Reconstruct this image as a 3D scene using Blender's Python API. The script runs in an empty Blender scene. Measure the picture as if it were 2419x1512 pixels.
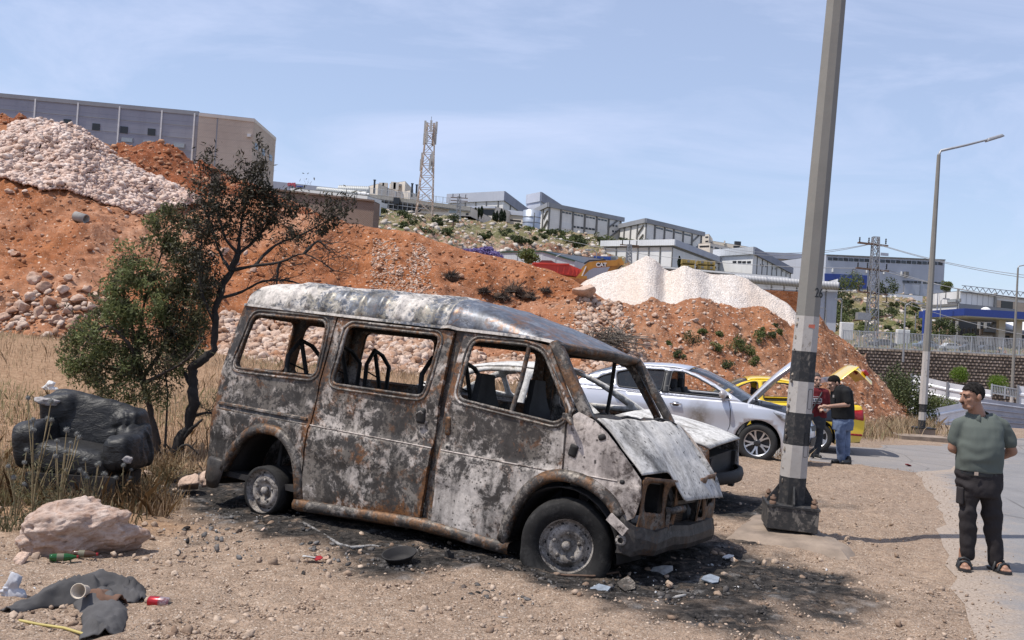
import bpy,bmesh,math,random
import numpy as np
from mathutils import Vector,Matrix,Quaternion
from mathutils.geometry import delaunay_2d_cdt
SC=bpy.context.scene
COL=SC.collection
rnd=random.Random(7)
RNG=np.random.default_rng(11)
R_=math.radians
CAM_H=1.72
ROLL,PITCH=R_(3.5),R_(1.12)
_F=Vector((0,math.cos(PITCH),math.sin(PITCH)))
_U0=Vector((0,-math.sin(PITCH),math.cos(PITCH)))
_R0=Vector((1,0,0))
_R=_R0*math.cos(ROLL)+_U0*math.sin(ROLL)
_U=-_R0*math.sin(ROLL)+_U0*math.cos(ROLL)
cam_d=bpy.data.cameras.new('camera')
cam_d.lens=35.0
cam_d.sensor_width=36.0
cam_d.clip_start=0.1
cam_d.clip_end=5000
cam=bpy.data.objects.new('camera',cam_d)
COL.objects.link(cam)
cam.matrix_world=Matrix(((_R.x,_U.x,-_F.x,0),(_R.y,_U.y,-_F.y,0),(_R.z,_U.z,-_F.z,CAM_H),(0,0,0,1)))
SC.camera=cam
SUN_EL=R_(63)
SUN_AZ=(-0.95,-0.31)
_l=math.hypot(*SUN_AZ)
SUNV=Vector((SUN_AZ[0]/_l*math.cos(SUN_EL),SUN_AZ[1]/_l*math.cos(SUN_EL),math.sin(SUN_EL)))
wd=bpy.data.worlds.new('World')
SC.world=wd
wd.use_nodes=True
nt=wd.node_tree
nt.nodes.clear()
w_out=nt.nodes.new('ShaderNodeOutputWorld')
w_bg=nt.nodes.new('ShaderNodeBackground')
w_sky=nt.nodes.new('ShaderNodeTexSky')
w_sky.sky_type='NISHITA'
w_sky.sun_disc=False
w_sky.sun_elevation=SUN_EL
w_sky.sun_rotation=math.atan2(SUNV.x,SUNV.y)
w_sky.altitude=600
w_sky.air_density=1.0
w_sky.dust_density=1.6
w_sky.ozone_density=3.0
w_tc=nt.nodes.new('ShaderNodeTexCoord')
w_map=nt.nodes.new('ShaderNodeMapping')
w_map.inputs['Rotation'].default_value=(0.2,0.5,0.4)
w_map.inputs['Scale'].default_value=(1.2,5.0,7.0)
w_n=nt.nodes.new('ShaderNodeTexNoise')
w_n.inputs['Scale'].default_value=1.6
w_n.inputs['Detail'].default_value=8
w_n.inputs['Roughness'].default_value=0.62
w_n.inputs['Distortion'].default_value=0.7
w_r=nt.nodes.new('ShaderNodeValToRGB')
w_r.color_ramp.elements[0].position=0.46
w_r.color_ramp.elements[0].color=(0.36,0.36,0.36,1)
w_r.color_ramp.elements[1].position=0.80
w_r.color_ramp.elements[1].color=(0.80,0.80,0.80,1)
w_mix=nt.nodes.new('ShaderNodeMix')
w_mix.data_type='RGBA'
w_mix.inputs['B'].default_value=(4.75,5.25,6.95,1)
L=nt.links.new
L(w_tc.outputs['Generated'],w_map.inputs['Vector'])
L(w_map.outputs['Vector'],w_n.inputs['Vector'])
L(w_n.outputs['Fac'],w_r.inputs['Fac'])
L(w_r.outputs['Color'],w_mix.inputs['Factor'])
L(w_sky.outputs['Color'],w_mix.inputs['A'])
L(w_mix.outputs['Result'],w_bg.inputs['Color'])
w_bg.inputs['Strength'].default_value=0.142
L(w_bg.outputs['Background'],w_out.inputs['Surface'])
sun_d=bpy.data.lights.new('sun','SUN')
sun_d.energy=4.5
sun_d.angle=R_(0.53)
sun_d.color=(1.0,0.95,0.87)
sun=bpy.data.objects.new('sun',sun_d)
COL.objects.link(sun)
sun.rotation_euler=SUNV.to_track_quat('Z','Y').to_euler()
SC.view_settings.view_transform='Standard'
SC.view_settings.look='None'
SC.view_settings.exposure=0.14
SC.view_settings.gamma=1.0
SC.view_settings.use_curve_mapping=False
SC.cycles.max_bounces=6
SC.cycles.transparent_max_bounces=12
FPX,PCX,PCY=2352.0,1209.5,756.0
CAMP=Vector((0,0,CAM_H))
def ray(px,py):
 return _F+_R*((px-PCX)/FPX)-_U*((py-PCY)/FPX)
def W(px,py,y):
 d=ray(px,py)
 return CAMP+d*(y/d.y)
def GZ(px,py,z=0.0):
 d=ray(px,py)
 return CAMP+d*((z-CAM_H)/d.z)
def _hash(ix,iy,iz,seed):
 h=(ix*374761393+iy*668265263+iz*2147483647+seed*974711)&0xffffffff
 h=((h^(h>>13))*1274126177)&0xffffffff
 h=h^(h>>16)
 return (h&0xffff)/65535.0
def vnoise(p,scale=1.0,seed=0):
 q=np.asarray(p,dtype=np.float64)*scale+1000.0
 i=np.floor(q).astype(np.int64)
 f=q-i
 f=f*f*(3-2*f)
 ix,iy,iz=i[:,0],i[:,1],i[:,2]
 fx,fy,fz=f[:,0],f[:,1],f[:,2]
 r=0
 for dx in (0,1):
  for dy in (0,1):
   for dz in (0,1):
    w=(fx if dx else 1-fx)*(fy if dy else 1-fy)*(fz if dz else 1-fz)
    r=r+w*_hash(ix+dx,iy+dy,iz+dz,seed)
 return r*2-1
def fbm(p,scale=1.0,octv=4,gain=0.5,seed=0):
 a,s,r=1.0,scale,0
 for o in range(octv):
  r=r+a*vnoise(p,s,seed+o*17)
  a*=gain
  s*=2.07
 return r
def sstep(a,b,x):
 t=np.clip((np.asarray(x,dtype=float)-a)/(b-a),0,1)
 return t*t*(3-2*t)
def mesh(name,v,f,mat=None,smooth=False,mi=None):
 me=bpy.data.meshes.new(name)
 v=np.asarray(v,dtype=np.float32).reshape(-1,3)
 if isinstance(f,np.ndarray) and f.ndim==2:
  nf,k=f.shape
  me.vertices.add(len(v))
  me.vertices.foreach_set('co',v.ravel())
  me.loops.add(nf*k)
  me.loops.foreach_set('vertex_index',f.astype(np.int32).ravel())
  me.polygons.add(nf)
  me.polygons.foreach_set('loop_start',np.arange(0,nf*k,k,dtype=np.int32))
  me.update(calc_edges=True)
 else :
  me.from_pydata([tuple(map(float,a)) for a in v],[],[tuple(int(i) for i in a) for a in f])
 mats=mat if isinstance(mat,(list,tuple)) else [mat]
 for m in mats:
  if m is not None:
   me.materials.append(m)
 if mi is not None:
  me.polygons.foreach_set('material_index',np.asarray(mi,dtype=np.int32))
 if smooth:
  me.polygons.foreach_set('use_smooth',np.ones(len(me.polygons),dtype=bool))
 me.validate(verbose=False)
 me.update()
 return me
def link(name,me,parent=None,loc=None,rot=None,scale=None):
 o=bpy.data.objects.new(name,me)
 COL.objects.link(o)
 if parent is not None:
  o.parent=parent
 if loc is not None:
  o.location=loc
 if rot is not None:
  o.rotation_euler=rot
 if scale is not None:
  o.scale=scale if hasattr(scale,'__len__') else (scale,)*3
 return o
def tag(o,label=None,cat=None,group=None,kind=None):
 if label:o['label']=label
 if cat:o['category']=cat
 if group:o['group']=group
 if kind:o['kind']=kind
 return o
def empty(name,loc=(0,0,0),rz=0.0,label=None,cat=None,group=None):
 o=bpy.data.objects.new(name,None)
 COL.objects.link(o)
 o.location=loc
 o.rotation_euler=(0,0,rz)
 o.empty_display_size=0.2
 return tag(o,label,cat,group)
class MB:
 """collects primitives into one mesh"""
 def __init__(s):
  s.v=[];s.f=[];s.m=[];s.cur=0;s.sm=[]
 def add(s,v,f,smooth=False):
  n=len(s.v)
  s.v.extend([tuple(a) for a in v])
  for a in f:
   s.f.append(tuple(i+n for i in a));s.m.append(s.cur);s.sm.append(smooth)
  return s
 def box(s,c,d,rot=None,taper=None):
  x,y,z=d[0]/2,d[1]/2,d[2]/2
  t=taper or 1.0
  P=[(-x,-y,-z),(x,-y,-z),(x,y,-z),(-x,y,-z),(-x*t,-y*t,z),(x*t,-y*t,z),(x*t,y*t,z),(-x*t,y*t,z)]
  if rot is not None:
   M=rot if isinstance(rot,Matrix) else Matrix.Rotation(rot,3,'Z')
   P=[M@Vector(p) for p in P]
  P=[(p[0]+c[0],p[1]+c[1],p[2]+c[2]) for p in P]
  return s.add(P,[(0,3,2,1),(4,5,6,7),(0,1,5,4),(1,2,6,5),(2,3,7,6),(3,0,4,7)])
 def bar(s,a,b,w,h=None,up=(0,0,1)):
  a=Vector(a);b=Vector(b);h=h or w
  d=(b-a);L_=d.length
  if L_<1e-6:return s
  d/=L_
  u=Vector(up)
  if abs(d.dot(u))>0.98:u=Vector((1,0,0))
  r=d.cross(u).normalized();u=r.cross(d)
  P=[]
  for q in (a,b):
   for i,j in ((-1,-1),(1,-1),(1,1),(-1,1)):
    P.append(q+r*(i*w/2)+u*(j*h/2))
  return s.add(P,[(0,1,2,3),(7,6,5,4),(0,4,5,1),(1,5,6,2),(2,6,7,3),(3,7,4,0)])
 def tube(s,pts,r,n=8,cap=True,smooth=True):
  pts=[Vector(p) for p in pts]
  rs=r if hasattr(r,'__len__') else [r]*len(pts)
  V=[];Fc=[]
  pu=None
  for i,p in enumerate(pts):
   d=(pts[min(i+1,len(pts)-1)]-pts[max(i-1,0)])
   d=d.normalized() if d.length>1e-9 else Vector((0,0,1))
   if pu is None:
    u=Vector((0,0,1)) if abs(d.z)<0.9 else Vector((1,0,0))
   else :
    u=pu
   r1=d.cross(u)
   if r1.length<1e-5:r1=d.cross(Vector((0.3,1,0.2)))
   r1.normalize();u=r1.cross(d);pu=u
   for k in range(n):
    a=2*math.pi*k/n
    V.append(p+(r1*math.cos(a)+u*math.sin(a))*rs[i])
  for i in range(len(pts)-1):
   for k in range(n):
    Fc.append((i*n+k,i*n+(k+1)%n,(i+1)*n+(k+1)%n,(i+1)*n+k))
  s.add(V,Fc,smooth)
  if cap:
   s.add(V[:n],[tuple(range(n))[::-1]])
   s.add(V[-n:],[tuple(range(n))])
  return s
 def lathe(s,prof,n=24,c=(0,0,0),axis='Z',smooth=True,a0=0,rot=None):
  V=[];Fc=[]
  for (r,h) in prof:
   for k in range(n):
    a=a0+2*math.pi*k/n
    x,y=r*math.cos(a),r*math.sin(a)
    p=Vector((x,y,h)) if axis=='Z' else (Vector((x,h,y)) if axis=='Y' else Vector((h,x,y)))
    if rot is not None:p=rot@p
    V.append((p[0]+c[0],p[1]+c[1],p[2]+c[2]))
  m=len(prof)
  for i in range(m-1):
   for k in range(n):
    q=(i*n+k,i*n+(k+1)%n,(i+1)*n+(k+1)%n,(i+1)*n+k)
    Fc.append(q if axis!='Y' else q[::-1])
  return s.add(V,Fc,smooth)
 def quad(s,a,b,c,d):
  return s.add([a,b,c,d],[(0,1,2,3)])
 def grid(s,P,smooth=True,flip=False):
  nu=len(P);nv=len(P[0])
  V=[p for row in P for p in row]
  Fc=[]
  for i in range(nu-1):
   for j in range(nv-1):
    q=(i*nv+j,i*nv+j+1,(i+1)*nv+j+1,(i+1)*nv+j)
    Fc.append(q[::-1] if flip else q)
  return s.add(V,Fc,smooth)
 def prism(s,poly,z0,z1,smooth=False):
  n=len(poly)
  V=[(p[0],p[1],z0) for p in poly]+[(p[0],p[1],z1) for p in poly]
  Fc=[(i,(i+1)%n,n+(i+1)%n,n+i) for i in range(n)]
  s.add(V,Fc,smooth)
  s.add(V[:n],[tuple(range(n))[::-1]]);s.add(V[n:],[tuple(range(n))])
  return s
 def xf(s,M,start=0):
  for i in range(start,len(s.v)):
   s.v[i]=tuple(M@Vector(s.v[i]))
  return s
 def me(s,name,mat):
  me=mesh(name,s.v,s.f,mat)
  n=len(me.polygons)
  if n==len(s.f):
   me.polygons.foreach_set('use_smooth',np.array(s.sm,dtype=bool))
   if isinstance(mat,(list,tuple)) and len(mat)>1:
    me.polygons.foreach_set('material_index',np.array(s.m,dtype=np.int32))
  return me
 def build(s,name,mat,parent=None,loc=None,rot=None,scale=None):
  return link(name,s.me(name,mat),parent,loc,rot,scale)
def solid_mod(o,t,offset=-1):
 m=o.modifiers.new('thick','SOLIDIFY');m.thickness=t;m.offset=offset
 return o
def bevel_mod(o,w,seg=2):
 m=o.modifiers.new('bev','BEVEL');m.width=w;m.segments=seg;m.limit_method='ANGLE';m.angle_limit=R_(40)
 return o
def sub_mod(o,lv=1):
 m=o.modifiers.new('sub','SUBSURF');m.levels=lv;m.render_levels=lv
 return o
class NT:
 def __init__(s,name,coord='Object'):
  s.mat=bpy.data.materials.new(name)
  s.mat.use_nodes=True
  s.t=s.mat.node_tree
  s.b=s.t.nodes['Principled BSDF']
  s.tc=s.t.nodes.new('ShaderNodeTexCoord')
  s.vec=s.tc.outputs[coord]
  s.geo=None
 def world(s):
  if s.geo is None:s.geo=s.t.nodes.new('ShaderNodeNewGeometry')
  return s.geo.outputs['Position']
 def lk(s,a,b):s.t.links.new(a,b)
 def mapping(s,vec=None,scale=(1,1,1),rot=(0,0,0),loc=(0,0,0)):
  m=s.t.nodes.new('ShaderNodeMapping')
  m.inputs['Scale'].default_value=scale;m.inputs['Rotation'].default_value=rot;m.inputs['Location'].default_value=loc
  s.lk(vec or s.vec,m.inputs['Vector'])
  return m.outputs['Vector']
 def noise(s,scale,detail=4,rough=0.55,vec=None,dist=0.0,out='Fac'):
  n=s.t.nodes.new('ShaderNodeTexNoise')
  n.inputs['Scale'].default_value=scale;n.inputs['Detail'].default_value=detail
  n.inputs['Roughness'].default_value=rough;n.inputs['Distortion'].default_value=dist
  s.lk(vec or s.vec,n.inputs['Vector'])
  return n.outputs[out]
 def voro(s,scale,vec=None,feat='F1',out='Distance',rand=1.0):
  n=s.t.nodes.new('ShaderNodeTexVoronoi')
  n.feature=feat
  n.inputs['Scale'].default_value=scale
  n.inputs['Randomness'].default_value=rand
  s.lk(vec or s.vec,n.inputs['Vector'])
  return n.outputs[out]
 def ramp(s,fac,stops,interp='LINEAR'):
  n=s.t.nodes.new('ShaderNodeValToRGB')
  cr=n.color_ramp;cr.interpolation=interp
  while len(cr.elements)<len(stops):cr.elements.new(0.5)
  for e,(p,c) in zip(cr.elements,stops):
   e.position=p
   e.color=(c,c,c,1) if not hasattr(c,'__len__') else (*c[:3],1)
  s.lk(fac,n.inputs['Fac'])
  return n.outputs['Color']
 def mix(s,fac,a,b,blend='MIX'):
  n=s.t.nodes.new('ShaderNodeMix')
  n.data_type='RGBA';n.blend_type=blend
  for k,v in (('Factor',fac),('A',a),('B',b)):
   i=n.inputs[k] if k=='Factor' else [q for q in n.inputs if q.name==k and q.type=='RGBA'][0]
   if hasattr(v,'links') or hasattr(v,'is_linked'):s.lk(v,i)
   elif k=='Factor':i.default_value=v
   else :i.default_value=(*v[:3],1)
  return [o for o in n.outputs if o.type=='RGBA'][0]
 def math(s,op,a,b=None,c=None,clamp=False):
  n=s.t.nodes.new('ShaderNodeMath');n.operation=op;n.use_clamp=clamp
  for i,v in enumerate((a,b,c)):
   if v is None:continue
   if hasattr(v,'is_linked'):s.lk(v,n.inputs[i])
   else :n.inputs[i].default_value=v
  return n.outputs[0]
 def sep(s,vec=None):
  n=s.t.nodes.new('ShaderNodeSeparateXYZ');s.lk(vec or s.vec,n.inputs[0])
  return n.outputs
 def objrand(s):
  n=s.t.nodes.new('ShaderNodeObjectInfo');return n.outputs['Random']
 def attr(s,name,out='Fac'):
  n=s.t.nodes.new('ShaderNodeAttribute');n.attribute_name=name;return n.outputs[out]
 def col(s,c):
  i=s.b.inputs['Base Color']
  if hasattr(c,'is_linked'):s.lk(c,i)
  else :i.default_value=(*c[:3],1)
  return s
 def rough(s,r):
  i=s.b.inputs['Roughness']
  if hasattr(r,'is_linked'):s.lk(r,i)
  else :i.default_value=r
  return s
 def metal(s,r):
  i=s.b.inputs['Metallic']
  if hasattr(r,'is_linked'):s.lk(r,i)
  else :i.default_value=r
  return s
 def spec(s,r):
  s.b.inputs['Specular IOR Level'].default_value=r;return s
 def bump(s,h,dist=0.01,strength=1.0):
  n=s.t.nodes.new('ShaderNodeBump')
  n.inputs['Distance'].default_value=dist;n.inputs['Strength'].default_value=strength
  s.lk(h,n.inputs['Height'])
  if s.b.inputs['Normal'].is_linked:
   s.lk(s.b.inputs['Normal'].links[0].from_socket,n.inputs['Normal'])
  s.lk(n.outputs['Normal'],s.b.inputs['Normal'])
  return s
_flat={}
def flat(name,c,rough=0.6,metal=0.0,var=0.12,scale=6.0,bump=0.0,coord='Object',spec=0.5):
 """plain paint or material with slight uneven tone"""
 if name in _flat:return _flat[name]
 m=NT(name,coord)
 n=m.noise(scale,5,0.6)
 m.col(m.mix(m.ramp(n,[(0.3,0),(0.7,1)]),tuple(x*(1-var) for x in c),tuple(min(1,x*(1+var)) for x in c)))
 m.rough(rough).metal(metal).spec(spec)
 if bump:m.bump(m.noise(scale*6,4,0.6),bump,0.6)
 _flat[name]=m.mat
 return m.mat
 # ================================================================== TERRAIN
def zg_np(x,y):
 x=np.asarray(x,dtype=float);y=np.asarray(y,dtype=float)
 rise=np.interp(x,[-30,-12,-5,0,4,7],[1.3,1.15,0.8,0.62,0.15,0.0])*sstep(10.5,24,y)
 drop=-0.24*sstep(15.2,19.5,y)*sstep(1.5,5.0,x)-1.0*sstep(30,55,y)*sstep(3,9,x)
 return rise+drop
def zg(x,y):
 return float(zg_np([x],[y])[0])
def GP(px,py,dz=0.0):
 """point of the ground seen at a pixel (a few fixed-point steps)"""
 z=0.0
 for _ in range(12):
  p=GZ(px,py,z+dz)
  z=0.5*z+0.5*zg(p.x,p.y)
 return Vector((p.x,p.y,zg(p.x,p.y)))
def XD(px,d,z):
 """x of the point at depth d and height z that stands above pixel column px"""
 k=(px-PCX)/FPX
 vf=d*_F.y+(z-CAM_H)*_F.z
 u0=d*_U0.y+(z-CAM_H)*_U0.z
 return (k*vf-u0*math.sin(ROLL))/math.cos(ROLL)
ROAD=[(2.7,4.0),(2.98,6.3),(3.75,8.2),(4.65,10.5),(5.75,13.3),(6.35,15.6),(6.2,17.0),(5.4,17.9),(4.2,18.6),(3.2,19.6),(3.6,21.5),(6.0,22.6),(8.3,23.2),(11.2,25.2),(14.5,28.5),(20,35.5),(30,48),(60,62),(80,40),(60,10),(30,4)]
def in_poly(poly,x,y):
 x=np.asarray(x);y=np.asarray(y)
 r=np.zeros(x.shape,bool)
 n=len(poly)
 for i in range(n):
  x1,y1=poly[i];x2,y2=poly[(i+1)%n]
  if y1==y2:continue
  c=((y1>y)!=(y2>y))&(x<(x2-x1)*(y-y1)/(y2-y1)+x1)
  r^=c
 return r
def seg_dist(x,y,a,b):
 a=np.array(a,float);b=np.array(b,float);d=b-a
 t=np.clip(((x-a[0])*d[0]+(y-a[1])*d[1])/(d@d),0,1)
 return np.hypot(x-a[0]-t*d[0],y-a[1]-t*d[1])
def axis_vals(lo,d0,d1,hi,step):
 a=list(np.arange(d0,d1,step))
 left=[];v=d0;s=step
 while v>lo:
  s*=1.28;v-=s;left.append(max(v,lo))
 right=[];v=a[-1];s=step
 while v<hi:
  s*=1.28;v+=s;right.append(min(v,hi))
 return np.array(left[::-1]+a+right)
gx=axis_vals(-900,-7.5,8.0,900,0.055)
gy=axis_vals(-40,5.0,17.0,1500,0.055)
GXm,GYm=np.meshgrid(gx,gy)
X,Y=GXm.ravel(),GYm.ravel()
P3=np.stack([X,Y,0*X],1)
nearw=1-sstep(22,40,np.hypot(X,Y-8))
roadm=in_poly(ROAD,X,Y)
n1=fbm(P3,0.8,3,0.5,1)*0.045
n2=fbm(P3,6.0,3,0.6,5)*0.016
n3=np.abs(fbm(P3,22.0,2,0.6,9))*0.012
rdist=np.min([seg_dist(X,Y,ROAD[i],ROAD[i+1]) for i in range(16)],0)
Z=zg_np(X,Y)+np.where(roadm,-0.003-0.04*sstep(0.25,0.9,rdist),0.0)+(n1+n2+n3)*nearw*np.where(roadm,0.0,sstep(0.0,0.35,rdist))-np.where(roadm,0,0.003*(1-sstep(0.0,0.3,rdist)))
burn=np.minimum.reduce([seg_dist(X,Y,(-1.9,9.75),(1.5,7.7))-1.42,seg_dist(X,Y,(-3.2,10.6),(-2.0,10.0))-1.0,seg_dist(X,Y,(1.4,11.9),(2.7,11.2))-0.9,seg_dist(X,Y,(0.9,7.25),(1.75,7.9))-0.72])
burn=burn+fbm(P3,1.3,4,0.6,21)*0.42
burn=1-sstep(-0.3,0.3,burn)
field=sstep(-2.6,-3.6,X+0.35*(Y-8.5)*(Y<10.5)+fbm(P3,0.7,3,0.5,31)*0.5)*sstep(7.2,8.4,Y)
field=np.maximum(field,sstep(11.2,13.0,Y+fbm(P3,0.5,3,0.5,33)*0.6)*sstep(1.8,0.0,X))
nxx,nyy=len(gx),len(gy)
idx=np.arange(nxx*nyy).reshape(nyy,nxx)
faces=np.stack([idx[:-1,:-1].ravel(),idx[:-1,1:].ravel(),idx[1:,1:].ravel(),idx[1:,:-1].ravel()],1)
m=NT('gravel_ground')
wp=m.world()
n_a=m.noise(0.9,6,0.62,wp);n_b=m.noise(14,6,0.7,wp);n_c=m.noise(70,3,0.6,wp)
vc=m.voro(38,wp,out='Color');vd=m.voro(38,wp)
base=m.mix(m.ramp(n_a,[(0.3,0),(0.72,1)]),(0.275,0.188,0.130),(0.415,0.300,0.215))
base=m.mix(m.ramp(m.noise(0.35,5,0.6,m.mapping(wp,(1,1.6,1),(0,0,.5))),[(0.42,0),(0.66,0.55)]),base,(0.20,0.138,0.10))
base=m.mix(m.ramp(n_b,[(0.36,0.75),(0.62,0)]),base,(0.105,0.068,0.046))
peb=m.mix(m.ramp(m.sep(vc)[0],[(0.0,0),(1,1)]),(0.13,0.095,0.07),(0.50,0.415,0.335))
base=m.mix(m.math('MULTIPLY',m.ramp(vd,[(0.2,0.8),(0.5,0.0)]),m.ramp(m.noise(2.2,5,.65,wp),[(.4,.15),(.62,.9)])),base,peb)
v3=m.voro(95,wp);v3c=m.voro(95,wp,out='Color');v4=m.voro(52,m.mapping(wp,loc=(3,7,1)));v4c=m.voro(52,m.mapping(wp,loc=(3,7,1)),out='Color')
base=m.mix(m.ramp(v3,[(.25,.62),(.6,.1)]),base,m.mix(m.sep(v3c)[0],(.12,.08,.056),(.50,.40,.315)))
base=m.mix(m.math('MULTIPLY',m.ramp(v4,[(.22,.9),(.42,0)]),m.ramp(m.sep(v4c)[1],[(.55,0),(.6,1)])),base,m.mix(m.sep(v4c)[0],(.10,.07,.052),(.58,.49,.41)))
fieldc=m.mix(m.ramp(n_b,[(0.35,0),(0.65,1)]),(0.20,0.115,0.065),(0.37,0.245,0.155))
base=m.mix(m.attr('field'),base,fieldc)
ash=m.mix(m.ramp(n_b,[(0.38,0),(0.66,1)]),(0.007,0.0065,0.0065),(0.060,0.053,0.048))
ash=m.mix(m.ramp(m.noise(3.1,5,0.65,wp),[(0.56,0),(0.72,0.75)]),ash,(0.24,0.23,0.225))
bf=m.math('MULTIPLY',m.attr('burn'),m.ramp(m.noise(5.5,5,0.7,wp),[(0.30,0.45),(0.46,1.0)]),clamp=True)
base=m.mix(bf,base,ash)
m.col(base).rough(0.95).spec(0.15)
m.bump(n_c,0.006,0.6).bump(vd,0.010,0.5).bump(v3,0.008,0.7).bump(v4,0.012,0.5)
MAT_GROUND=m.mat
gme=mesh('ground',np.stack([X,Y,Z],1),faces,MAT_GROUND,smooth=True)
for nm,arr in (('burn',burn),('field',field)):
 at=gme.attributes.new(nm,'FLOAT','POINT');at.data.foreach_set('value',arr.astype(np.float32))
ground=tag(link('ground',gme),kind='structure')
def sheet(poly,step,dz,mat,name,amp=0.0,jitter=0.0,edge=None):
 pl=[]
 n=len(poly)
 for i in range(n):
  a=Vector(poly[i]);b=Vector(poly[(i+1)%n])
  k=max(1,int((b-a).length/(step*1.2)))
  for j in range(k):
   q=a.lerp(b,j/k)
   if jitter:q=q+Vector((rnd.uniform(-jitter,jitter),rnd.uniform(-jitter,jitter)))
   pl.append(q)
 xs=[p.x for p in pl];ys=[p.y for p in pl]
 xx,yy=np.meshgrid(np.arange(min(xs),max(xs),step),np.arange(min(ys),max(ys),step))
 xx=xx.ravel();yy=yy.ravel()
 k=in_poly([(p.x,p.y) for p in pl],xx,yy)
 pts=pl+[Vector((a,b)) for a,b in zip(xx[k],yy[k])]
 ed=[(i,(i+1)%len(pl)) for i in range(len(pl))]
 r=delaunay_2d_cdt(pts,ed,[],1,1e-5)
 v=np.array([[p.x,p.y,0] for p in r[0]])
 v[:,2]=zg_np(v[:,0],v[:,1])+dz+amp*fbm(v,1.5,3,0.5,77)
 me_=mesh(name,v,[tuple(f) for f in r[2]],mat,smooth=True)
 if edge is not None and len(me_.vertices)==len(v):
  dm=np.min([seg_dist(v[:,0],v[:,1],edge[i],edge[i+1]) for i in range(len(edge)-1)],0)
  at=me_.attributes.new('dust','FLOAT','POINT');at.data.foreach_set('value',np.exp(-dm/0.55).astype(np.float32))
 return me_
m=NT('asphalt')
wp=m.world()
na=m.noise(0.35,5,0.6,wp);nb=m.noise(120,3,0.7,wp);nc=m.noise(3.0,6,0.7,wp)
c=m.mix(m.ramp(na,[(0.35,0),(0.65,1)]),(0.215,0.200,0.195),(0.275,0.252,0.238))
c=m.mix(m.ramp(nc,[(0.45,0),(0.75,0.45)]),c,(0.33,0.275,0.225))
c=m.mix(m.ramp(nb,[(0.35,0.55),(0.6,0)]),c,(0.10,0.095,0.095))
crk=m.voro(0.9,m.mapping(wp,(1,0.5,1)),feat='DISTANCE_TO_EDGE')
c=m.mix(m.ramp(crk,[(0.0,0.5),(0.02,0)]),c,(0.07,0.065,0.06))
m.col(c).rough(0.9).spec(0.2).bump(nb,0.004,0.6)
MAT_ASPH=m.mat
road=tag(link('road',sheet([(6.0,14.4)]+ROAD[5:16]+[(30,48),(60,62),(80,40),(60,16),(12,14.6)],0.6,-0.008,MAT_ASPH,'road',jitter=0.10)),kind='structure')
m=NT('asphalt_overlay')
wp=m.world()
nb=m.noise(110,3,0.7,wp);na=m.noise(0.7,5,0.6,wp)
c=m.mix(m.ramp(na,[(0.3,0),(0.7,1)]),(0.20,0.193,0.195),(0.26,0.248,0.245))
c=m.mix(m.ramp(nb,[(0.35,0.5),(0.6,0)]),c,(0.08,0.08,0.082))
c=m.mix(m.ramp(m.noise(2.2,5,0.7,wp),[(0.55,0),(0.75,0.5)]),c,(0.30,0.26,0.22))
crk=m.voro(0.55,m.mapping(wp,(1,0.35,1),(0,0,.5)),feat='DISTANCE_TO_EDGE')
c=m.mix(m.math('MULTIPLY',m.ramp(crk,[(0.0,0.7),(0.012,0)]),m.ramp(m.noise(.6,3,.5,wp),[(.45,0),(.6,1)])),c,(0.05,0.048,0.046))
c=m.mix(m.ramp(m.noise(.8,4,.6,m.mapping(wp,(1,.12,1),(0,0,-.5))),[(.55,0),(.7,.5)]),c,(0.10,0.098,0.1))
du=m.math('ADD',m.attr('dust'),m.math('MULTIPLY',m.math('SUBTRACT',m.noise(3.2,6,.7,wp),.5),1.3))
c=m.mix(m.ramp(du,[(.28,0),(.75,.95)]),c,m.mix(m.ramp(m.noise(40,4,.7,wp),[(.35,0),(.65,1)]),(.22,.17,.13),(.40,.325,.265)))
m.col(c).rough(0.88).spec(0.25).bump(nb,0.004,0.6)
OV=[(2.72,4.0),(2.98,6.3),(3.75,8.2),(4.65,10.5),(5.75,13.3),(6.6,16.0),(7.2,17.1),(10.6,22.2),(16.0,28.3),(22.5,36),(31,47),(50,45),(40,8),(20,5)]
tag(link('road',sheet(OV,0.35,0.001,m.mat,'road',jitter=0.06,edge=OV[:8])),kind='structure')
ml=NT('worn_yellow_paint')
ml.col(ml.mix(ml.ramp(ml.noise(18,5,0.75,ml.world()),[(0.42,0),(0.56,1)]),(0.21,0.20,0.195),(0.42,0.34,0.17))).rough(0.85)
YL=[(7.15,11.0),(8.8,14.5),(10.9,18.6),(13.4,22.6),(16.6,26.8),(21,32)]
for i in range(len(YL)-1):
 a,b=YL[i],YL[i+1]
 b2=(a[0]+(b[0]-a[0])*0.97,a[1]+(b[1]-a[1])*0.97)
 dx,dy=b[1]-a[1],-(b[0]-a[0]);l=math.hypot(dx,dy);dx,dy=dx/l*0.09,dy/l*0.09
 tag(link('road_marking',sheet([(a[0]+dx,a[1]+dy),(b2[0]+dx,b2[1]+dy),(b2[0]-dx,b2[1]-dy),(a[0]-dx,a[1]-dy)],0.5,0.008,ml.mat,'road_marking')),kind='structure')
def crom(xs,ys,x):
 xs=np.asarray(xs,float);ys=np.asarray(ys,float)
 m_=np.gradient(ys,xs)
 i=np.clip(np.searchsorted(xs,x)-1,0,len(xs)-2)
 h=xs[i+1]-xs[i];t=(x-xs[i])/h
 d=(ys[i+1]-ys[i])/h
 m0=np.where(np.abs(m_[i])>3*np.abs(d),3*d,m_[i]);m1=np.where(np.abs(m_[i+1])>3*np.abs(d),3*d,m_[i+1])
 t2,t3=t*t,t*t*t
 return (2*t3-3*t2+1)*ys[i]+(t3-2*t2+t)*h*m0+(-2*t3+3*t2)*ys[i+1]+(t3-t2)*h*m1
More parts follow.
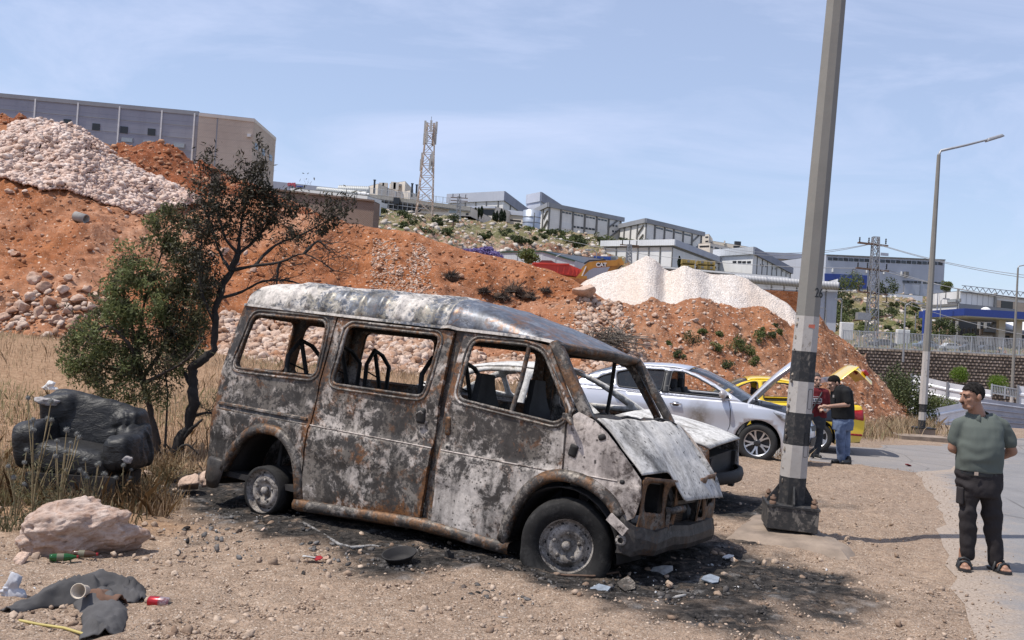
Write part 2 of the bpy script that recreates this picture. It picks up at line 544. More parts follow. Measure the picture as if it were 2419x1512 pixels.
class Loft:
 def __init__(s,cols,nu,nvs,amp=0.2,gully=0.15,seed=3,fine=0.05,flatrow=None,sc=0.45):
  """cols: px -> list of row points; a point is (x,y,z) world"""
  pxs=[c[0] for c in cols]
  nr=len(cols[0][1])
  u=np.linspace(pxs[0],pxs[-1],nu)
  rows=[]
  for r in range(nr):
   rows.append(np.stack([crom(pxs,[c[1][r][k] for c in cols],u) for k in range(3)],1))
  G=[rows[0]]
  for r in range(nr-1):
   n=nvs[r]
   for j in range(1,n+1):
    t=j/n
    G.append(rows[r]*(1-t)+rows[r+1]*t)
  s.G=np.array(G)
  nv=s.G.shape[0]
  P=s.G.reshape(-1,3)
  vv=np.repeat(np.arange(nv)/(nv-1),nu)
  prof=np.clip(vv*10,0,1)
  if flatrow is not None:prof=prof*(1-0.72*np.exp(-((np.repeat(np.arange(nv),nu)-flatrow)/9.0)**2))
  d1=fbm(P,sc,4,0.5,seed)*amp
  uu=np.stack([P[:,0]*1.0,P[:,1]*0.25,P[:,2]*0.1],1)
  d2=fbm(uu,0.8,3,0.55,seed+7)*gully
  d3=fbm(P,4.0,3,0.6,seed+13)*fine
  d=(d1+d2+d3)*prof
  P=P+np.stack([0*d,-0.45*d,0.9*d],1)
  s.P=P.reshape(nv,nu,3)
  s.nu,s.nv=nu,nv
  s.nf=nvs
 def mesh(s,name,mat):
  idx=np.arange(s.nu*s.nv).reshape(s.nv,s.nu)
  f=np.stack([idx[:-1,:-1].ravel(),idx[:-1,1:].ravel(),idx[1:,1:].ravel(),idx[1:,:-1].ravel()],1)
  return mesh(name,s.P.reshape(-1,3),f,mat,smooth=True)
 def at(s,u,v):
  """u, v in 0..1 -> point on the surface"""
  a=u*(s.nu-1);b=v*(s.nv-1)
  i=np.clip(a.astype(int),0,s.nu-2);j=np.clip(b.astype(int),0,s.nv-2)
  fu=(a-i)[:,None];fv=(b-j)[:,None]
  return (s.P[j,i]*(1-fu)*(1-fv)+s.P[j,i+1]*fu*(1-fv)+s.P[j+1,i]*(1-fu)*fv+s.P[j+1,i+1]*fu*fv)
def pj(P):
 """image column and row of world points"""
 v=np.asarray(P,float)-np.array([0,0,CAM_H])
 z=v@np.array(_F)
 return PCX+FPX*(v@np.array(_R))/z,PCY-FPX*(v@np.array(_U))/z
def wz(px,d,z):return(XD(px,d,z),d,z)
def wp_(px,py,d):return tuple(W(px,py,d))
def dirt_mat(name,c_red,c_dark,c_pale,palex=(0.42,0.62),stone=(0.55,0.42,0.33),stone_amt=0.5,sc=1.0):
 m=NT(name)
 w=m.world()
 a=m.noise(0.16*sc,5,0.55,w);b=m.noise(2.4*sc,6,0.65,w);c_=m.noise(12*sc,4,0.7,w)
 gl=m.noise(0.9*sc,4,0.6,m.mapping(w,(1.0,0.22,0.12)))
 col=m.mix(m.ramp(a,[(palex[0],0),(palex[1],1)]),c_red,c_pale)
 col=m.mix(m.ramp(gl,[(0.42,0),(0.66,0.7)]),col,c_dark)
 col=m.mix(m.ramp(b,[(0.4,0.6),(0.62,0)]),col,tuple(x*0.62 for x in c_dark))
 v=m.voro(6.5*sc,w);vcol=m.voro(6.5*sc,w,out='Color')
 st=m.math('MULTIPLY',m.ramp(v,[(0.18,1),(0.30,0)]),m.ramp(m.sep(vcol)[1],[(1-stone_amt,0),(1-stone_amt+0.02,1)]))
 col=m.mix(st,col,stone)
 v2=m.voro(19*sc,w);v2c=m.voro(19*sc,w,out='Color')
 col=m.mix(m.math('MULTIPLY',m.ramp(v2,[(0.2,0.8),(0.4,0)]),m.ramp(m.sep(v2c)[0],[(0.45,0),(0.5,1)])),col,m.mix(m.sep(v2c)[2],tuple(x*0.5 for x in c_dark),stone))
 m.col(col).rough(0.96).spec(0.1)
 m.bump(c_,0.05,0.7).bump(b,0.12,0.6)
 return m.mat
MAT_RED=dirt_mat('red_earth',(0.335,0.133,0.058),(0.255,0.090,0.038),(0.45,0.25,0.16),(0.43,0.60),stone_amt=0.13)
MAT_RED2=dirt_mat('red_earth_dark',(0.26,0.085,0.036),(0.165,0.052,0.024),(0.30,0.12,0.055),(0.5,0.8),stone_amt=0.10)
MAT_RED3=dirt_mat('red_earth_stony',(0.345,0.152,0.075),(0.27,0.105,0.05),(0.41,0.25,0.165),(0.45,0.66),stone_amt=0.22)
def zt(px):return float(np.interp(px,[0,600,900,1400,1700],[1.15,0.68,0.62,0.3,-0.2]))
ridge=[(-420,250,41),(-200,262,41),(0,296,40),(110,292,40),(180,302,40),(270,372,39.5),(350,412,39.5),(470,462,39),(560,468,39),(640,470,38.5),(700,496,38.5),(790,527,38),(880,537,38),(960,546,37.5),(1050,572,37),(1120,594,36.5),(1200,613,36),(1255,629,35.6),(1320,650,35),(1400,690,34),(1480,740,33),(1560,800,32)]
cols=[]
for px,py,d in ridge:
 td=23.5 if px<1200 else 23.5+(px-1200)/360*3
 top=wp_(px,py,d)
 toe=wz(px,td,zt(px)-0.25)
 foot=wz(px,td+1.2,zt(px)+0.15)
 mid=tuple(np.array(foot)*0.42+np.array(top)*0.58+np.array([0,0,-0.25]))
 bench=(top[0]+0.1,d+2.5,top[2]-0.15)
 back=(top[0]*1.15,d+11,top[2]-4.5)
 cols.append((px,[toe,foot,mid,top,bench,back]))
HILL=Loft(cols,560,[6,62,58,8,6],amp=0.34,gully=0.22,seed=3,fine=0.06,flatrow=126)
tag(link('hill',HILL.mesh('hill',MAT_RED)),kind='structure')
ridge2=[(-420,190,52),(-200,225,52),(0,267,52),(80,285,51),(170,318,50),(255,338,50),(330,341,50),(400,351,50),(470,377,49.5),(510,398,49),(560,422,48.5),(640,452,48),(700,492,47),(770,524,46),(860,545,45)]
cols=[]
for px,py,d in ridge2:
 top=wp_(px,py,d);f_=wp_(px,py+170,d-9)
 cols.append((px,[f_,top,(top[0]*1.05,d+4,top[2]-0.3),(top[0]*1.2,d+22,top[2]-6)]))
HILL2=Loft(cols,300,[60,8,6],amp=0.35,gully=0.3,seed=23,fine=0.09,sc=0.6)
tag(link('hill',HILL2.mesh('hill',MAT_RED2)),kind='structure')
mr=[(1290,720,28.5),(1340,705,28.5),(1390,704,28.5),(1440,713,28.5),(1500,722,28.5),(1541,708,29),(1568,717,29),(1634,713,29),(1651,708,29),(1708,713,29.5),(1741,726,29.5),(1788,727,30),(1831,749,30),(1869,772,30.5),(1900,762,31),(1928,758,31.5),(1970,790,32),(2014,822,32.5),(2080,898,33),(2130,950,33),(2165,985,32.5),(2190,1003,32)]
cols=[]
for px,py,d in mr:
 top=wp_(px,py,d)
 td=float(np.interp(px,[1290,1500,1900,2080,2190],[22,22.2,23.5,26.2,31.5]))
 z0=zg(XD(px,td,0),td)
 toe=wz(px,td,z0-0.25);foot=wz(px,td+0.5,z0+0.12)
 mid=tuple(np.array(foot)*0.5+np.array(top)*0.5+np.array([0,0,-0.10]))
 cols.append((px,[toe,foot,mid,top,(top[0]+0.2,d+1.2,top[2]-0.2),(top[0]+0.6,d+6.5,-1.4)]))
MOUND=Loft(cols,420,[4,36,36,5,6],amp=0.15,gully=0.13,seed=41,fine=0.05,sc=0.7)
tag(link('mound',MOUND.mesh('mound',MAT_RED3)),kind='structure')
gr_=[(1330,720,41),(1370,675,41),(1400,657,41),(1440,643,41),(1480,630,41),(1508,616,41),(1528,605,41),(1548,614,41),(1571,635,41.5),(1590,638,41),(1616,628,40.5),(1640,636,40.5),(1675,647,41),(1705,651,41),(1731,649,41),(1781,668,41),(1824,696,40.5),(1871,729,40),(1910,772,40),(1950,815,40)]
cols=[]
for px,py,d in gr_:
 top=wp_(px,py,d)
 td=33.2
 toe=wz(px+(px-1600)*0.10,td,0.6)
 cols.append((px,[toe,tuple(np.array(toe)*0.5+np.array(top)*0.5),top,(top[0],d+0.9,top[2]-0.25),(top[0],d+8,-0.5)]))
m=NT('crushed_limestone')
w=m.world()
v=m.voro(16,w);vc=m.voro(16,w,out='Color')
c=m.mix(m.sep(vc)[0],(0.50,0.445,0.405),(0.73,0.675,0.63))
c=m.mix(m.ramp(m.noise(0.35,5,0.6,m.mapping(w,(1,.3,.2))),[(0.42,0),(0.7,0.75)]),c,(0.62,0.475,0.37))
c=m.mix(m.ramp(v,[(0.35,0),(0.7,0.55)]),c,(0.34,0.30,0.27))
m.col(c).rough(0.95).spec(0.1).bump(v,0.05,0.7)
GRAVEL=Loft(cols,260,[34,34,5,6],amp=0.07,gully=0.07,seed=61,fine=0.02,sc=0.6)
tag(link('gravel_heap',GRAVEL.mesh('gravel_heap',m.mat)),'white crushed limestone heap with several peaks behind the low red mound','gravel heap')
fh=[(500,0,560,75,530,80,500,110),(900,0,575,85,530,95,494,144),(1060,0,592,95,550,101,512,142),(1130,0,602,100,562,104,522,150),(1300,0,622,107,578,110,547,150),(1430,0,626,110,594,112,564,155),(1520,0,650,108,630,118,570,170),(1650,0,680,106,660,124,590,180),(1800,0,705,104,690,125,645,180),(1960,0,760,100,700,122,676,160),(2060,1,805,88,715,118,690,150),(2160,1,808,88,732,118,700,150),(2220,1,812,90,762,116,715,150),(2300,1,820,95,800,120,770,150),(2450,1,826,95,806,125,775,150),(2750,1,840,95,820,125,790,150)]
cols=[]
for px,right,y1,d1,y2,d2,y3,d3 in fh:
 r0=wp_(px,823+(px-2060)*0.05,70.6) if right else wz(px,62,0.0)
 rm=(r0[0]+0.0,r0[1],-2.0)
 p3=wp_(px,y3,d3)
 cols.append((px,[rm,r0,wp_(px,y1,d1),wp_(px,y2,d2),p3,(p3[0]*1.4,d3+90,p3[2]+1.0),(p3[0]*6,d3+900,p3[2]-30)]))
m=NT('scrub_hillside')
w=m.world()
a=m.noise(0.07,6,0.62,w);b=m.noise(0.5,6,0.7,w);n_=m.noise(2.5,4,0.7,w)
c=m.mix(m.ramp(a,[(0.38,0),(0.62,1)]),(0.25,0.19,0.11),(0.115,0.125,0.045))
c=m.mix(m.ramp(b,[(0.5,0),(0.66,0.9)]),c,(0.36,0.30,0.235))
c=m.mix(m.ramp(n_,[(0.4,0.7),(0.58,0)]),c,(0.05,0.055,0.022))
gm=m.t.nodes.new('ShaderNodeNewGeometry')
steep=m.ramp(m.sep(gm.outputs['True Normal'])[2],[(0.62,1),(0.80,0)])
rk=m.mix(m.ramp(m.noise(0.6,5,0.6,m.mapping(w,(1,1,0.25))),[(0.38,0),(0.62,1)]),(0.20,0.09,0.055),(0.42,0.29,0.215))
c=m.mix(steep,c,rk)
m.col(c).rough(0.96).spec(0.1).bump(b,0.7,0.8)
FAR=Loft(cols,340,[4,18,14,26,6,3],amp=0.35,gully=0.35,seed=81,fine=0.2,sc=0.14)
tag(link('hillside',FAR.mesh('hillside',m.mat)),kind='structure')
FARV=(22.0/71,62.0/71)
# ================================================================== ROCKS
def ico(sub):
 bm=bmesh.new();bmesh.ops.create_icosphere(bm,subdivisions=sub,radius=1.0)
 v=np.array([p.co for p in bm.verts]);f=np.array([[q.index for q in a.verts] for a in bm.faces])
 bm.free();return v,f
ICO0,ICO1,ICO2,ICO3=ico(1),ico(2),ico(3),ico(4)
def rock_shape(base,seed,flat_=0.75,rough=0.34,cuts=7):
 v,f=base
 r=np.random.default_rng(seed)
 v=v.copy()
 for _ in range(cuts):
  n=r.normal(size=3);n/=np.linalg.norm(n)
  h=r.uniform(0.42,0.80)
  d=v@n-h
  v=v-np.outer(np.clip(d,0,None),n)
 v=v*(1+fbm(v+seed*3.1,1.1,3,0.5,seed)[:,None]*rough)
 v=v*np.array([1.0,r.uniform(0.7,0.95),flat_*r.uniform(0.75,1.1)])
 return v,f
def scatter(name,pts,sizes,shapes,mat,kind='stuff',sink=0.25,squash=1.0):
 V=[];Fc=[];off=0
 pts=np.asarray(pts);n=len(pts)
 which=RNG.integers(0,len(shapes),n)
 ang=RNG.uniform(0,2*math.pi,(n,3))
 for k,(sv,sf) in enumerate(shapes):
  ii=np.where(which==k)[0]
  if not len(ii):continue
  ca,sa=np.cos(ang[ii,0]),np.sin(ang[ii,0]);cb,sb=np.cos(ang[ii,1]*0.18),np.sin(ang[ii,1]*0.18)
  x=sv[None,:,0]*ca[:,None]-sv[None,:,1]*sa[:,None]
  y=sv[None,:,0]*sa[:,None]+sv[None,:,1]*ca[:,None]
  z=np.repeat(sv[None,:,2]*squash,len(ii),0)
  y2=y*cb[:,None]-z*sb[:,None];z2=y*sb[:,None]+z*cb[:,None]
  s=np.asarray(sizes)[ii][:,None]
  q=np.stack([x*s+pts[ii,0][:,None],y2*s+pts[ii,1][:,None],z2*s+(pts[ii,2]+np.asarray(sizes)[ii]*(0.5-sink))[:,None]],2)
  m_=sv.shape[0]
  V.append(q.reshape(-1,3))
  Fc.append((sf[None]+(np.arange(len(ii))*m_)[:,None,None]+off).reshape(-1,3))
  off+=m_*len(ii)
 o=link(name,mesh(name,np.concatenate(V),np.concatenate(Fc),mat))
 if kind:o['kind']=kind
 return o
def stone_mat(name,c0,c1,stain=(0.33,0.15,0.07),stain_amt=0.5,island=True,scale=3.0,bump=0.03):
 m=NT(name,'Object')
 w=m.world()
 if island:
  g=m.t.nodes.new('ShaderNodeNewGeometry');rr=g.outputs['Random Per Island']
 else :
  rr=m.objrand()
 c=m.mix(rr,c0,c1)
 n=m.noise(scale,5,0.65,w)
 c=m.mix(m.ramp(n,[(0.5,0),(0.68,stain_amt)]),c,stain)
 c=m.mix(m.ramp(m.noise(scale*5,5,0.7,w),[(0.36,0.45),(0.55,0)]),c,tuple(x*0.5 for x in c0))
 m.col(c).rough(0.92).spec(0.15).bump(m.noise(scale*6,5,0.7,w),bump,0.8)
 return m.mat
MAT_PEB=stone_mat('pebbles',(0.20,0.135,0.095),(0.52,0.41,0.32),(0.25,0.14,0.08),0.3,True,9.0,0.004)
MAT_LIME=stone_mat('limestone_rubble',(0.44,0.30,0.24),(0.70,0.565,0.495),(0.46,0.27,0.18),0.65,True,2.2,0.03)
MAT_LIMEO=stone_mat('limestone_rock',(0.48,0.35,0.285),(0.74,0.63,0.56),(0.52,0.32,0.21),0.5,False,2.2,0.03)
MAT_BOULD=stone_mat('stained_boulder',(0.42,0.27,0.195),(0.66,0.52,0.43),(0.36,0.16,0.08),0.85,False,1.8,0.05)
MAT_BOULDS=stone_mat('stained_stones',(0.33,0.19,0.12),(0.60,0.48,0.40),(0.34,0.15,0.07),0.7,True,1.8,0.04)
SH0=[rock_shape(ICO0,100+k,0.7,0.22,4) for k in range(8)]
SH1=[rock_shape(ICO1,200+k,0.85,0.16,11) for k in range(9)]
SH2=[rock_shape(ICO2,300+k,0.8,0.20,13) for k in range(9)]
n=44000
yy=5.4+(RNG.random(n)**1.9)*11.0
xx=(RNG.random(n)-0.5)*2*(0.6*yy)
k=~in_poly(ROAD,xx-0.25+0.5*RNG.random(n),yy)
xx,yy=xx[k],yy[k]
PP=np.stack([xx,yy,zg_np(xx,yy)+fbm(np.stack([xx,yy,0*xx],1),0.8,3,0.5,1)*0.045],1)
clump=fbm(PP,0.9,3,0.5,88)
k=RNG.random(len(PP))<np.clip(0.55+0.5*clump,0.1,1)
PP=PP[k]
sz=0.004+0.013*RNG.random(len(PP))**4+0.003*RNG.random(len(PP))
big=RNG.random(len(PP))<0.010
sz=np.where(big,0.016+0.022*RNG.random(len(PP)),sz)
bd=np.minimum(seg_dist(PP[:,0],PP[:,1],(-1.9,9.75),(1.5,7.7))-1.2,seg_dist(PP[:,0],PP[:,1],(-2.9,10.6),(-2.0,10.0))-0.9)+fbm(PP,1.3,4,0.6,21)*0.3
isb=bd<0
MAT_CIND=stone_mat('burnt_debris',(0.012,0.011,0.011),(0.10,0.09,0.085),(0.25,0.24,0.23),0.6,True,9.0,0.004)
scatter('pebbles',PP[~isb],sz[~isb],SH0,MAT_PEB)
n=1500;yy=5.5+8*RNG.random(n)**1.6;xx=(RNG.random(n)-.5)*1.15*yy;k=in_poly(ROAD,xx+.35,yy)<1;xx,yy=xx[k],yy[k]
scatter('pebbles',np.stack([xx,yy,zg_np(xx,yy)],1),.012+.035*RNG.random(len(xx))**4,SH1,MAT_PEB)
n=1300;t=RNG.random(n);ei=RNG.integers(0,6,n);E0=np.array(ROAD)[ei];E1=np.array(ROAD)[ei+1];q=E0+(E1-E0)*t[:,None];xx=q[:,0]+np.abs(RNG.normal(0,.28,n));yy=q[:,1]+RNG.normal(0,.1,n)
scatter('pebbles',np.stack([xx,yy,zg_np(xx,yy)+.004],1),.003+.008*RNG.random(n)**4,SH0,MAT_PEB)
scatter('cinders',PP[isb],sz[isb]*1.25,SH0,MAT_CIND)
def slope_stones(loft,n,vr,smin,smax,pw,mat,shapes,name,umask=None):
 u=RNG.random(n);v=vr[0]+(vr[1]-vr[0])*RNG.random(n)
 P=loft.at(u,v)
 if umask is not None:
  k=umask(P,u,v);P=P[k]
 s=smin+(smax-smin)*RNG.random(len(P))**pw
 return scatter(name,P,s,shapes,mat)
MAT_CLOD=stone_mat('earth_clods',(0.22,0.075,0.03),(0.46,0.27,0.17),(0.30,0.11,0.045),0.6,True,2.0,0.03)
slope_stones(HILL,14000,(0.02,0.88),0.015,0.12,7,MAT_CLOD,SH0,'stones')
slope_stones(HILL2,3500,(0.2,0.85),0.03,0.24,6,MAT_CLOD,SH0,'stones')
slope_stones(MOUND,6500,(0.02,0.90),0.012,0.085,6,MAT_BOULDS,SH0,'stones')
def fan(P,u,v):
 px,py=pj(P)
 n_=fbm(P,0.5,2,0.5,91)*14
 w1=np.abs(px-(905+(py-560)*0.15)-n_)<22+(py-560)*0.22
 w2=np.abs(px-(985+(py-560)*0.05)-n_)<12+(py-560)*0.20
 return (w1|w2)&(py>565)
slope_stones(HILL,42000,(0.05,0.82),0.03,0.075,2,MAT_BOULDS,SH0,'stones',fan)
def gully(P,u,v):
 px,py=pj(P)
 return (np.abs(px-1425-(py-780)*0.25+fbm(P,0.8,2,0.5,95)*25)<55+(py-720)*0.15)
slope_stones(MOUND,15000,(0.03,0.88),0.02,0.14,3.5,MAT_BOULDS,SH0+SH1,'stones',gully)
HEAP=[(-60,330),(0,312),(60,298),(110,286),(180,300),(225,335),(270,368),(350,410),(420,445),(478,482),(440,500),(380,505),(330,512),(270,482),(215,462),(150,452),(90,450),(40,436),(0,425),(-60,420)]
u=RNG.random(210000);v=0.45+0.47*RNG.random(210000)
P=HILL.at(u,v)
px,py=pj(P)
k=in_poly(HEAP,px+fbm(P,0.9,3,0.5,97)*10,py+fbm(P,0.9,3,0.5,98)*10)
P,px,py=P[k],px[k],py[k]
P=P[:21000]+np.array([0,-0.1,0.08])
sz=0.026+0.115*RNG.random(len(P))**3.2
order=np.argsort(-sz)
NI=170
scatter('rubble',P[order[NI:]],sz[order[NI:]]*1.15,SH0,MAT_LIME)
rock_me=[mesh('limestone_rock',v_,f_,MAT_LIMEO) for v_,f_ in SH1]
for i in order[:NI]:
 s=sz[i]*rnd.uniform(0.8,1.6)
 hx,hy=px[i],py[i];where=('at the top' if hy<345 else 'in the middle' if hy<420 else 'at the lower edge')+(' left' if hx<120 else ' centre' if hx<280 else ' right')
 o=link('limestone_rock',rnd.choice(rock_me),None,tuple(P[i]+np.array([0,-0.05,0.1])),(rnd.uniform(-.5,.5),rnd.uniform(-.5,.5),rnd.uniform(0,6.28)),(s,s*rnd.uniform(0.8,1),s*rnd.uniform(0.8,1.1)))
 tag(o,('large ' if s>.15 else 'smaller ')+'pale limestone rock '+where+' of the rubble heap','rock','pale rocks of the rubble heap')
bould_me=[mesh('boulder',v_,f_,MAT_BOULD) for v_,f_ in SH2]
for me_ in bould_me:
 me_.polygons.foreach_set('use_smooth',np.ones(len(me_.polygons),dtype=bool))
def boulder(px,py,d,s,label,group,asp=None):
 p=W(px,py,d)
 o=link('boulder',rnd.choice(bould_me),None,p,(rnd.uniform(-.3,.3),rnd.uniform(-.3,.3),rnd.uniform(0,6.28)),asp or (s,s*rnd.uniform(0.75,1),s*rnd.uniform(0.75,1.05)))
 return tag(o,label,'boulder',group)
def hill_depth(px,py):
 """depth where the hill is met at a pixel"""
 A=HILL.P[:130].reshape(-1,3)
 return A
hp=HILL.P[:130].reshape(-1,3);hpx,hpy=pj(hp)
def hill_at(px,py):
 i=np.argmin((hpx-px)**2+(hpy-py)**2);return hp[i]
mp_=MOUND.P[:76].reshape(-1,3);mpx,mpy=pj(mp_)
def mound_at(px,py):
 i=np.argmin((mpx-px)**2+(mpy-py)**2);return mp_[i]
def boulder_on(px,py,s,label,group,at=hill_at,sq=1.0):
 p=at(px,py)
 o=link('boulder',rnd.choice(bould_me),None,(p[0],p[1]-s*0.3,p[2]+s*0.25),(rnd.uniform(-.3,.3),rnd.uniform(-.3,.3),rnd.uniform(0,6.28)),(s,s*rnd.uniform(0.75,1),s*sq*rnd.uniform(0.75,1.05)))
 return tag(o,('large ' if s>.27 else 'middle-sized ' if s>.19 else 'small ')+label,'boulder',group)
LB='weathered pink boulder in the pile at the hill foot left of the tree'
for px,py,r in [(85,668,33),(105,692,30),(75,712,26),(150,690,24),(185,715,26),(205,690,22),(120,725,30),(165,740,26),(60,735,25),(95,750,26),(215,730,20),(140,765,22),(40,700,18),(30,745,20),(230,705,16),(180,765,20),(205,755,16),(115,655,16),(250,745,15),(10,760,22),(55,775,20),(160,660,14)]:
 boulder_on(px,py,r/FPX*25.5,'pink boulder '+('at the top' if py<700 else 'in the middle' if py<740 else 'at the bottom')+' of the pile left of the tree','boulders left of the tree')
LB2='pale boulder in the stone pile behind the van, seen through its windows'
for i in range(128):
 px=rnd.uniform(540,1040);py=rnd.uniform(758,892)
 boulder_on(px,py,rnd.uniform(13,30)/FPX*24.5,'pale boulder '+('high' if py<800 else 'midway' if py<845 else 'low')+' in the pile seen through the van '+('rear side window' if px<768 else 'sliding door window'),'boulders behind the van')
LB3='pale boulder at the slope foot between the van windscreen and the silver car'
for i in range(34):
 px=rnd.uniform(1080,1470);py=rnd.uniform(830,905)
 boulder_on(px,py,rnd.uniform(12,28)/FPX*24,'pale boulder at the slope foot seen '+('through the van front door window' if px<1270 else 'through the van windscreen' if px<1400 else 'just behind the silver car roof'),'boulders behind the windscreen')
u=RNG.random(16000);v=0.01+0.20*RNG.random(16000);P=HILL.at(u,v);px,py=pj(P)
k=(px>520)&(px<1480)&(py>752+fbm(P,.5,2,.5,7)*18);scatter('rubble',P[k]+np.array([0,-.1,.05]),0.05+0.14*RNG.random(k.sum())**2,SH0+SH1,MAT_BOULDS)
k=(px>-20)&(px<260)&(py>690+fbm(P,.5,2,.5,7)*25);k&=RNG.random(len(k))<.22;scatter('rubble',P[k]+np.array([0,-.1,.03]),0.03+0.12*RNG.random(k.sum())**3,SH0,MAT_BOULDS)
LB4='loose stained rock lying on the red slope above the tree and van'
for px,py,r in [(40,605,19),(30,595,12),(40,453,9),(20,452,13),(60,458,14),(285,648,14),(280,605,12),(410,612,10),(530,600,22),(555,622,18),(505,610,14),(580,600,12),(540,570,12),(640,555,10),(1090,655,12),(835,617,11),(600,640,12),(480,640,12),(130,470,8),(165,480,8),(290,495,12),(320,505,14),(345,512,16),(260,500,10),(300,515,9),(100,560,8),(230,590,8),(330,480,12)]:
 boulder_on(px,py,r/FPX*28,'stained rock on the red slope '+('below the rubble heap' if px<360 and py<530 else 'left of the green tree' if px<360 else 'behind the scorched tree' if px<650 else 'above the van roof'),'loose rocks on the red slope')
LB5='loose stone on the low red mound behind the silver and yellow cars'
for px,py,r in [(1545,748,14),(1530,765,12),(1640,760,10),(1660,770,8),(1600,790,9),(1605,805,10),(1680,775,9),(1520,800,13),(1480,765,16),(1430,800,16),(1455,780,14),(1415,760,12),(1500,835,12),(1465,850,16),(1490,860,14),(1440,835,18),(1410,845,16),(1525,815,11),(1610,825,10),(1395,800,14),(1420,875,16),(1450,880,14),(1570,775,9),(1375,770,12),(1560,840,8)]:
 boulder_on(px,py,r/FPX*26,'loose stone '+('in the stony gully left of the silver car roof' if px<1500 else 'on the low red mound above the silver car' if py>785 else 'near the crest of the low red mound'),'stones on the low mound',mound_at)
tag(boulder_on(1372,678,0.62,'x',None,mound_at,0.6),'big white boulder with red flank on the ridge beside the gravel heap','boulder').scale=(0.72,0.5,0.36)
# ================================================================== BURNT VAN
def round_poly(pts,r,n=5):
 out=[]
 m_=len(pts)
 for i in range(m_):
  p0,p1,p2=Vector(pts[i-1][:2]),Vector(pts[i][:2]),Vector(pts[(i+1)%m_][:2])
  rr=pts[i][2] if len(pts[i])>2 else r
  a=(p0-p1);b=(p2-p1)
  rr=min(rr,a.length*0.45,b.length*0.45)
  if rr<1e-4:out.append(p1);continue
  a=p1+a.normalized()*rr;b=p1+b.normalized()*rr
  for k in range(n+1):
   t=k/n
   out.append(a*(1-t)**2+p1*(2*t*(1-t))+b*t*t)
 return [(p.x,p.y) for p in out]
def densify(poly,step):
 out=[]
 for i in range(len(poly)):
  a=Vector(poly[i]);b=Vector(poly[(i+1)%len(poly)])
  k=max(1,int((b-a).length/step+0.5))
  for j in range(k):out.append(a.lerp(b,j/k))
 return out
def panel_mesh(name,outline,holes,fmap,mat,step=0.06,rows=None,flip=False):
 """triangulated sheet with openings, laid on the surface fmap(u, v)"""
 ol=densify(outline,step);hs=[densify(h,step) for h in holes]
 xs=[p.x for p in ol];ys=[p.y for p in ol]
 us=np.arange(min(xs)+step*.5,max(xs),step)
 vs=np.array(rows) if rows is not None else np.arange(min(ys)+step*.5,max(ys),step)
 A,B=np.meshgrid(us,vs);A=A.ravel();B=B.ravel()
 k=in_poly([(p.x,p.y) for p in ol],A,B)
 for h in hs:k&=~in_poly([(p.x,p.y) for p in h],A,B)
 brd=np.array([(p.x,p.y) for p in ol]+[(p.x,p.y) for h in hs for p in h])
 A,B=A[k],B[k]
 if len(A):
  dmin=np.min((A[:,None]-brd[None,:,0])**2+(B[:,None]-brd[None,:,1])**2,1)
  A,B=A[dmin>(step*.3)**2],B[dmin>(step*.3)**2]
 pts=list(ol);ed=[(i,(i+1)%len(ol)) for i in range(len(ol))]
 for h in hs:
  o=len(pts);pts+=h;ed+=[(o+i,o+(i+1)%len(h)) for i in range(len(h))]
 pts+=[Vector((a,b)) for a,b in zip(A,B)]
 r=delaunay_2d_cdt(pts,ed,[],1,1e-6)
 V2=[(p.x,p.y) for p in r[0]]
 F2=[]
 C_=np.array([[sum(V2[i][0] for i in f)/len(f),sum(V2[i][1] for i in f)/len(f)] for f in r[2]])
 inside=in_poly([(p.x,p.y) for p in ol],C_[:,0],C_[:,1])
 for h in hs:inside&=~in_poly([(p.x,p.y) for p in h],C_[:,0],C_[:,1])
 for f,ins in zip(r[2],inside):
  if ins:F2.append(tuple(f) if not flip else tuple(f)[::-1])
 me_=mesh(name,[fmap(u_,v_) for u_,v_ in V2],F2,mat,smooth=True)
 if len(me_.vertices)==len(V2):
  A2=np.array(V2);dm=np.sqrt(np.min((A2[:,None,0]-brd[None,:,0])**2+(A2[:,None,1]-brd[None,:,1])**2,1))
  at=me_.attributes.new('rim','FLOAT','POINT');at.data.foreach_set('value',np.exp(-dm/0.05).astype(np.float32))
 return me_
def edge_split(o,ang=35):
 m_=o.modifiers.new('split','EDGE_SPLIT');m_.split_angle=R_(ang);return o
VW=1.86
_vz=[-0.10,0.02,0.12,0.36,0.395,0.43,0.655,0.665,0.695,0.74,1.0,1.06,1.10,1.68,1.75]
_vy=[0.05,0.025,0.012,0.012,0.012,0.0,0.0,0.002,0.024,0.026,0.018,0.012,0.020,0.088,0.095]
VROWS=[-0.02,0.06,0.12,0.20,0.28,0.36,0.395,0.43,0.50,0.57,0.62,0.655,0.668,0.695,0.74,0.80,0.87,0.94,1.0,1.045,1.08,1.13,1.2,1.3,1.4,1.5,1.58,1.64]
def van_y(x,z):
 y=float(np.interp(z,_vz,_vy))
 y+=0.012*math.sin(x*3.1+z*4.0)*math.sin(x*1.7-z*2.3+1.0)+0.005*math.sin(x*8.0+z*5)*math.sin(z*9-x*2)
 if x>3.0:y+=0.20*(x-3.0)**2
 if x<-0.55:y+=0.5*(-0.55-x)**2
 return y
vmap= lambda x,z:(x,van_y(x,z),z)
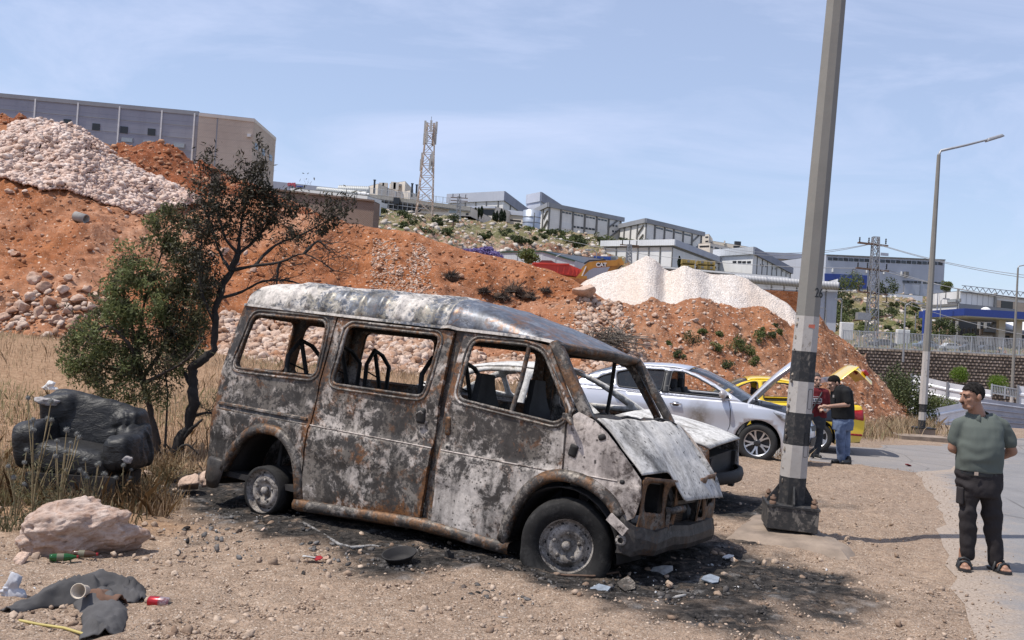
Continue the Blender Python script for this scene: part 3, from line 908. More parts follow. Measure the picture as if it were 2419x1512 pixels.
def burnt(name,pale,dark,rust,pale_t=0.52,rust_t=0.56,sc=1.0,front_bias=0.0,steel=(0.082,0.074,0.068),spots=True,sheen=0.55,zb=0.0,mid=(0.215,0.188,0.163),blobs=(),crust=1.0,edge=0.16):
 m=NT(name)
 va=m.t.nodes.new('ShaderNodeVectorMath');va.operation='ADD';cx_=m.t.nodes.new('ShaderNodeCombineXYZ');rd_=m.math('MULTIPLY',m.objrand(),9.0)
 for q_ in range(3):m.lk(rd_,cx_.inputs[q_])
 m.lk(m.vec,va.inputs[0]);m.lk(cx_.outputs[0],va.inputs[1]);co=va.outputs[0]
 n1=m.noise(1.6*sc,9,0.70,co,0.5);n2=m.noise(8*sc,10,0.74,m.mapping(co,loc=(3,1,7)),0.7)
 n3=m.noise(2.3*sc,9,0.68,m.mapping(co,(1,1,.8),loc=(9,4,2)),0.8);n4=m.noise(38,5,0.7,co)
 n5=m.noise(4.0*sc,10,0.72,m.mapping(co,loc=(1,8,5)),0.6)
 n6=m.noise(26*sc,6,0.7,m.mapping(co,loc=(2,2,9)),0.5)
 s=m.sep(m.vec)
 rim=m.attr('rim')
 c=m.mix(m.ramp(n2,[(0.36,0),(0.6,1)]),dark,steel)
 mf=m.math('ADD',n5,m.math('MULTIPLY',m.math('SUBTRACT',n6,0.5),0.5))
 c=m.mix(m.ramp(mf,[(0.50,0),(0.57,0.9)]),c,mid)
 rf=m.math('ADD',m.math('ADD',n3,m.math('MULTIPLY',m.math('SUBTRACT',n2,0.5),0.8)),m.math('MULTIPLY',rim,edge))
 rc=m.mix(m.ramp(n4,[(0.3,0),(0.7,1)]),tuple(x*0.35 for x in rust),rust)
 c=m.mix(m.ramp(rf,[(rust_t,0),(rust_t+0.10,0.92)]),c,rc)
 pf=m.math('ADD',n1,m.math('MULTIPLY',m.math('SUBTRACT',n2,0.5),0.8))
 pf=m.math('ADD',pf,m.math('MULTIPLY',m.math('SUBTRACT',n6,0.5),0.30))
 if front_bias:pf=m.math('ADD',pf,m.math('MULTIPLY',m.math('SUBTRACT',s[0],1.9),front_bias))
 for bx,bz,br_,amp in blobs:
  dx=m.math('SUBTRACT',s[0],bx);dz=m.math('SUBTRACT',s[2],bz)
  rr=m.math('SQRT',m.math('ADD',m.math('MULTIPLY',dx,dx),m.math('MULTIPLY',dz,dz)))
  pf=m.math('ADD',pf,m.math('MULTIPLY',m.math('SUBTRACT',1.0,m.math('DIVIDE',rr,br_),clamp=True),amp))
 pc=m.mix(m.ramp(m.noise(14*sc,6,0.7,co),[(0.3,0),(0.7,1)]),tuple(x*0.58 for x in pale),pale)
 pm=m.ramp(pf,[(pale_t-0.03,0),(pale_t+0.035,0.55),(pale_t+0.09,0.85),(pale_t+0.2,1)])
 c=m.mix(pm,c,pc)
 if spots:
  v=m.voro(24*sc,co);v2=m.voro(24*sc,co,out='Color')
  sp=m.math('MULTIPLY',m.ramp(v,[(0.16,1),(0.26,0)]),m.ramp(m.math('ADD',m.math('MULTIPLY',m.sep(v2)[0],0.4),m.noise(2.0,3,0.5,m.mapping(co,loc=(5,5,5)))),[(0.76,0),(0.80,0.9)]))
  c=m.mix(sp,c,(0.03,0.026,0.026))
 c=m.mix(m.ramp(n4,[(0.33,0.4),(0.5,0)]),c,tuple(x*0.5 for x in dark))
 c=m.mix(m.ramp(m.noise(5.5,5,.65,m.mapping(co,(1,1,.13))),[(.50,0),(.68,.62)]),c,tuple(x*.8 for x in dark))
 m.col(c)
 m.rough(m.ramp(pm,[(0,sheen),(1,0.85)])).metal(m.ramp(pm,[(0,0.3),(1,0.0)])).spec(0.35)
 m.bump(pm,0.002*crust,0.6).bump(n4,0.0012*crust,0.6).bump(m.noise(2.4,3,0.5,co),0.035,0.45)
 return m.mat
MV_SIDE=burnt('burnt_side_steel',(0.58,0.52,0.475),(0.036,0.031,0.028),(0.24,0.105,0.04),0.572,0.545,1.15,blobs=((-0.5,0.95,0.34,0.16),(-0.62,0.55,0.3,0.06),(0.75,0.72,0.3,0.05),(1.0,0.25,0.5,0.05),(0.5,1.0,0.2,0.07)))
MV_DOOR=burnt('burnt_door_steel',(0.62,0.56,0.515),(0.050,0.043,0.039),(0.23,0.10,0.04),0.568,0.542,1.1,blobs=((2.15,0.25,0.6,0.26),(2.75,0.55,0.45,0.18),(2.0,0.95,0.4,0.06),(2.9,0.95,0.2,0.12)))
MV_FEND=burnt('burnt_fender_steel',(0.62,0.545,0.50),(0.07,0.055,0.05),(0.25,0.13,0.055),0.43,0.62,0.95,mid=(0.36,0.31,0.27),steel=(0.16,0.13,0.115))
MV_ROOF=burnt('burnt_roof_paint',(0.74,0.68,0.62),(0.075,0.07,0.065),(0.20,0.12,0.07),0.455,0.60,1.5,0.0,(0.17,0.19,0.23),False,0.45,0.0,(0.30,0.27,0.22),((-0.3,1.85,0.5,0.10),(0.9,1.8,0.3,-0.10),(1.55,1.8,0.25,-0.2),(0.45,1.85,0.15,-0.15)),0.7)
MV_ROOFF=burnt('burnt_roof_front',(0.50,0.48,0.46),(0.055,0.052,0.055),(0.24,0.115,0.05),0.66,0.50,1.0,0.0,(0.13,0.15,0.19),False,0.42,0.0,(0.20,0.21,0.235))
MV_HOOD=burnt('burnt_bonnet_ash',(0.68,0.65,0.61),(0.10,0.09,0.08),(0.30,0.24,0.14),0.37,0.70,0.75,mid=(0.42,0.40,0.37),crust=0.5,steel=(0.25,0.24,0.225))
MV_CHAR=flat('charred_metal',(0.022,0.020,0.020),0.75,0.2,0.4,8,0.002)
MV_BROWN=burnt('rusted_frame_steel',(0.34,0.31,0.29),(0.040,0.034,0.030),(0.22,0.11,0.05),0.60,0.50,1.6)
MV_BUMP=burnt('burnt_bumper_steel',(0.30,0.27,0.255),(0.020,0.018,0.018),(0.12,0.06,0.03),0.68,0.60,1.4,mid=(0.06,0.05,0.045))
MV_TYRE=burnt('burnt_tyre_rubber',(0.115,0.105,0.10),(0.016,0.015,0.015),(0.05,0.045,0.042),0.72,0.66,1.3,0,(0.022,0.021,0.021),True,0.8,mid=(0.04,0.038,0.037))
MV_RIM=burnt('burnt_wheel_steel',(0.44,0.40,0.365),(0.09,0.075,0.065),(0.19,0.12,0.075),0.46,0.58,3.0,mid=(0.24,0.21,0.185))
_rb=GZ(612,1218,0.0);_fb=GZ(1325,1356,0.0)
_e=(_fb-_rb)
van=empty('burnt_van',_rb+Vector((0,0,0.2)),0,'burnt-out minibus with empty windows, rusted and ash-white panels, nose toward the pole','van')
van.rotation_mode='XYZ'
van.rotation_euler=(R_(-3.6),R_(2.8),math.atan2(_e.y,_e.x))
ARCH_R=[(-0.50,0.12),(-0.45,0.25),(-0.37,0.37),(-0.25,0.475),(-0.10,0.545),(0.05,0.55),(0.17,0.505),(0.27,0.42),(0.335,0.31),(0.375,0.17),(0.395,0.02)]
ARCH_F=[(2.55,0.085),(2.585,0.24),(2.64,0.39),(2.74,0.53),(2.86,0.61),(2.99,0.64),(3.12,0.635),(3.25,0.595),(3.36,0.525),(3.44,0.43)]
def arc_smooth(p,n=24):
 t=np.linspace(0,len(p)-1,n)
 return [(float(crom(range(len(p)),[q[0] for q in p],np.array([a]))[0]),float(crom(range(len(p)),[q[1] for q in p],np.array([a]))[0])) for a in t]
AR=arc_smooth(ARCH_R);AF=arc_smooth(ARCH_F,28)
RW=round_poly([(-0.585,1.075),(0.415,1.105),(0.43,1.615),(-0.475,1.60)],0.085)
SW=round_poly([(0.615,1.07),(1.60,1.085),(1.655,1.61),(0.665,1.60)],0.075)
FWn=round_poly([(1.935,1.115),(2.865,1.045,0.07),(2.945,1.13,0.06),(2.625,1.585,0.10),(2.45,1.615,0.03),(1.965,1.605)],0.085)
quarter_o=[(-0.77,0.20),(-0.52,0.18)]+AR+[(0.405,-0.03),(0.425,0.0),(0.425,0.54),(0.475,1.08),(0.522,1.67),(-0.62,1.67),(-0.69,1.38),(-0.755,0.92),(-0.78,0.5)]
slide_o=[(0.442,0.01),(1.735,0.115),(1.765,0.89),(1.772,1.655),(0.54,1.655),(0.492,1.08),(0.442,0.54)]
door_o=[(1.85,0.105)]+[(2.535,0.085)]+[p for p in AF if p[0]<2.93]+[(2.945,0.655),(2.935,1.05),(2.985,1.17),(2.675,1.63,),(2.45,1.655),(1.875,1.655),(1.83,0.9)]
door_o=[p[:2] for p in door_o]
fend_o=[p for p in AF if p[0]>2.96]+[(3.47,0.40),(3.565,0.46),(3.60,0.62),(3.575,0.735),(3.42,0.905),(3.28,1.04),(3.17,1.115),(3.03,1.16),(2.99,1.13),(2.955,1.05),(2.962,0.66)]
near_parts=[]
def side_part(name,outline,holes,mat,thick=0.03,parent=van,label=None):
 me_=panel_mesh(name,outline,holes,vmap,mat,0.055,VROWS)
 o=link(name,me_,parent)
 solid_mod(o,thick);edge_split(o,40)
 if label:o['label']=label
 near_parts.append(o)
 return o
quarter=side_part('rear_quarter_panel',quarter_o,[RW],MV_SIDE)
slider=side_part('sliding_door',slide_o,[SW],MV_SIDE,0.035)
fdoor=side_part('front_door',door_o,[FWn],MV_DOOR,0.035)
fend=side_part('front_fender',fend_o,[],MV_FEND,0.012,label='ash-pale front wing')
def rim_tube(name,poly,parent,r=0.014,off=0.006,mat=MV_BROWN):
 pts=[(a,van_y(a,b)+off,b) for a,b in poly]
 o=MB().tube(pts+pts[:1],r,6,cap=False).build(name,mat,parent)
 near_parts.append(o);return o
rim_tube('window_frame',RW,quarter);rim_tube('window_frame',SW,slider);rim_tube('window_frame',FWn,fdoor)
def arch_lip(poly,name='wheel_arch'):
 mb=MB()
 g=[]
 for k,(a,b) in enumerate(poly):
  i0,i1=max(k-1,0),min(k+1,len(poly)-1)
  t=Vector((poly[i1][0]-poly[i0][0],poly[i1][1]-poly[i0][1])).normalized();nn=Vector((-t.y,t.x))
  y=van_y(a,b)
  row=[]
  for off,dy in ((0.075,0.004),(0.055,-0.018),(0.03,-0.030),(0.0,-0.032),(-0.012,-0.015),(-0.012,0.05)):
   row.append((a+nn.x*off,y+dy,b+nn.y*off))
  g.append(row)
 mb.grid(g,True,True)
 o=mb.build(name,MV_BROWN,van);solid_mod(o,0.006,0);near_parts.append(o);return o
arch_lip(AR);arch_lip(AF)
g=[]
for x in np.linspace(0.40,2.60,24):
 zz=float(np.interp(x,[0.4,1.7,2.6],[0.015,0.105,0.08]))
 g.append([(x,0.05,zz+0.01),(x,-0.008,zz),(x,-0.022,zz-0.035),(x,-0.012,zz-0.075+0.008*math.sin(x*7)),(x,0.06,zz-0.10)])
o=MB().grid(g,True,True).build('sill',MV_BROWN,van);solid_mod(o,0.006,0);near_parts.append(o)
for x0,x1,x2,z0 in ((0.38,0.40,0.49,0.0),(1.74,1.75,1.78,0.05)):
 mb=MB()
 for (xa,ya,za),(xb,yb,zb_) in (((x0,0.09,z0),(x1,0.085,0.9)),((x1,0.085,0.9),(x2,0.15,1.66))):
  mb.grid([[(xa,ya,za),(xb,yb,zb_)],[(xa,ya-0.035,za),(xb,yb-0.035,zb_)],[(xa+0.12,ya-0.035,za),(xb+0.12,yb-0.035,zb_)],[(xa+0.12,ya,za),(xb+0.12,yb,zb_)]],False,True)
 o=mb.build('door_pillar',MV_BROWN,van);near_parts.append(o)
def crease_light(parent,x0,x1,z=0.684,r=0.007):
 o=MB().tube([(x,van_y(x,z)-0.004,z) for x in np.linspace(x0,x1,20)],r,5).build('crease_highlight',MV_FEND,parent);near_parts.append(o)  # pale tube paints the sunlit highlight along the crease ledge
crease_light(slider,0.45,1.755);crease_light(fdoor,1.85,2.935);crease_light(fend,2.975,3.40,0.70,0.005)
def lip(parent,poly,grow=0.045,r=0.011):
 c=Vector((sum(p[0] for p in poly)/len(poly),sum(p[1] for p in poly)/len(poly)))
 n=len(poly);pts=[]
 for i in range(n):
  a_,b_=Vector(poly[i-1]),Vector(poly[(i+1)%n]);t=(b_-a_).normalized();nn=Vector((t.y,-t.x))
  q=Vector(poly[i])+nn*grow
  pts.append((q.x,van_y(q.x,q.y)-0.001,q.y))
 o=MB().tube(pts+pts[:1],r,6,cap=False).build('window_lip',MV_DOOR,parent);near_parts.append(o)
lip(quarter,RW,0.035);lip(slider,SW,0.035);lip(fdoor,FWn,0.030)
o=MB().grid([[(x,van_y(x,0.70)+dy,0.70+dz+0.03*0) for dy,dz in ((0.0,0.045),(-0.016,0.035),(-0.018,0.02),(0.004,0.012),(0.004,-0.012),(-0.018,-0.02),(-0.016,-0.035),(0.0,-0.045))] for x in np.linspace(-0.71,0.40,16)],False,True).build('slide_rail',MV_BROWN,van)
near_parts.append(o)
g=[]
for k in range(9):
 a=k/8*math.pi/2
 x=-0.60-0.20*math.sin(a);y=-0.01+0.16*(1-math.cos(a))
 g.append([(x,y+0.02,0.225),(x,y,0.20),(x,y,0.02),(x+0.01,y+0.015,-0.06)])
g=[[(-0.47,0.02,0.215),(-0.47,-0.01,0.19),(-0.50,-0.01,0.06),(-0.54,0.0,-0.04)]]+g+[[(-0.82,0.9,0.225),(-0.83,0.9,0.20),(-0.83,0.9,0.02),(-0.82,0.9,-0.06)],[(-0.80,VW-0.15,0.225),(-0.80,VW-0.15,0.20),(-0.80,VW-0.15,0.02),(-0.79,VW-0.15,-0.06)]]
o=MB().grid(g,True,False).build('rear_bumper',MV_BUMP,van);solid_mod(o,0.01,0)
rw=[round_poly([(0.20,1.08),(0.86,1.08),(0.84,1.58),(0.26,1.58)],0.08),round_poly([(1.00,1.08),(1.66,1.08),(1.60,1.58),(1.02,1.58)],0.08)]
o=link('rear_door',panel_mesh('rear_door',[(0.05,0.0),(VW-0.05,0.0),(VW-0.05,1.0),(VW-0.12,1.67),(0.12,1.67),(0.05,1.0)],rw, lambda y,z:(float(np.interp(z,[0,.5,.92,1.38,1.7],[-.77,-.775,-.745,-.685,-.62]))-0.03*math.sin(math.pi*y/VW),y,z),MV_SIDE,0.1,flip=False),van)
solid_mod(o,0.03,1)
for o in near_parts:
 if o.parent is not van:continue
 c=o.copy();COL.objects.link(c);c.parent=van;c.location=(0,VW,0);c.scale=(1,-1,1)
 for ch in [q for q in near_parts if q.parent is o]:
  d_=ch.copy();COL.objects.link(d_);d_.parent=c
mb=MB()
mb.tube([(2.44,van_y(2.44,1.1)+0.01,1.04),(2.475,0.02+van_y(2.5,1.3),1.33),(2.49,van_y(2.49,1.6)+0.01,1.62)],0.019,6)
mb.build('window_bar',MV_BROWN,fdoor)
c_=mb.build('window_bar',MV_CHAR,[q for q in van.children if q.name.startswith('front_door') and q is not fdoor][0])
def plate(parent,name,x,z,w,h,mat,dep=-0.004,rot=0.0,r=0.02,t=0.01):
 poly=round_poly([(-w/2,-h/2),(w/2,-h/2),(w/2,h/2),(-w/2,h/2)],r,3)
 c,s=math.cos(rot),math.sin(rot)
 poly=[(x+a*c-b*s,z+a*s+b*c) for a,b in poly]
 me_=panel_mesh(name,poly,[], lambda a,b:(a,van_y(a,b)+dep,b),mat,0.05)
 o=link(name,me_,parent);solid_mod(o,t,0);return o
plate(slider,'handle_recess',1.60,0.93,0.085,0.13,MV_CHAR,-0.003)
MB().tube([(1.575,-0.004,0.90),(1.585,-0.022,0.94),(1.625,-0.022,0.965),(1.63,-0.002,0.95)],0.011,6).build('door_handle',MV_RIM,slider)
plate(fdoor,'handle_recess',1.885,0.885,0.05,0.15,MV_BROWN,-0.002,0.05)
plate(fdoor,'lock_hole',1.90,0.715,0.06,0.06,MV_RIM,-0.003,0,0.028,0.006)
MB().lathe([(0.0,-0.004),(0.014,-0.004),(0.014,0.01)],10,(1.90,van_y(1.9,.715)-0.005,0.715),'Y').build('lock_hole',MV_CHAR,fdoor)
plate(fend,'side_lamp_hole',3.03,0.865,0.07,0.095,MV_CHAR,-0.002,-0.25,0.015,0.006)
plate(fend,'aerial_hole',3.44,0.70,0.035,0.03,MV_CHAR,-0.003,0,0.013,0.006)
plate(fend,'rust_scab',3.25,1.0,0.06,0.045,MV_CHAR,-0.002,0.4,0.02,0.004)
mb=MB();mb.box((2.955,-0.01,1.11),(0.05,0.05,0.045));mb.tube([(2.97,-0.02,1.10),(3.01,-0.07,1.09),(3.03,-0.07,1.06)],[0.02,0.025,0.015],6)
mb.build('mirror_bracket',MV_BROWN,van)
MB().box((2.935,0.0,1.115),(0.035,0.03,0.04)).build('mirror_mount',MV_RIM,van)
def roof_h(x):
 return float(np.interp(x,[-0.70,-0.68,-0.63,-0.55,-0.45,-0.25,0.3,1.45,1.65,1.85,2.10,2.30,2.50,2.62,2.72],[0.0,0.30,0.58,0.80,0.92,0.99,1.0,1.0,0.975,0.90,0.72,0.52,0.27,0.10,0.0]))
RSEC=[(0.0,0.0),(0.012,0.05),(0.03,0.13),(0.065,0.19),(0.125,0.235),(0.22,0.262),(0.40,0.282),(0.62,0.295),(0.84,0.300)]
def roof_row(x,gut=None):
 h=roof_h(x)
 y0=van_y(min(max(x,-0.6),2.9),1.68)+(0.06*max(0,x-2.3))+0.9*max(0,-0.60-x)
 zgut=1.678-0.05*max(0,(x-2.45)/0.25)**2*0.3
 wx=0.0
 row=[]
 hw=VW/2-y0
 for k,(dy,dz) in enumerate(RSEC):
  t=dy/0.84
  y=y0+dy/0.84*hw*0.999
  rib=0.019*max(0,math.sin((x+0.12)*2*math.pi/0.205))**2*(1 if -0.15<x<1.62 and 1<=k<=7 else 0)
  if 1.66<x<1.80:rib=0.012*math.sin(math.pi*(x-1.66)/0.14)
  bowx=(0.14*t if x>2.3 else 0)*max(0,(x-2.3)/0.42)**2-(0.08*t)*max(0,(-0.3-x)/0.4)**2
  dent=0.012*math.sin(x*5+t*6)*math.sin(x*2.3+1)
  y-=rib*(1.3 if k<4 else .6 if k<6 else 0)
  row.append((x+bowx,y,zgut+dz*h*(0.985)+rib+dent*min(1,dz*6)*h))
 full=row+[(p[0],VW-p[1],p[2]) for p in row[-2::-1]]
 return full
rows_a=[roof_row(x) for x in np.linspace(-0.70,1.70,130)]
rows_b=[roof_row(x) for x in np.linspace(1.70,2.72,46)]
roof=MB().grid(rows_a,True,True).build('roof',MV_ROOF,van);solid_mod(roof,0.012,-1)
o=MB().grid(rows_b,True,True).build('roof_front',MV_ROOFF,roof);solid_mod(o,0.012,-1)
for sgn in (0,1):
 g=[]
 for x in list(np.linspace(-0.68,2.45,40))+list(np.linspace(2.5,2.72,6)):
  y0=roof_row(x)[0]
  g.append([(x,y0[1]+0.01,y0[2]+0.012),(x,y0[1]-0.022,y0[2]+0.010),(x,y0[1]-0.024,y0[2]-0.012),(x,y0[1]+0.01,y0[2]-0.016)])
 mb=MB().grid(g,False,True)
 if sgn:mb.v=[(a,VW-b,c) for a,b,c in mb.v]
 o=mb.build('rain_gutter',MV_ROOF,roof)
mb=MB()
for x in (-0.5,0.5,1.8,2.6):
 mb.tube([(x,0.14,1.62),(x,0.25,1.82),(x,0.93,1.87),(x,VW-0.25,1.82),(x,VW-0.14,1.62)] if x<2.3 else [(x,0.14,1.60),(x+0.08,0.5,1.63),(x+0.1,0.93,1.635),(x+0.08,1.4,1.63),(x,VW-0.14,1.60)],0.035,6)
mb.build('roof_bow',MV_CHAR,van)
for sgn in (0,1):
 mb=MB();mb.box((0.95,0.15,1.645),(3.2,0.05,0.09))
 if sgn:mb.v=[(a,VW-b,c) for a,b,c in mb.v]
 mb.build('roof_rail',MV_CHAR,van)
hd=[[(roof_row(2.72)[k][0]+dx,roof_row(2.72)[k][1],roof_row(2.72)[k][2]+dz) for dx,dz in ((0.0,0.008),(0.035,-0.012),(0.02,-0.045),(-0.06,-0.07))] for k in range(17)]
o=MB().grid(hd,True,False).build('windscreen_header',MV_BROWN,van);solid_mod(o,0.01,0)
for sgn in (0,1):
 pts=[(2.70,0.115,1.655),(2.78,0.10,1.56),(2.92,0.075,1.36),(3.06,0.06,1.17),(3.10,0.055,1.11)]
 g=[]
 for (x,y,z) in pts:
  g.append([(x-0.045,y-0.012,z-0.01),(x-0.005,y-0.028,z+0.015),(x+0.028,y-0.012,z+0.028),(x+0.035,y+0.05,z+0.02),(x-0.01,y+0.075,z-0.02),(x-0.045,y-0.012,z-0.01)])
 mb=MB().grid(g,True,False)
 if sgn:mb.v=[(a,VW-b,c) for a,b,c in mb.v];mb.f=[f[::-1] for f in mb.f]
 mb.build('windscreen_pillar',MV_BROWN,van)
g=[]
for y in np.linspace(0.06,VW-0.06,22):
 b=0.11*math.sin(math.pi*y/VW)
 j=0.012*math.sin(y*31)+0.01*math.sin(y*17+1)
 g.append([(3.00+b,y,1.07),(3.03+b,y,1.15+j*.5),(3.09+b,y,1.135+j),(3.17+b+j,y,1.09)])
o=MB().grid(g,True,False).build('cowl',MV_BUMP,van);solid_mod(o,0.01,0)
for y,r_ in ((0.5,0.02),(1.2,0.02)):
 MB().tube([(3.15,y,1.13),(3.2,y+0.05,1.16),(3.23,y+0.3,1.135),(3.22,y+0.42,1.12)],[0.02,0.012,0.01,0.006],6).build('wiper_stub',MV_CHAR,van)
def hood_pt(t,y):
 s=y/VW
 bow=math.sin(math.pi*s)
 xr=3.155+0.10*bow+0.010*math.sin(y*23);zr=1.118+0.02*bow+0.006*math.sin(y*15)
 e=min(max((s-0.26)/0.10,0),1);e=e*e*(3-2*e)
 e2=min(max((0.985-s)/0.03,0),1)
 low=e*e2
 xf=3.565+0.06*bow+0.05*low;zf=0.765-0.215*low
 x=xr+(xf-xr)*t;z=zr+(zf-zr)*t+0.075*math.sin(math.pi*t)*(0.6+0.4*low)*(0.25+0.75*min(1,s/.16,(1-s)/.16))+(0.03*math.sin(math.pi*t*0.5)*bow)
 if low>0 and t>0.62:x+=0.05*low*math.sin(math.pi*(t-0.62)/0.38*0.5);
 z+=0.010*math.sin(7*t+9*s)*math.sin(math.pi*t)
 yy=y+(0.035*t if s<.5 else -0.035*t)*abs(1-2*s)
 return (x,yy+(0.02 if s<.5 else -0.02)*abs(1-2*s)**3,z)
g=[[hood_pt(t,y) for y in np.linspace(0.045,VW-0.045,46)] for t in np.linspace(0,1,34)]
hood=MB().grid(g,True,False).build('bonnet',MV_HOOD,van);solid_mod(hood,0.010,-1)
hood['label']='ash-white bonnet with dark speckles'
mb=MB()
def lampframe(y0,y1,far=False):
 o_=round_poly([(y0-0.09,0.36),(y1+0.05,0.34),(y1+0.05,0.73),(y0-0.05,0.76)],0.04)
 h_=[round_poly([(y0-.01,0.50),(y1-0.19,0.48),(y1-0.17,0.71),(y0,0.72)],0.05),round_poly([(y1-0.13,0.40),(y1+.01,0.40),(y1+0.005,0.69),(y1-0.11,0.69)],0.04)]
 f_=( lambda a,b:(3.575+0.08*math.sin(math.pi*a/VW)+0.01*math.sin(a*20+b*13),a,b))
 return panel_mesh('lamp_frame',o_,h_,f_,MV_BROWN,0.05)
o=link('lamp_frame',lampframe(0.16,0.62),van);solid_mod(o,0.012,0)
me2=lampframe(0.16,0.62);
o=link('lamp_frame',me2,van,(0,VW,0));o.scale=(1,-1,1);solid_mod(o,0.012,0)
o=MB().grid([[(3.50+0.03*math.sin(a*9),0.18+0.42*a,z) for z in np.linspace(0.27,0.46,5)] for a in np.linspace(0,1,7)],True,False).build('inner_panel',MV_HOOD,van);solid_mod(o,0.01,0)
mb=MB();mb.box((3.50,0.95,0.40),(0.05,0.50,0.44))
rad=mb.build('radiator',MV_CHAR,van)
m=NT('radiator_core');s_=m.sep()
st=m.t.nodes.new('ShaderNodeTexWave');st.wave_type='BANDS';st.bands_direction='Z';st.inputs['Scale'].default_value=22;m.lk(m.vec,st.inputs['Vector'])
m.col(m.mix(st.outputs['Fac'],(0.03,0.02,0.015),(0.12,0.075,0.045))).rough(0.8).metal(0.3).bump(st.outputs['Fac'],0.004,0.8)
MB().box((3.53,0.95,0.40),(0.02,0.42,0.38)).build('radiator_core',m.mat,rad)
mb=MB()
mb.bar((3.60,0.66,0.22),(3.61,0.66,0.62),0.05,0.04);mb.bar((3.60,1.24,0.22),(3.61,1.24,0.62),0.05,0.04);mb.bar((3.58,0.14,0.735),(3.58,0.6,0.70),0.03,0.04);mb.bar((3.62,0.6,0.55),(3.62,1.26,0.55),0.03,0.03)
mb.bar((3.58,0.6,0.70),(3.62,0.66,0.55),0.03,0.04)
mb.bar((3.60,1.28,0.25),(3.64,1.18,0.60),0.015);mb.bar((3.60,1.40,0.22),(3.64,1.45,0.60),0.015)
mb.build('front_frame',MV_BUMP,van)
mb=MB();mb.tube([(3.62,0.52,0.50),(3.66,0.56,0.50),(3.68,0.62,0.51),(3.69,0.72,0.515)],[0.03,0.028,0.03,0.034],6);mb.box((3.64,0.56,0.44),(0.03,0.10,0.16),R_(20))
mb.build('lamp_bracket',MV_BROWN,van)
MB().box((3.3,0.95,0.55),(0.45,0.7,0.45)).build('engine_block',MV_CHAR,van)
path=[(3.47,0.03),(3.52,0.02),(3.58,0.05),(3.625,0.13),(3.65,0.30),(3.665,0.6),(3.67,0.95),(3.665,1.3),(3.65,1.55),(3.62,1.72),(3.55,1.80),(3.45,1.82)]
g=[]
for k,(x,y) in enumerate(path):
 j=0.012*math.sin(k*2.7)
 top=0.30+j*1.5 if k>2 else 0.40-0.035*k
 inx,iny=(3.3-x)*0.12,(0.93-y)*0.06
 g.append([(x+inx*2,y+iny*2,top+.07),(x-.005,y,top+.065),(x,y,top+0.03),(x+0.012,y,top-0.01),(x+0.012,y,0.235+j),(x,y,.20+j),(x+inx,y+iny,0.19)])
bump=MB().grid(g,False,True).build('front_bumper',MV_BUMP,van);solid_mod(bump,0.012,-1)
pl_=MB();pl_.box((3.475,-0.02,0.40),(0.17,0.02,0.065),Matrix.Rotation(R_(32),3,'Y'));pl_.build('torn_bracket',MV_FEND,van)
mb=MB();mb.lathe([(0.022,0),(0.04,0),(0.04,0.02),(0.022,0.02),(0.022,0)],14,(3.51,-0.01,0.29),'Y');mb.build('tow_eye',MV_RIM,van)
mb=MB();mb.box((0.90,VW/2,0.09),(3.2,VW-0.14,0.05));mb.build('floor',MV_CHAR,van)
for y in (0.42,VW-0.42):
 MB().box((1.05,y,-0.0),(2.9,0.09,0.13)).build('chassis_rail',MV_CHAR,van)
for cx_,rr in ((-0.05,0.46),(3.0,0.48)):
 for y0,y1 in ((0.06,0.50),(VW-0.50,VW-0.06)):
  mb=MB();A_=[(cx_+rr*math.cos(a),0.10+rr*math.sin(a)) for a in np.linspace(0,math.pi,14)]
  mb.grid([[(a,y0,b),(a,y1,b)] for a,b in A_],True,False)
  o=mb.build('wheel_housing',MV_CHAR,van);solid_mod(o,0.01,0)
MB().tube([(0,0.2,0.0),(0,VW-0.2,0.0)],0.05,8).build('rear_axle',MV_CHAR,van)
MB().box((3.03,VW/2,0.85),(0.05,VW-0.2,0.5)).build('bulkhead',MV_CHAR,van)
mb=MB();mb.tube([(2.72,0.25,0.92),(2.72,1.6,0.92)],0.05,8);mb.box((2.86,VW/2,0.90),(0.25,VW-0.25,0.16));mb.build('dashboard',MV_CHAR,van)
mb=MB();mb.lathe([(0.185+0.014*math.cos(a),0.014*math.sin(a)) for a in np.linspace(0,6.283,9)],24,(2.48,1.35,1.02),'Z',rot=Matrix.Rotation(R_(-35),3,'Y'));mb.tube([(2.48,1.35,1.02),(2.75,1.35,0.85)],0.02,6)
mb.build('steering_wheel',MV_CHAR,van)
def seat_frame(x,y,w,lean=0.22,name='seat_frame'):
 mb=MB()
 r=0.023
 def P_(u,v):return(x-lean*v,y+u,0.72+v*1.12)
 hexa=[(-w/2,0.0),(-w/2-0.02,0.28),(-w/2+0.02,0.48),(-w*0.1,0.62),(w*0.22,0.58),(w/2,0.48),(w/2-0.06,0.26),(w/2,0.0)]
 mb.tube([P_(*h) for h in hexa],r,6)
 mb.tube([P_(-w/2,0.27),P_(w*0.05,0.24),P_(w/2-0.06,0.26)],r*0.7,5)
 mb.tube([P_(-w*0.1,0.62),P_(w*0.06,0.3),P_(w*0.02,0.0)],r,5)
 mb.tube([P_(-w/2,0.0),P_(w/2,0.0)],r,5)
 mb.tube([P_(-w*0.45,0.42),P_(w*0.1,0.36)],r*0.35,4)
 base=[(x,y-w/2,0.62),(x+0.42,y-w/2,0.56),(x+0.42,y+w/2,0.56),(x,y+w/2,0.62),(x,y-w/2,0.62)]
 mb.tube(base,r,6)
 for bx,by in ((x,y-w/2),(x+0.42,y-w/2),(x+0.42,y+w/2),(x,y+w/2)):
  mb.tube([(bx,by,0.12),(bx,by,0.60)],r,5)
 return mb.build(name,MV_CHAR,van)
seat_frame(-0.10,0.55,0.50);seat_frame(-0.10,1.15,0.50)
seat_frame(0.05,1.50,0.40)
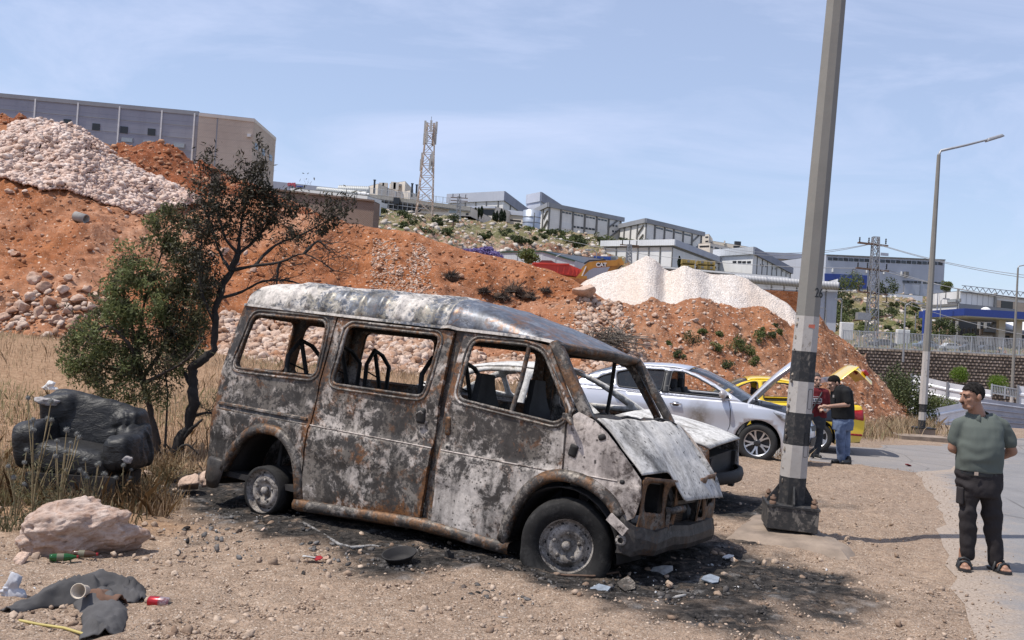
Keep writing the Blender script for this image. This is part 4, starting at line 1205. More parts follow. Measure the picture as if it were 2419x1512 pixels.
seat_frame(1.30,1.32,0.50);seat_frame(1.30,0.72,0.46,0.18)
def front_seat(y):
 g=[]
 for v,(wid,dx) in zip(np.linspace(0,1,9),[(0.40,0),(0.43,-.02),(0.44,-.04),(0.44,-.06),(0.43,-.08),(0.40,-.10),(0.30,-.115),(0.24,-.125),(0.20,-.13)]):
  z=0.62+0.72*v
  g.append([(2.02+dx+0.05,y-wid/2,z),(2.02+dx,y-wid/2-0.015,z),(2.02+dx-0.05,y,z),(2.02+dx,y+wid/2+0.015,z),(2.02+dx+0.05,y+wid/2,z),(2.02+dx+0.03,y,z),(2.02+dx+0.05,y-wid/2,z)])
 mb=MB().grid(g,True,False)
 mb.box((2.22,y,0.56),(0.44,0.44,0.10));mb.box((2.22,y,0.32),(0.36,0.36,0.40))
 return mb.build('front_seat',MV_CHAR,van)
front_seat(0.45);front_seat(1.38)
def tyre_mesh(flat_z,r=0.352,w=0.20,bulge=0.035):
 prof=[(0.205,-w*0.36),(0.225,-w*0.46),(0.27,-w*0.52),(r-0.03,-w*0.5),(r-0.006,-w*0.40),(r,-w*0.2),(r+.002,0),(r,w*0.2),(r-0.006,w*0.40),(r-0.03,w*0.5),(0.27,w*0.52),(0.225,w*0.46),(0.205,w*0.36)]
 mb=MB().lathe(prof,56,axis='Y')
 V=[]
 for (x,y,z) in mb.v:
  rr=math.hypot(x,z)
  if rr>r-0.01 and abs(y)<w*0.41:
   a=math.atan2(z,x)
   if int(a*44/6.283*2)%2==0 and abs(y)>w*0.15:x*=0.982;z*=0.982
  k=max(0.0,min(1.0,(-0.05-z)/0.2))
  y*=1+k*0.55*(1 if rr>0.23 else 0)
  x*=1+k*0.10*(1 if rr>0.23 else 0)
  if z<flat_z:z=flat_z+(z-flat_z)*0.04
  V.append((x,y,z))
 mb.v=V
 return mb.me('tyre',MV_TYRE)
def rim_parts(parent,rad=0.205,dep=0.0):
 mb=MB().lathe([(rad+0.012,-0.085-dep),(rad+0.012,-0.075-dep),(rad-0.006,-0.07-dep),(rad-0.014,-0.035-dep),(rad*0.78,-0.02-dep),(rad*0.70,-0.055-dep),(rad*0.60,-0.068-dep),(rad*0.40,-0.05-dep),(rad*0.36,-0.028-dep),(rad*0.22,-0.028-dep),(0.0001,-0.03-dep)],40,axis='Y')
 mb.lathe([(rad-0.014,-0.035-dep),(rad-0.014,0.09),(rad+0.012,0.095)],40,axis='Y')
 rim=mb.build('rim',MV_RIM,parent)
 for k in range(5):
  a=2*math.pi*k/5+0.3
  MB().lathe([(0.016,-0.045),(0.016,-0.066),(0.010,-0.072),(0.0001,-0.072)],6,(rad*0.48*math.cos(a),-dep,rad*0.48*math.sin(a)),'Y').build('wheel_nut',MV_RIM,parent)
 for k in range(10):
  a=2*math.pi*k/10
  MB().lathe([(0.013,-0.046),(0.0001,-0.046)],8,(rad*0.775*math.cos(a),-dep+0.019,rad*0.775*math.sin(a)),'Y').build('vent_hole',MV_CHAR,parent)
 MB().lathe([(0.036,-0.02-dep),(0.036,-0.065-dep),(0.026,-0.078-dep),(0.0001,-0.078-dep)],12,axis='Y').build('hub',MV_RIM,parent)
 return rim
def van_wheel(name,x,y,z,steer,tyre,flip=False,flatz=-0.2,roll=0.0,rad=0.205):
 w_=empty(name,(x,y,z));w_.parent=van
 w_.rotation_euler=(R_(roll),0,R_(steer)+(math.pi if flip else 0))
 if tyre:link('tyre',tyre_mesh(flatz),w_)
 else :
  MB().lathe([(rad-0.01,0.10),(rad+0.016,0.10),(rad+0.02,0.0),(rad+0.016,-0.088),(rad-0.01,-0.088)],36,axis='Y').build('tyre_wire',MV_TYRE,w_)
  MB().lathe([(0.10,0.06),(rad-0.02,0.06),(rad-0.02,0.16),(0.10,0.16),(0.10,0.06)],24,axis='Y').build('brake_drum',MV_CHAR,w_)
 rim_parts(w_,rad)
 return w_
van_wheel('front_wheel',3.035,0.115,0.155,20,True,False,-0.205,3.6)
van_wheel('front_wheel',3.035,VW-0.16,0.245,20,True,True,-0.19,-3.6)
van_wheel('rear_wheel',0.0,0.10,0.025,0,False,False,0,3.0)
van_wheel('rear_wheel',0.0,VW-0.12,0.13,0,False,True,0,-3.0)
# ================================================================== CARS
def carpaint(name,c,rough=0.28,coat=0.6,metal=0.0,stain=None):
 m=NT(name)
 col=c
 n=m.noise(3,4,0.5)
 col=m.mix(m.ramp(n,[(0.3,0),(0.7,1)]),tuple(x*0.93 for x in c),c)
 s=m.sep()
 dz=m.ramp(m.math('ADD',s[2],m.math('MULTIPLY',m.noise(5,5,0.7),0.25)),[(0.28,0.55),(0.62,0.0)])
 col=m.mix(dz,col,(0.36,0.28,0.22))
 if stain is not None:
  (sx,sz,w,h)=stain
  dx=m.math('DIVIDE',m.math('SUBTRACT',m.math('ADD',s[0],m.math('MULTIPLY',m.math('SUBTRACT',m.noise(6,4,0.6),0.5),0.12)),sx),w)
  dd=m.math('DIVIDE',m.math('SUBTRACT',s[2],sz),h)
  r2=m.math('SQRT',m.math('ADD',m.math('MULTIPLY',dx,dx),m.math('MULTIPLY',dd,dd)))
  f=m.math('MULTIPLY',m.ramp(r2,[(0.25,0.85),(1.0,0.0)]),m.ramp(m.noise(9,5,0.7),[(0.3,0.35),(0.6,1.0)]))
  col=m.mix(f,col,(0.16,0.13,0.095))
 m.col(col).rough(rough).metal(metal)
 m.b.inputs['Coat Weight'].default_value=coat
 m.b.inputs['Coat Roughness'].default_value=0.06
 return m.mat
def glass_mat(name,c=(0.02,0.025,0.03),alpha=0.55):
 m=bpy.data.materials.new(name);m.use_nodes=True
 t=m.node_tree;b=t.nodes['Principled BSDF']
 b.inputs['Base Color'].default_value=(*c,1);b.inputs['Roughness'].default_value=0.04;b.inputs['Alpha'].default_value=alpha
 b.inputs['Specular IOR Level'].default_value=0.6
 return m
M_GLASS=glass_mat('car_glass');M_GLASSD=glass_mat('dark_car_glass',(0.012,0.014,0.016),0.86)
M_TYRE=flat('tyre_rubber',(0.022,0.021,0.021),0.85,0,0.25,10)
M_BLACKP=flat('black_plastic',(0.018,0.018,0.02),0.5,0,0.2,8)
M_ALLOY=flat('machined_alloy',(0.55,0.55,0.57),0.32,0.8,0.1,10)
M_ALLOYD=flat('dark_alloy',(0.05,0.05,0.055),0.4,0.6,0.1,10)
M_SEATC=flat('car_seat_cloth',(0.035,0.035,0.038),0.9,0,0.2,10)
M_CHROME=flat('chrome',(0.7,0.7,0.72),0.15,1.0,0.05,6)
M_REDL=flat('tail_lamp_red',(0.28,0.012,0.015),0.15,0,0.2,14)
M_LAMP=flat('lamp_lens',(0.30,0.31,0.33),0.08,0.3,0.5,16)
class Car:
 def __init__(s,root,d):
  s.r=root;s.d=d
  s.xf,s.xr=d['axles'];s.R=d['wheel_r'];s.hw=d['hw']
 def interp(s,key,x):
  pts=sorted(s.d[key]);return float(np.interp(x,[p[0] for p in pts],[p[1] for p in pts]))
 def edge(s,x):
  """height of the side's upper edge: bonnet, belt line, boot"""
  pts=sorted(s.d['edge']);xs=[p[0] for p in pts];zs=[p[1] for p in pts]
  return float(crom(xs,zs,np.array([min(max(x,xs[0]),xs[-1])]))[0])
 def yside(s,x,z):
  d=s.d;nose,tail=d['nose'],d['tail']
  t=max(0,(x-(nose-0.85))/0.85);u=max(0,((tail+0.85)-x)/0.85)
  y=s.hw-0.17*t**2.2-0.12*u**2.2
  y-=float(np.interp(z,[0.15,0.24,0.40,0.55,0.72,0.80,0.86,0.95,1.05,1.3,1.5],[0.07,0.03,0.012,0.02,0.006,0.0,0.012,0.045,0.085,0.22,0.33]))
  for cx in (s.xf,s.xr):
   r=math.hypot(x-cx,z-s.R)
   if r<s.R+0.16:y+=0.018*max(0,1-abs(r-s.R-0.06)/0.09)
  return y
 def outline(s):
  d=s.d;R=s.R+0.055
  def arch(cx):
   return [(cx+R*math.cos(a),s.R+R*math.sin(a)) for a in np.linspace(math.pi+0.32,-0.32,20)]
  b=d['sill']
  o=[(d['tail']+0.10,b+0.08)]+arch(s.xr)+[(0.0,b-0.02)]+arch(s.xf)+[(d['nose']-0.22,b+0.02)]
  o+=[(d['nose']-0.14,0.42),(d['nose']-0.16,s.edge(d['nose']-0.16))]
  xs=np.linspace(d['nose']-0.22,d['tail']+0.10,60)
  o+=[(float(x),s.edge(x)) for x in xs]
  o+=[(d['tail']+0.02,0.80),(d['tail']+0.02,0.52)]
  return o
 def both(s,name,me,mat_parent=None,thick=0.0,split=None):
  res=[]
  for sg in (-1,1):
   o=link(name,me,s.r);o.scale=(1,sg*-1,1) if False else (1,1,1)
   if sg==1:o.scale=(1,-1,1)
   if thick:solid_mod(o,thick)
   if split:edge_split(o,split)
   res.append(o)
  return res
 def build(s,mat,roofmat=None,hoodmat=None,open_windows=(),glass=M_GLASS,bonnet_open=0,boot_open=0,hatch=0,wrecked=False,trim=M_BLACKP,bare_front=False):
  d=s.d
  roofmat=roofmat or mat;hoodmat=hoodmat or mat
  f= lambda x,z:(x,-s.yside(x,z),z)
  side=s.both('body_side',panel_mesh('body_side',s.outline(),[],f,mat,0.07),thick=0.02)
  gh=s.both('pillars',panel_mesh('pillars',d['green'],[round_poly(w,0.05,4) for w in d['windows']],f,roofmat if wrecked else d.get('pillar_mat',mat),0.07),thick=0.03)
  if not wrecked:
   for k,w in enumerate(d['windows']):
    wp2=round_poly(w,0.05,4)
    pts=[(a,-s.yside(a,b)-0.002,b) for a,b in wp2]
    for sg in (1,-1):
     MB().tube([(a,sg*y,b) for a,y,b in pts]+[(pts[0][0],sg*pts[0][1],pts[0][2])],0.013,5,cap=False).build('window_seal',trim,s.r)
     if (k,sg) in open_windows:continue
     me_=panel_mesh('window_glass',wp2,[], lambda a,b:(a,-(s.yside(a,b)-0.012),b),glass,0.12)
     o=link('window_glass',me_,s.r)
     if sg<0:o.scale=(1,-1,1)
  def cap(name,xs,ze,mat_,crown,ny=15,ycut=0.0,bow=0.0,parent=None,ye=None):
   g=[]
   for x in xs:
    z0=ze(x);y0=(ye(x) if ye else s.yside(x,z0))-ycut
    row=[]
    for t in np.linspace(-1,1,ny):
     k=1-t*t
     row.append((x+bow*k,t*y0,z0+crown*k**0.8))
    g.append(row)
   o=MB().grid(g,True,True).build(name,mat_,parent or s.r);return o
  A0,A1,B1,B0=d['cowl'],d['roof_f'],d['roof_r'],d['deck']
  gtop=sorted(d['rail']);gz= lambda x:float(crom([p[0] for p in gtop],[p[1] for p in gtop],np.array([x]))[0])
  roof=cap('roof',np.linspace(A1,B1,22),gz,roofmat,0.045,bow=0.0);solid_mod(roof,0.015,-1)
  if not wrecked:
   cap('windscreen',np.linspace(A0,A1,10),gz,M_GLASS,0.05,bow=0.10)
   rwin=cap('rear_window',np.linspace(B1,B0,10),gz,glass,0.045,bow=-0.08)
  hoodx=np.linspace(d['nose']-0.16,A0+0.06,20)
  hd=cap('bonnet',hoodx, lambda x:s.edge(x)+0.003,hoodmat,0.055,bow=0.10,ycut=0.03)
  solid_mod(hd,0.02,-1)
  if bonnet_open:
   hz=s.edge(A0+0.06);px=A0+0.12
   hd.matrix_local=Matrix.Translation((px,0,hz))@Matrix.Rotation(-R_(bonnet_open),4,'Y')@Matrix.Translation((-px,0,-hz))
   MB().box((d['nose']-0.6,0,0.70),(0.8,1.2,0.2)).build('engine',M_BLACKP,s.r)
   MB().box((A0+0.05,0,0.86),(0.2,1.3,0.1)).build('engine_bay',M_BLACKP,s.r)
  boot=cap('boot_lid',np.linspace(B0+0.02,d['tail']+0.12,10), lambda x:s.edge(x)+0.002,mat,0.03,ycut=0.02,bow=0.0)
  solid_mod(boot,0.02,-1)
  def face(name,x0,zs,curve,mat_,sgn,ylim=None):
   g=[]
   for z,dx in zs:
    row=[]
    yv=s.yside(x0-sgn*0.14,min(z,0.9)) if ylim is None else ylim
    for t in np.linspace(-1,1,17):
     row.append((x0+dx-sgn*curve*abs(t)**2.6,t*yv,z))
    g.append(row)
   return MB().grid(g,True,sgn>0).build(name,mat_,s.r)
  if not bare_front:
   nz=s.edge(d['nose']-0.1)
   face('front_bumper',d['nose'],[(d['sill']+0.0,-0.10),(0.26,-0.02),(0.40,0.0),(0.52,-0.005),(nz-0.06,-0.03),(nz+0.01,-0.07)],0.22,mat,1)
   face('grille',d['nose']+0.012,[(0.30,-0.02),(0.44,0.0)],0.06,M_BLACKP,1,0.5)
   face('grille',d['nose']+0.008,[(0.54,-0.01),(nz-0.06,-0.025)],0.05,M_BLACKP,1,0.40)
  tz=s.edge(d['tail']+0.1)
  lidmat=mat
  face('rear_bumper',d['tail'],[(d['sill']+0.06,0.12),(0.34,0.02),(0.48,0.0),(0.62,0.015)],0.16,mat,-1)
  tailp=face('tail_panel',d['tail'],[(0.62,0.015),(0.75,0.03),(tz-0.02,0.06),(tz+0.03,0.09)],0.14,mat,-1)
  if hatch:
   Mx=Matrix.Translation((B1,0,gz(B1)))@Matrix.Rotation(R_(hatch),4,'Y')@Matrix.Translation((-B1,0,-gz(B1)))
   for q in (rwin,boot,tailp):q.matrix_local=Mx
   MB().box((d['tail']+0.45,0,0.7),(0.6,1.3,0.3)).build('boot_floor',M_BLACKP,s.r)
   for sg in (-1,1):
    o=MB().box((d['tail']+0.07,sg*0.55,0.86),(0.07,0.34,0.13)).build('tail_lamp',M_REDL,s.r);o.matrix_local=Mx;bevel_mod(o,0.02)
  if boot_open:
   hx,hz2=B0+0.02,s.edge(B0)
   Mx=Matrix.Translation((hx,0,hz2))@Matrix.Rotation(R_(boot_open),4,'Y')@Matrix.Translation((-hx,0,-hz2))
   boot.matrix_local=Mx;tailp.matrix_local=Mx
   MB().box((d['tail']+0.45,0,0.7),(0.6,1.3,0.3)).build('boot_floor',M_BLACKP,s.r)
   for sg in (-1,1):
    o=MB().box((d['tail']+0.06,sg*0.52,0.83),(0.05,0.30,0.12)).build('tail_lamp',M_REDL,s.r);o.matrix_local=Mx;bevel_mod(o,0.02)
  MB().box(((A0+B0)/2,0,d['sill']+0.08),(abs(A0-B0)+1.0,1.4,0.06)).build('floor',M_BLACKP,s.r)
  if not wrecked:
   for sx in (0.25,-0.65):
    for sy in (-0.36,0.36):
     mb=MB();mb.box((sx-0.28,sy,0.78),(0.14,0.46,0.6),Matrix.Rotation(R_(-14),3,'Y'));mb.box((sx,sy,0.50),(0.5,0.46,0.16));mb.box((sx-0.37,sy,1.14),(0.09,0.24,0.17))
     o=mb.build('seat',M_SEATC,s.r);bevel_mod(o,0.03)
   MB().box((A0-0.18,0,0.86),(0.35,1.36,0.18)).build('dashboard',M_BLACKP,s.r)
  for sg in (-1,1):
   MB().box((0,sg*(s.hw-0.09),d['sill']+0.01),(s.xf-s.xr-0.8,0.10,0.08)).build('side_skirt',trim,s.r)
   for cx in (s.xf,s.xr):
    A_=[(cx+(s.R+0.05)*math.cos(a),s.R+(s.R+0.05)*math.sin(a)) for a in np.linspace(-0.3,math.pi+0.3,16)]
    MB().grid([[(a,sg*(s.hw-0.035),b),(a,sg*(s.hw-0.34),b)] for a,b in A_],True,sg<0).build('wheel_housing',M_BLACKP,s.r)
  return s
 def wheels(s,style='alloy',tyre=True,drop=0.0):
  for cx in (s.xf,s.xr):
   for sg in (-1,1):
    w=empty('wheel',(cx,sg*(s.hw-0.115),s.R-drop));w.parent=s.r
    if sg>0:w.rotation_euler=(0,0,math.pi)
    s.wheel(w,style,tyre)
 _me={}
 def wheel(s,w,style,tyre):
  R,rr=s.R,s.R*0.665
  key=(style,round(R,3))
  if key not in Car._me:
   tw=0.195
   tm=MB().lathe([(rr-0.01,0.09),(rr+0.02,0.105),(R-0.04,0.108),(R-0.008,0.085),(R,0.05),(R,-0.05),(R-0.008,-0.085),(R-0.04,-0.108),(rr+0.02,-0.105),(rr-0.01,-0.09)],40,axis='Y').me('tyre',M_TYRE if tyre else MV_TYRE)
   rm=MB().lathe([(rr+0.006,-0.095),(rr-0.012,-0.092),(rr-0.022,-0.05),(rr-0.03,0.09)],40,axis='Y').me('rim',M_ALLOY if tyre else MV_RIM)
   back=MB().lathe([(rr-0.028,0.0),(0.0001,0.0)],28,axis='Y').me('brake_disc',M_ALLOYD)
   sp=MB()
   if style=='alloy':
    hubr=0.05
    for da in (-0.26,0.26):
     g=[]
     for r_,wd,yy in ((0.03,0.036,-0.062),(0.09,0.028,-0.07),(rr*0.7,0.026,-0.078),(rr-0.015,0.034,-0.085)):
      a=da*(r_/rr)**0.8
      c_,s_=math.cos(a),math.sin(a)
      g.append([(r_*c_-q*s_,yq,r_*s_+q*c_) for q,yq in ((-wd/2,yy+0.03),(-wd/2,yy),(wd/2,yy),(wd/2,yy+0.03))])
     sp.grid(g,False,False)
   else :
    for da in (0.0,):
     g=[]
     for r_,wd,yy in ((0.03,0.06,-0.06),(rr*0.6,0.075,-0.075),(rr-0.012,0.10,-0.085)):
      g.append([(r_,yq,q) for q,yq in ((-wd/2,yy+0.03),(-wd/2,yy),(wd/2,yy),(wd/2,yy+0.03))])
     sp.grid(g,False,False)
   spm=sp.me('spoke',M_ALLOY if tyre else MV_RIM)
   hub=MB().lathe([(0.055,-0.03),(0.055,-0.072),(0.03,-0.078),(0.0001,-0.078)],16,axis='Y').me('hub_cap',M_ALLOYD)
   Car._me[key]=(tm,rm,back,spm,hub)
  tm,rm,back,spm,hub=Car._me[key]
  if tyre:link('tyre',tm,w)
  else :link('tyre_wire',tm,w)
  link('rim',rm,w);link('brake_disc',back,w);link('hub_cap',hub,w)
  for k in range(5):
   link('spoke',spm,w,None,(0,2*math.pi*k/5+0.5,0))
 def seam(s,pts,r=0.006,name='door_seam',mat=None,sides=(-1,1),off=0.001):
  for sg in sides:
   MB().tube([(x,sg*(s.yside(x,z)+off),z) for x,z in pts],r,5).build(name,mat or M_BLACKP,s.r)
 def patch(s,name,poly,mat,off=0.006,sides=(-1,1),t=0.012,step=0.08):
  me_=panel_mesh(name,poly,[], lambda a,b:(a,-(s.yside(a,b)+off),b),mat,step)
  for sg in sides:
   o=link(name,me_,s.r)
   if sg>0:o.scale=(1,-1,1)
   solid_mod(o,t,-1)
 def handle(s,x,z,mat,sides=(-1,1)):
  for sg in sides:
   y=s.yside(x,z)
   MB().tube([(x-0.10,sg*(y+0.004),z),(x-0.085,sg*(y+0.032),z+0.004),(x+0.07,sg*(y+0.034),z+0.006),(x+0.09,sg*(y+0.004),z+0.004)],[0.010,0.013,0.014,0.010],6).build('door_handle',mat,s.r)
   s.patch('handle_cup',round_poly([(x-0.06,z-0.035),(x+0.05,z-0.035),(x+0.05,z+0.03),(x-0.06,z+0.03)],0.03,4),M_ALLOYD,0.002,(sg,),0.006)
 def mirror(s,x,z,mat,sides=(-1,1)):
  for sg in sides:
   y=s.yside(x,z)+0.11
   v,f_=ICO2
   me_=mesh('wing_mirror',v*np.array([0.075,0.115,0.075])*(1-0.25*(v[:,:1]<-0.3)),f_,mat,smooth=True)
   link('wing_mirror',me_,s.r,(x,sg*y,z+0.02))
   MB().bar((x-0.02,sg*(y-0.14),z-0.05),(x,sg*(y-0.03),z-0.01),0.05,0.03).build('mirror_arm',M_BLACKP,s.r)
SEDAN=dict(axles=(1.34,-1.34),wheel_r=0.315,hw=0.885,nose=2.20,tail=-2.32,sill=0.20,edge=[(2.20,0.60),(2.08,0.70),(1.85,0.79),(1.5,0.875),(1.1,0.94),(0.85,0.965),(0.5,0.965),(0.0,0.975),(-0.6,0.995),(-1.2,1.025),(-1.6,1.045),(-2.0,1.045),(-2.25,1.02),(-2.32,1.0)],green=[(0.90,0.955),(0.5,0.955),(0.0,0.965),(-0.6,0.985),(-1.2,1.015),(-1.75,1.04),(-1.62,1.12),(-1.35,1.25),(-1.05,1.365),(-0.75,1.42),(-0.35,1.445),(-0.02,1.425),(0.2,1.36),(0.45,1.235),(0.68,1.10)],windows=[[(0.64,1.015),(-0.13,1.02),(-0.11,1.385),(0.02,1.375),(0.22,1.29),(0.42,1.17)],[(-0.24,1.02),(-0.98,1.05),(-1.02,1.30),(-0.72,1.385),(-0.22,1.395)],[(-1.05,1.055),(-1.38,1.10),(-1.24,1.22),(-1.08,1.285)]],rail=[(0.90,0.955),(0.68,1.10),(0.45,1.235),(0.2,1.36),(-0.02,1.425),(-0.35,1.445),(-0.75,1.42),(-1.05,1.365),(-1.35,1.25),(-1.62,1.12),(-1.75,1.04)],cowl=0.88,roof_f=0.10,roof_r=-1.10,deck=-1.74)
def place_car(name,front_wheel_xy,yaw,d,label,near_side,z=None):
 c,s=math.cos(yaw),math.sin(yaw)
 lx,ly=d['axles'][0],(-(d['hw']-0.1) if near_side<0 else d['hw']-0.1)
 x=front_wheel_xy[0]-(lx*c-ly*s);y=front_wheel_xy[1]-(lx*s+ly*c)
 return empty(name,(x,y,zg(x,y) if z is None else z),yaw,label,'car')
M_SILV=carpaint('silver_paint',(0.56,0.57,0.62),0.30,0.5,0.35,stain=(0.40,0.62,0.26,0.40))
kia_d=dict(SEDAN);kia_d['pillar_mat']=M_SILV
kia_d['green']=[(1.08,0.945),(0.5,0.955),(0.0,0.965),(-0.6,0.985),(-1.2,1.015),(-1.80,1.04),(-1.66,1.12),(-1.40,1.25),(-1.08,1.345),(-0.75,1.400),(-0.30,1.422),(0.08,1.400),(0.32,1.335),(0.60,1.21),(0.86,1.07)]
kia_d['rail']=kia_d['green'][5:]+[(1.08,0.945)]
kia_d['windows']=[[(0.88,0.995),(-0.13,1.015),(-0.11,1.362),(0.10,1.352),(0.32,1.275),(0.60,1.145)],[(-0.24,1.02),(-0.98,1.05),(-1.04,1.285),(-0.72,1.362),(-0.22,1.370)],[(-1.07,1.055),(-1.42,1.10),(-1.28,1.205),(-1.10,1.27)]]
kia_d['cowl']=1.06;kia_d['roof_f']=0.16;kia_d['deck']=-1.79
kia=place_car('silver_car',(4.03,15.92),R_(-19),kia_d,'silver saloon car with its bonnet raised and soot smear on the door',-1,0.0)
K=Car(kia,kia_d).build(M_SILV,open_windows=((0,1),(0,-1)),glass=M_GLASSD,bonnet_open=58)
K.wheels('alloy')
K.seam([(0.86,0.955),(0.90,0.8),(0.90,0.55),(0.80,0.30),(0.72,0.24)]);K.seam([(-0.17,0.97),(-0.19,0.6),(-0.16,0.24)]);K.seam([(-1.05,1.0),(-1.10,0.85),(-0.98,0.62),(-0.85,0.4),(-0.83,0.25)])
K.seam([(0.75,0.24),(-0.85,0.24)],0.004)
K.handle(0.02,0.84,M_CHROME);K.handle(-0.90,0.87,M_CHROME)
K.mirror(0.76,1.03,M_SILV)
K.patch('head_lamp',round_poly([(1.70,0.70),(2.06,0.60),(2.07,0.67),(1.85,0.77),(1.55,0.84)],0.02,3),M_LAMP,0.006)
K.patch('tail_lamp',round_poly([(-2.26,0.78),(-1.85,0.84),(-1.80,0.92),(-2.24,0.95)],0.03,3),M_REDL,0.006)
K.patch('door_pillar_trim',[(-0.12,1.0),(-0.24,1.0),(-0.22,1.37),(-0.11,1.36)],M_BLACKP,0.003)
K.seam([(-1.5,0.98),(-0.9,0.985),(0.0,0.965),(0.80,0.955)],0.007,'belt_trim',M_CHROME)
M_YELL=carpaint('yellow_paint',(0.78,0.53,0.03),0.28,0.7)
taxi_d=dict(SEDAN);taxi_d['hw']=0.90;taxi_d['wheel_r']=0.325
rwx=GP(1948,1074)
ty=R_(180-8)
c_,s_=math.cos(ty),math.sin(ty);lx,ly=taxi_d['axles'][1],0.8
taxi=empty('taxi',(rwx.x-0.02-(lx*c_-ly*s_),rwx.y+0.55-(lx*s_+ly*c_),-0.24),ty,'yellow taxi with open boot and dark rear door panel behind the two men','car')
T=Car(taxi,taxi_d).build(M_YELL,open_windows=((0,1),(0,-1),(1,1),(1,-1)),glass=M_GLASS,hatch=40)
T.wheels('plain')
T.seam([(0.86,0.955),(0.90,0.8),(0.90,0.55),(0.80,0.30),(0.72,0.24)]);T.seam([(-0.17,0.97),(-0.19,0.6),(-0.16,0.24)]);T.seam([(-1.05,1.0),(-1.10,0.85),(-0.98,0.62),(-0.85,0.4),(-0.83,0.25)])
T.handle(0.02,0.84,M_YELL);T.handle(-0.90,0.87,M_YELL);T.mirror(0.60,1.03,M_YELL)
T.patch('tail_lamp',round_poly([(-2.28,0.72),(-1.98,0.76),(-1.96,0.92),(-2.26,0.95)],0.03,3),M_REDL,0.008)
T.patch('rear_reflector',round_poly([(-2.26,0.40),(-2.02,0.41),(-2.02,0.45),(-2.26,0.445)],0.015,3),M_REDL,0.008)
T.patch('door_panel',round_poly([(-0.95,0.52),(-0.22,0.50),(-0.22,0.93),(-1.02,0.94)],0.02,3),M_BLACKP,0.005)
T.patch('rear_panel',round_poly([(-1.74,0.66),(-1.12,0.70),(-1.10,0.96),(-1.74,0.98)],0.02,3),flat('navy_panel',(0.012,0.016,0.03),0.3,0,0.2),0.004)
T.patch('head_lamp',round_poly([(1.70,0.70),(2.06,0.60),(2.07,0.67),(1.85,0.77),(1.55,0.84)],0.02,3),M_LAMP,0.006)
bd=dict(SEDAN);bd['hw']=0.85;bd['wheel_r']=0.27
bd['axles']=(1.30,-1.30)
M_BASH=burnt('burnt_car_ash',(0.72,0.70,0.67),(0.16,0.14,0.11),(0.40,0.23,0.10),0.34,0.62,1.3,0,(0.28,0.27,0.26),False,mid=(0.40,0.38,0.35))
M_BSIDE=burnt('burnt_car_side',(0.55,0.52,0.50),(0.05,0.045,0.042),(0.26,0.12,0.05),0.5,0.56,1.2)
bcar=empty('burnt_car',(0.62,12.05,-0.04),R_(-25),'burnt ash-white car hidden behind the van, only bonnet and roof showing','car')
B=Car(bcar,bd).build(M_BSIDE,roofmat=M_BASH,hoodmat=M_BASH,wrecked=True,bare_front=True)
B.wheels('plain',tyre=False,drop=0.0)
g=[]
for t in np.linspace(-1,1,25):
 x=2.22-0.34*abs(t)**2.2
 g.append([(x-0.05,t*0.86,0.46),(x,t*0.87,0.455),(x+0.015,t*0.87,0.40),(x,t*0.87,0.34),(x-0.05,t*0.86,0.33)])
o=MB().grid(g,True,True).build('front_bumper',MV_CHAR,bcar);solid_mod(o,0.01,0)
mb=MB();mb.box((1.75,0,0.45),(0.5,1.1,0.35));mb.build('engine_block',MV_CHAR,bcar)
mb=MB();mb.bar((2.0,-0.62,0.2),(2.02,-0.6,0.62),0.10,0.06);mb.build('lamp_bracket',MV_CHAR,bcar)
mb=MB();mb.bar((2.0,0.62,0.2),(2.02,0.6,0.62),0.10,0.06);mb.build('lamp_bracket',MV_CHAR,bcar)
MB().box((0.7,0,0.80),(0.3,1.3,0.15)).build('dashboard',MV_CHAR,bcar)
for sx,sy in ((-0.05,-0.35),(-0.05,0.35)):
 MB().box((sx,sy,0.75),(0.08,0.42,0.6),Matrix.Rotation(R_(-14),3,'Y')).build('seat_frame',MV_CHAR,bcar)
 # ================================================================== POLES, FENCES, WALLS, LATTICE TOWERS
def text_mesh(body,size,mat,extrude=0.002,name='lettering',align='CENTER',bold=0.0):
 cu=bpy.data.curves.new('lettering','FONT');cu.body=body;cu.size=size;cu.extrude=extrude;cu.align_x=align;cu.align_y='CENTER';cu.offset=bold
 o=bpy.data.objects.new('lettering',cu);COL.objects.link(o)
 dg=bpy.context.evaluated_depsgraph_get();dg.update()
 me=bpy.data.meshes.new_from_object(o.evaluated_get(dg));bpy.data.objects.remove(o)
 me.name=name;me.materials.clear();me.materials.append(mat)
 return me
def basis(xdir,zdir):
 """matrix whose X is the reading direction and Z faces the viewer"""
 x=Vector(xdir).normalized();z=Vector(zdir);z=(z-x*z.dot(x)).normalized();y=z.cross(x)
 return Matrix(((x.x,y.x,z.x),(x.y,y.y,z.y),(x.z,y.z,z.z)))
M_CONC=flat('weathered_concrete',(0.30,0.285,0.265),0.9,0,0.22,5,0.004)
M_CONCD=flat('dirty_concrete',(0.23,0.178,0.138),0.92,0,0.3,4,0.008)
M_STEEL=flat('galvanised_steel',(0.30,0.30,0.31),0.5,0.5,0.15,8)
M_RUSTY=flat('rusty_steel',(0.16,0.10,0.07),0.8,0.3,0.35,8)
M_BLK=flat('black_steel',(0.018,0.018,0.019),0.5,0.2,0.3,9)
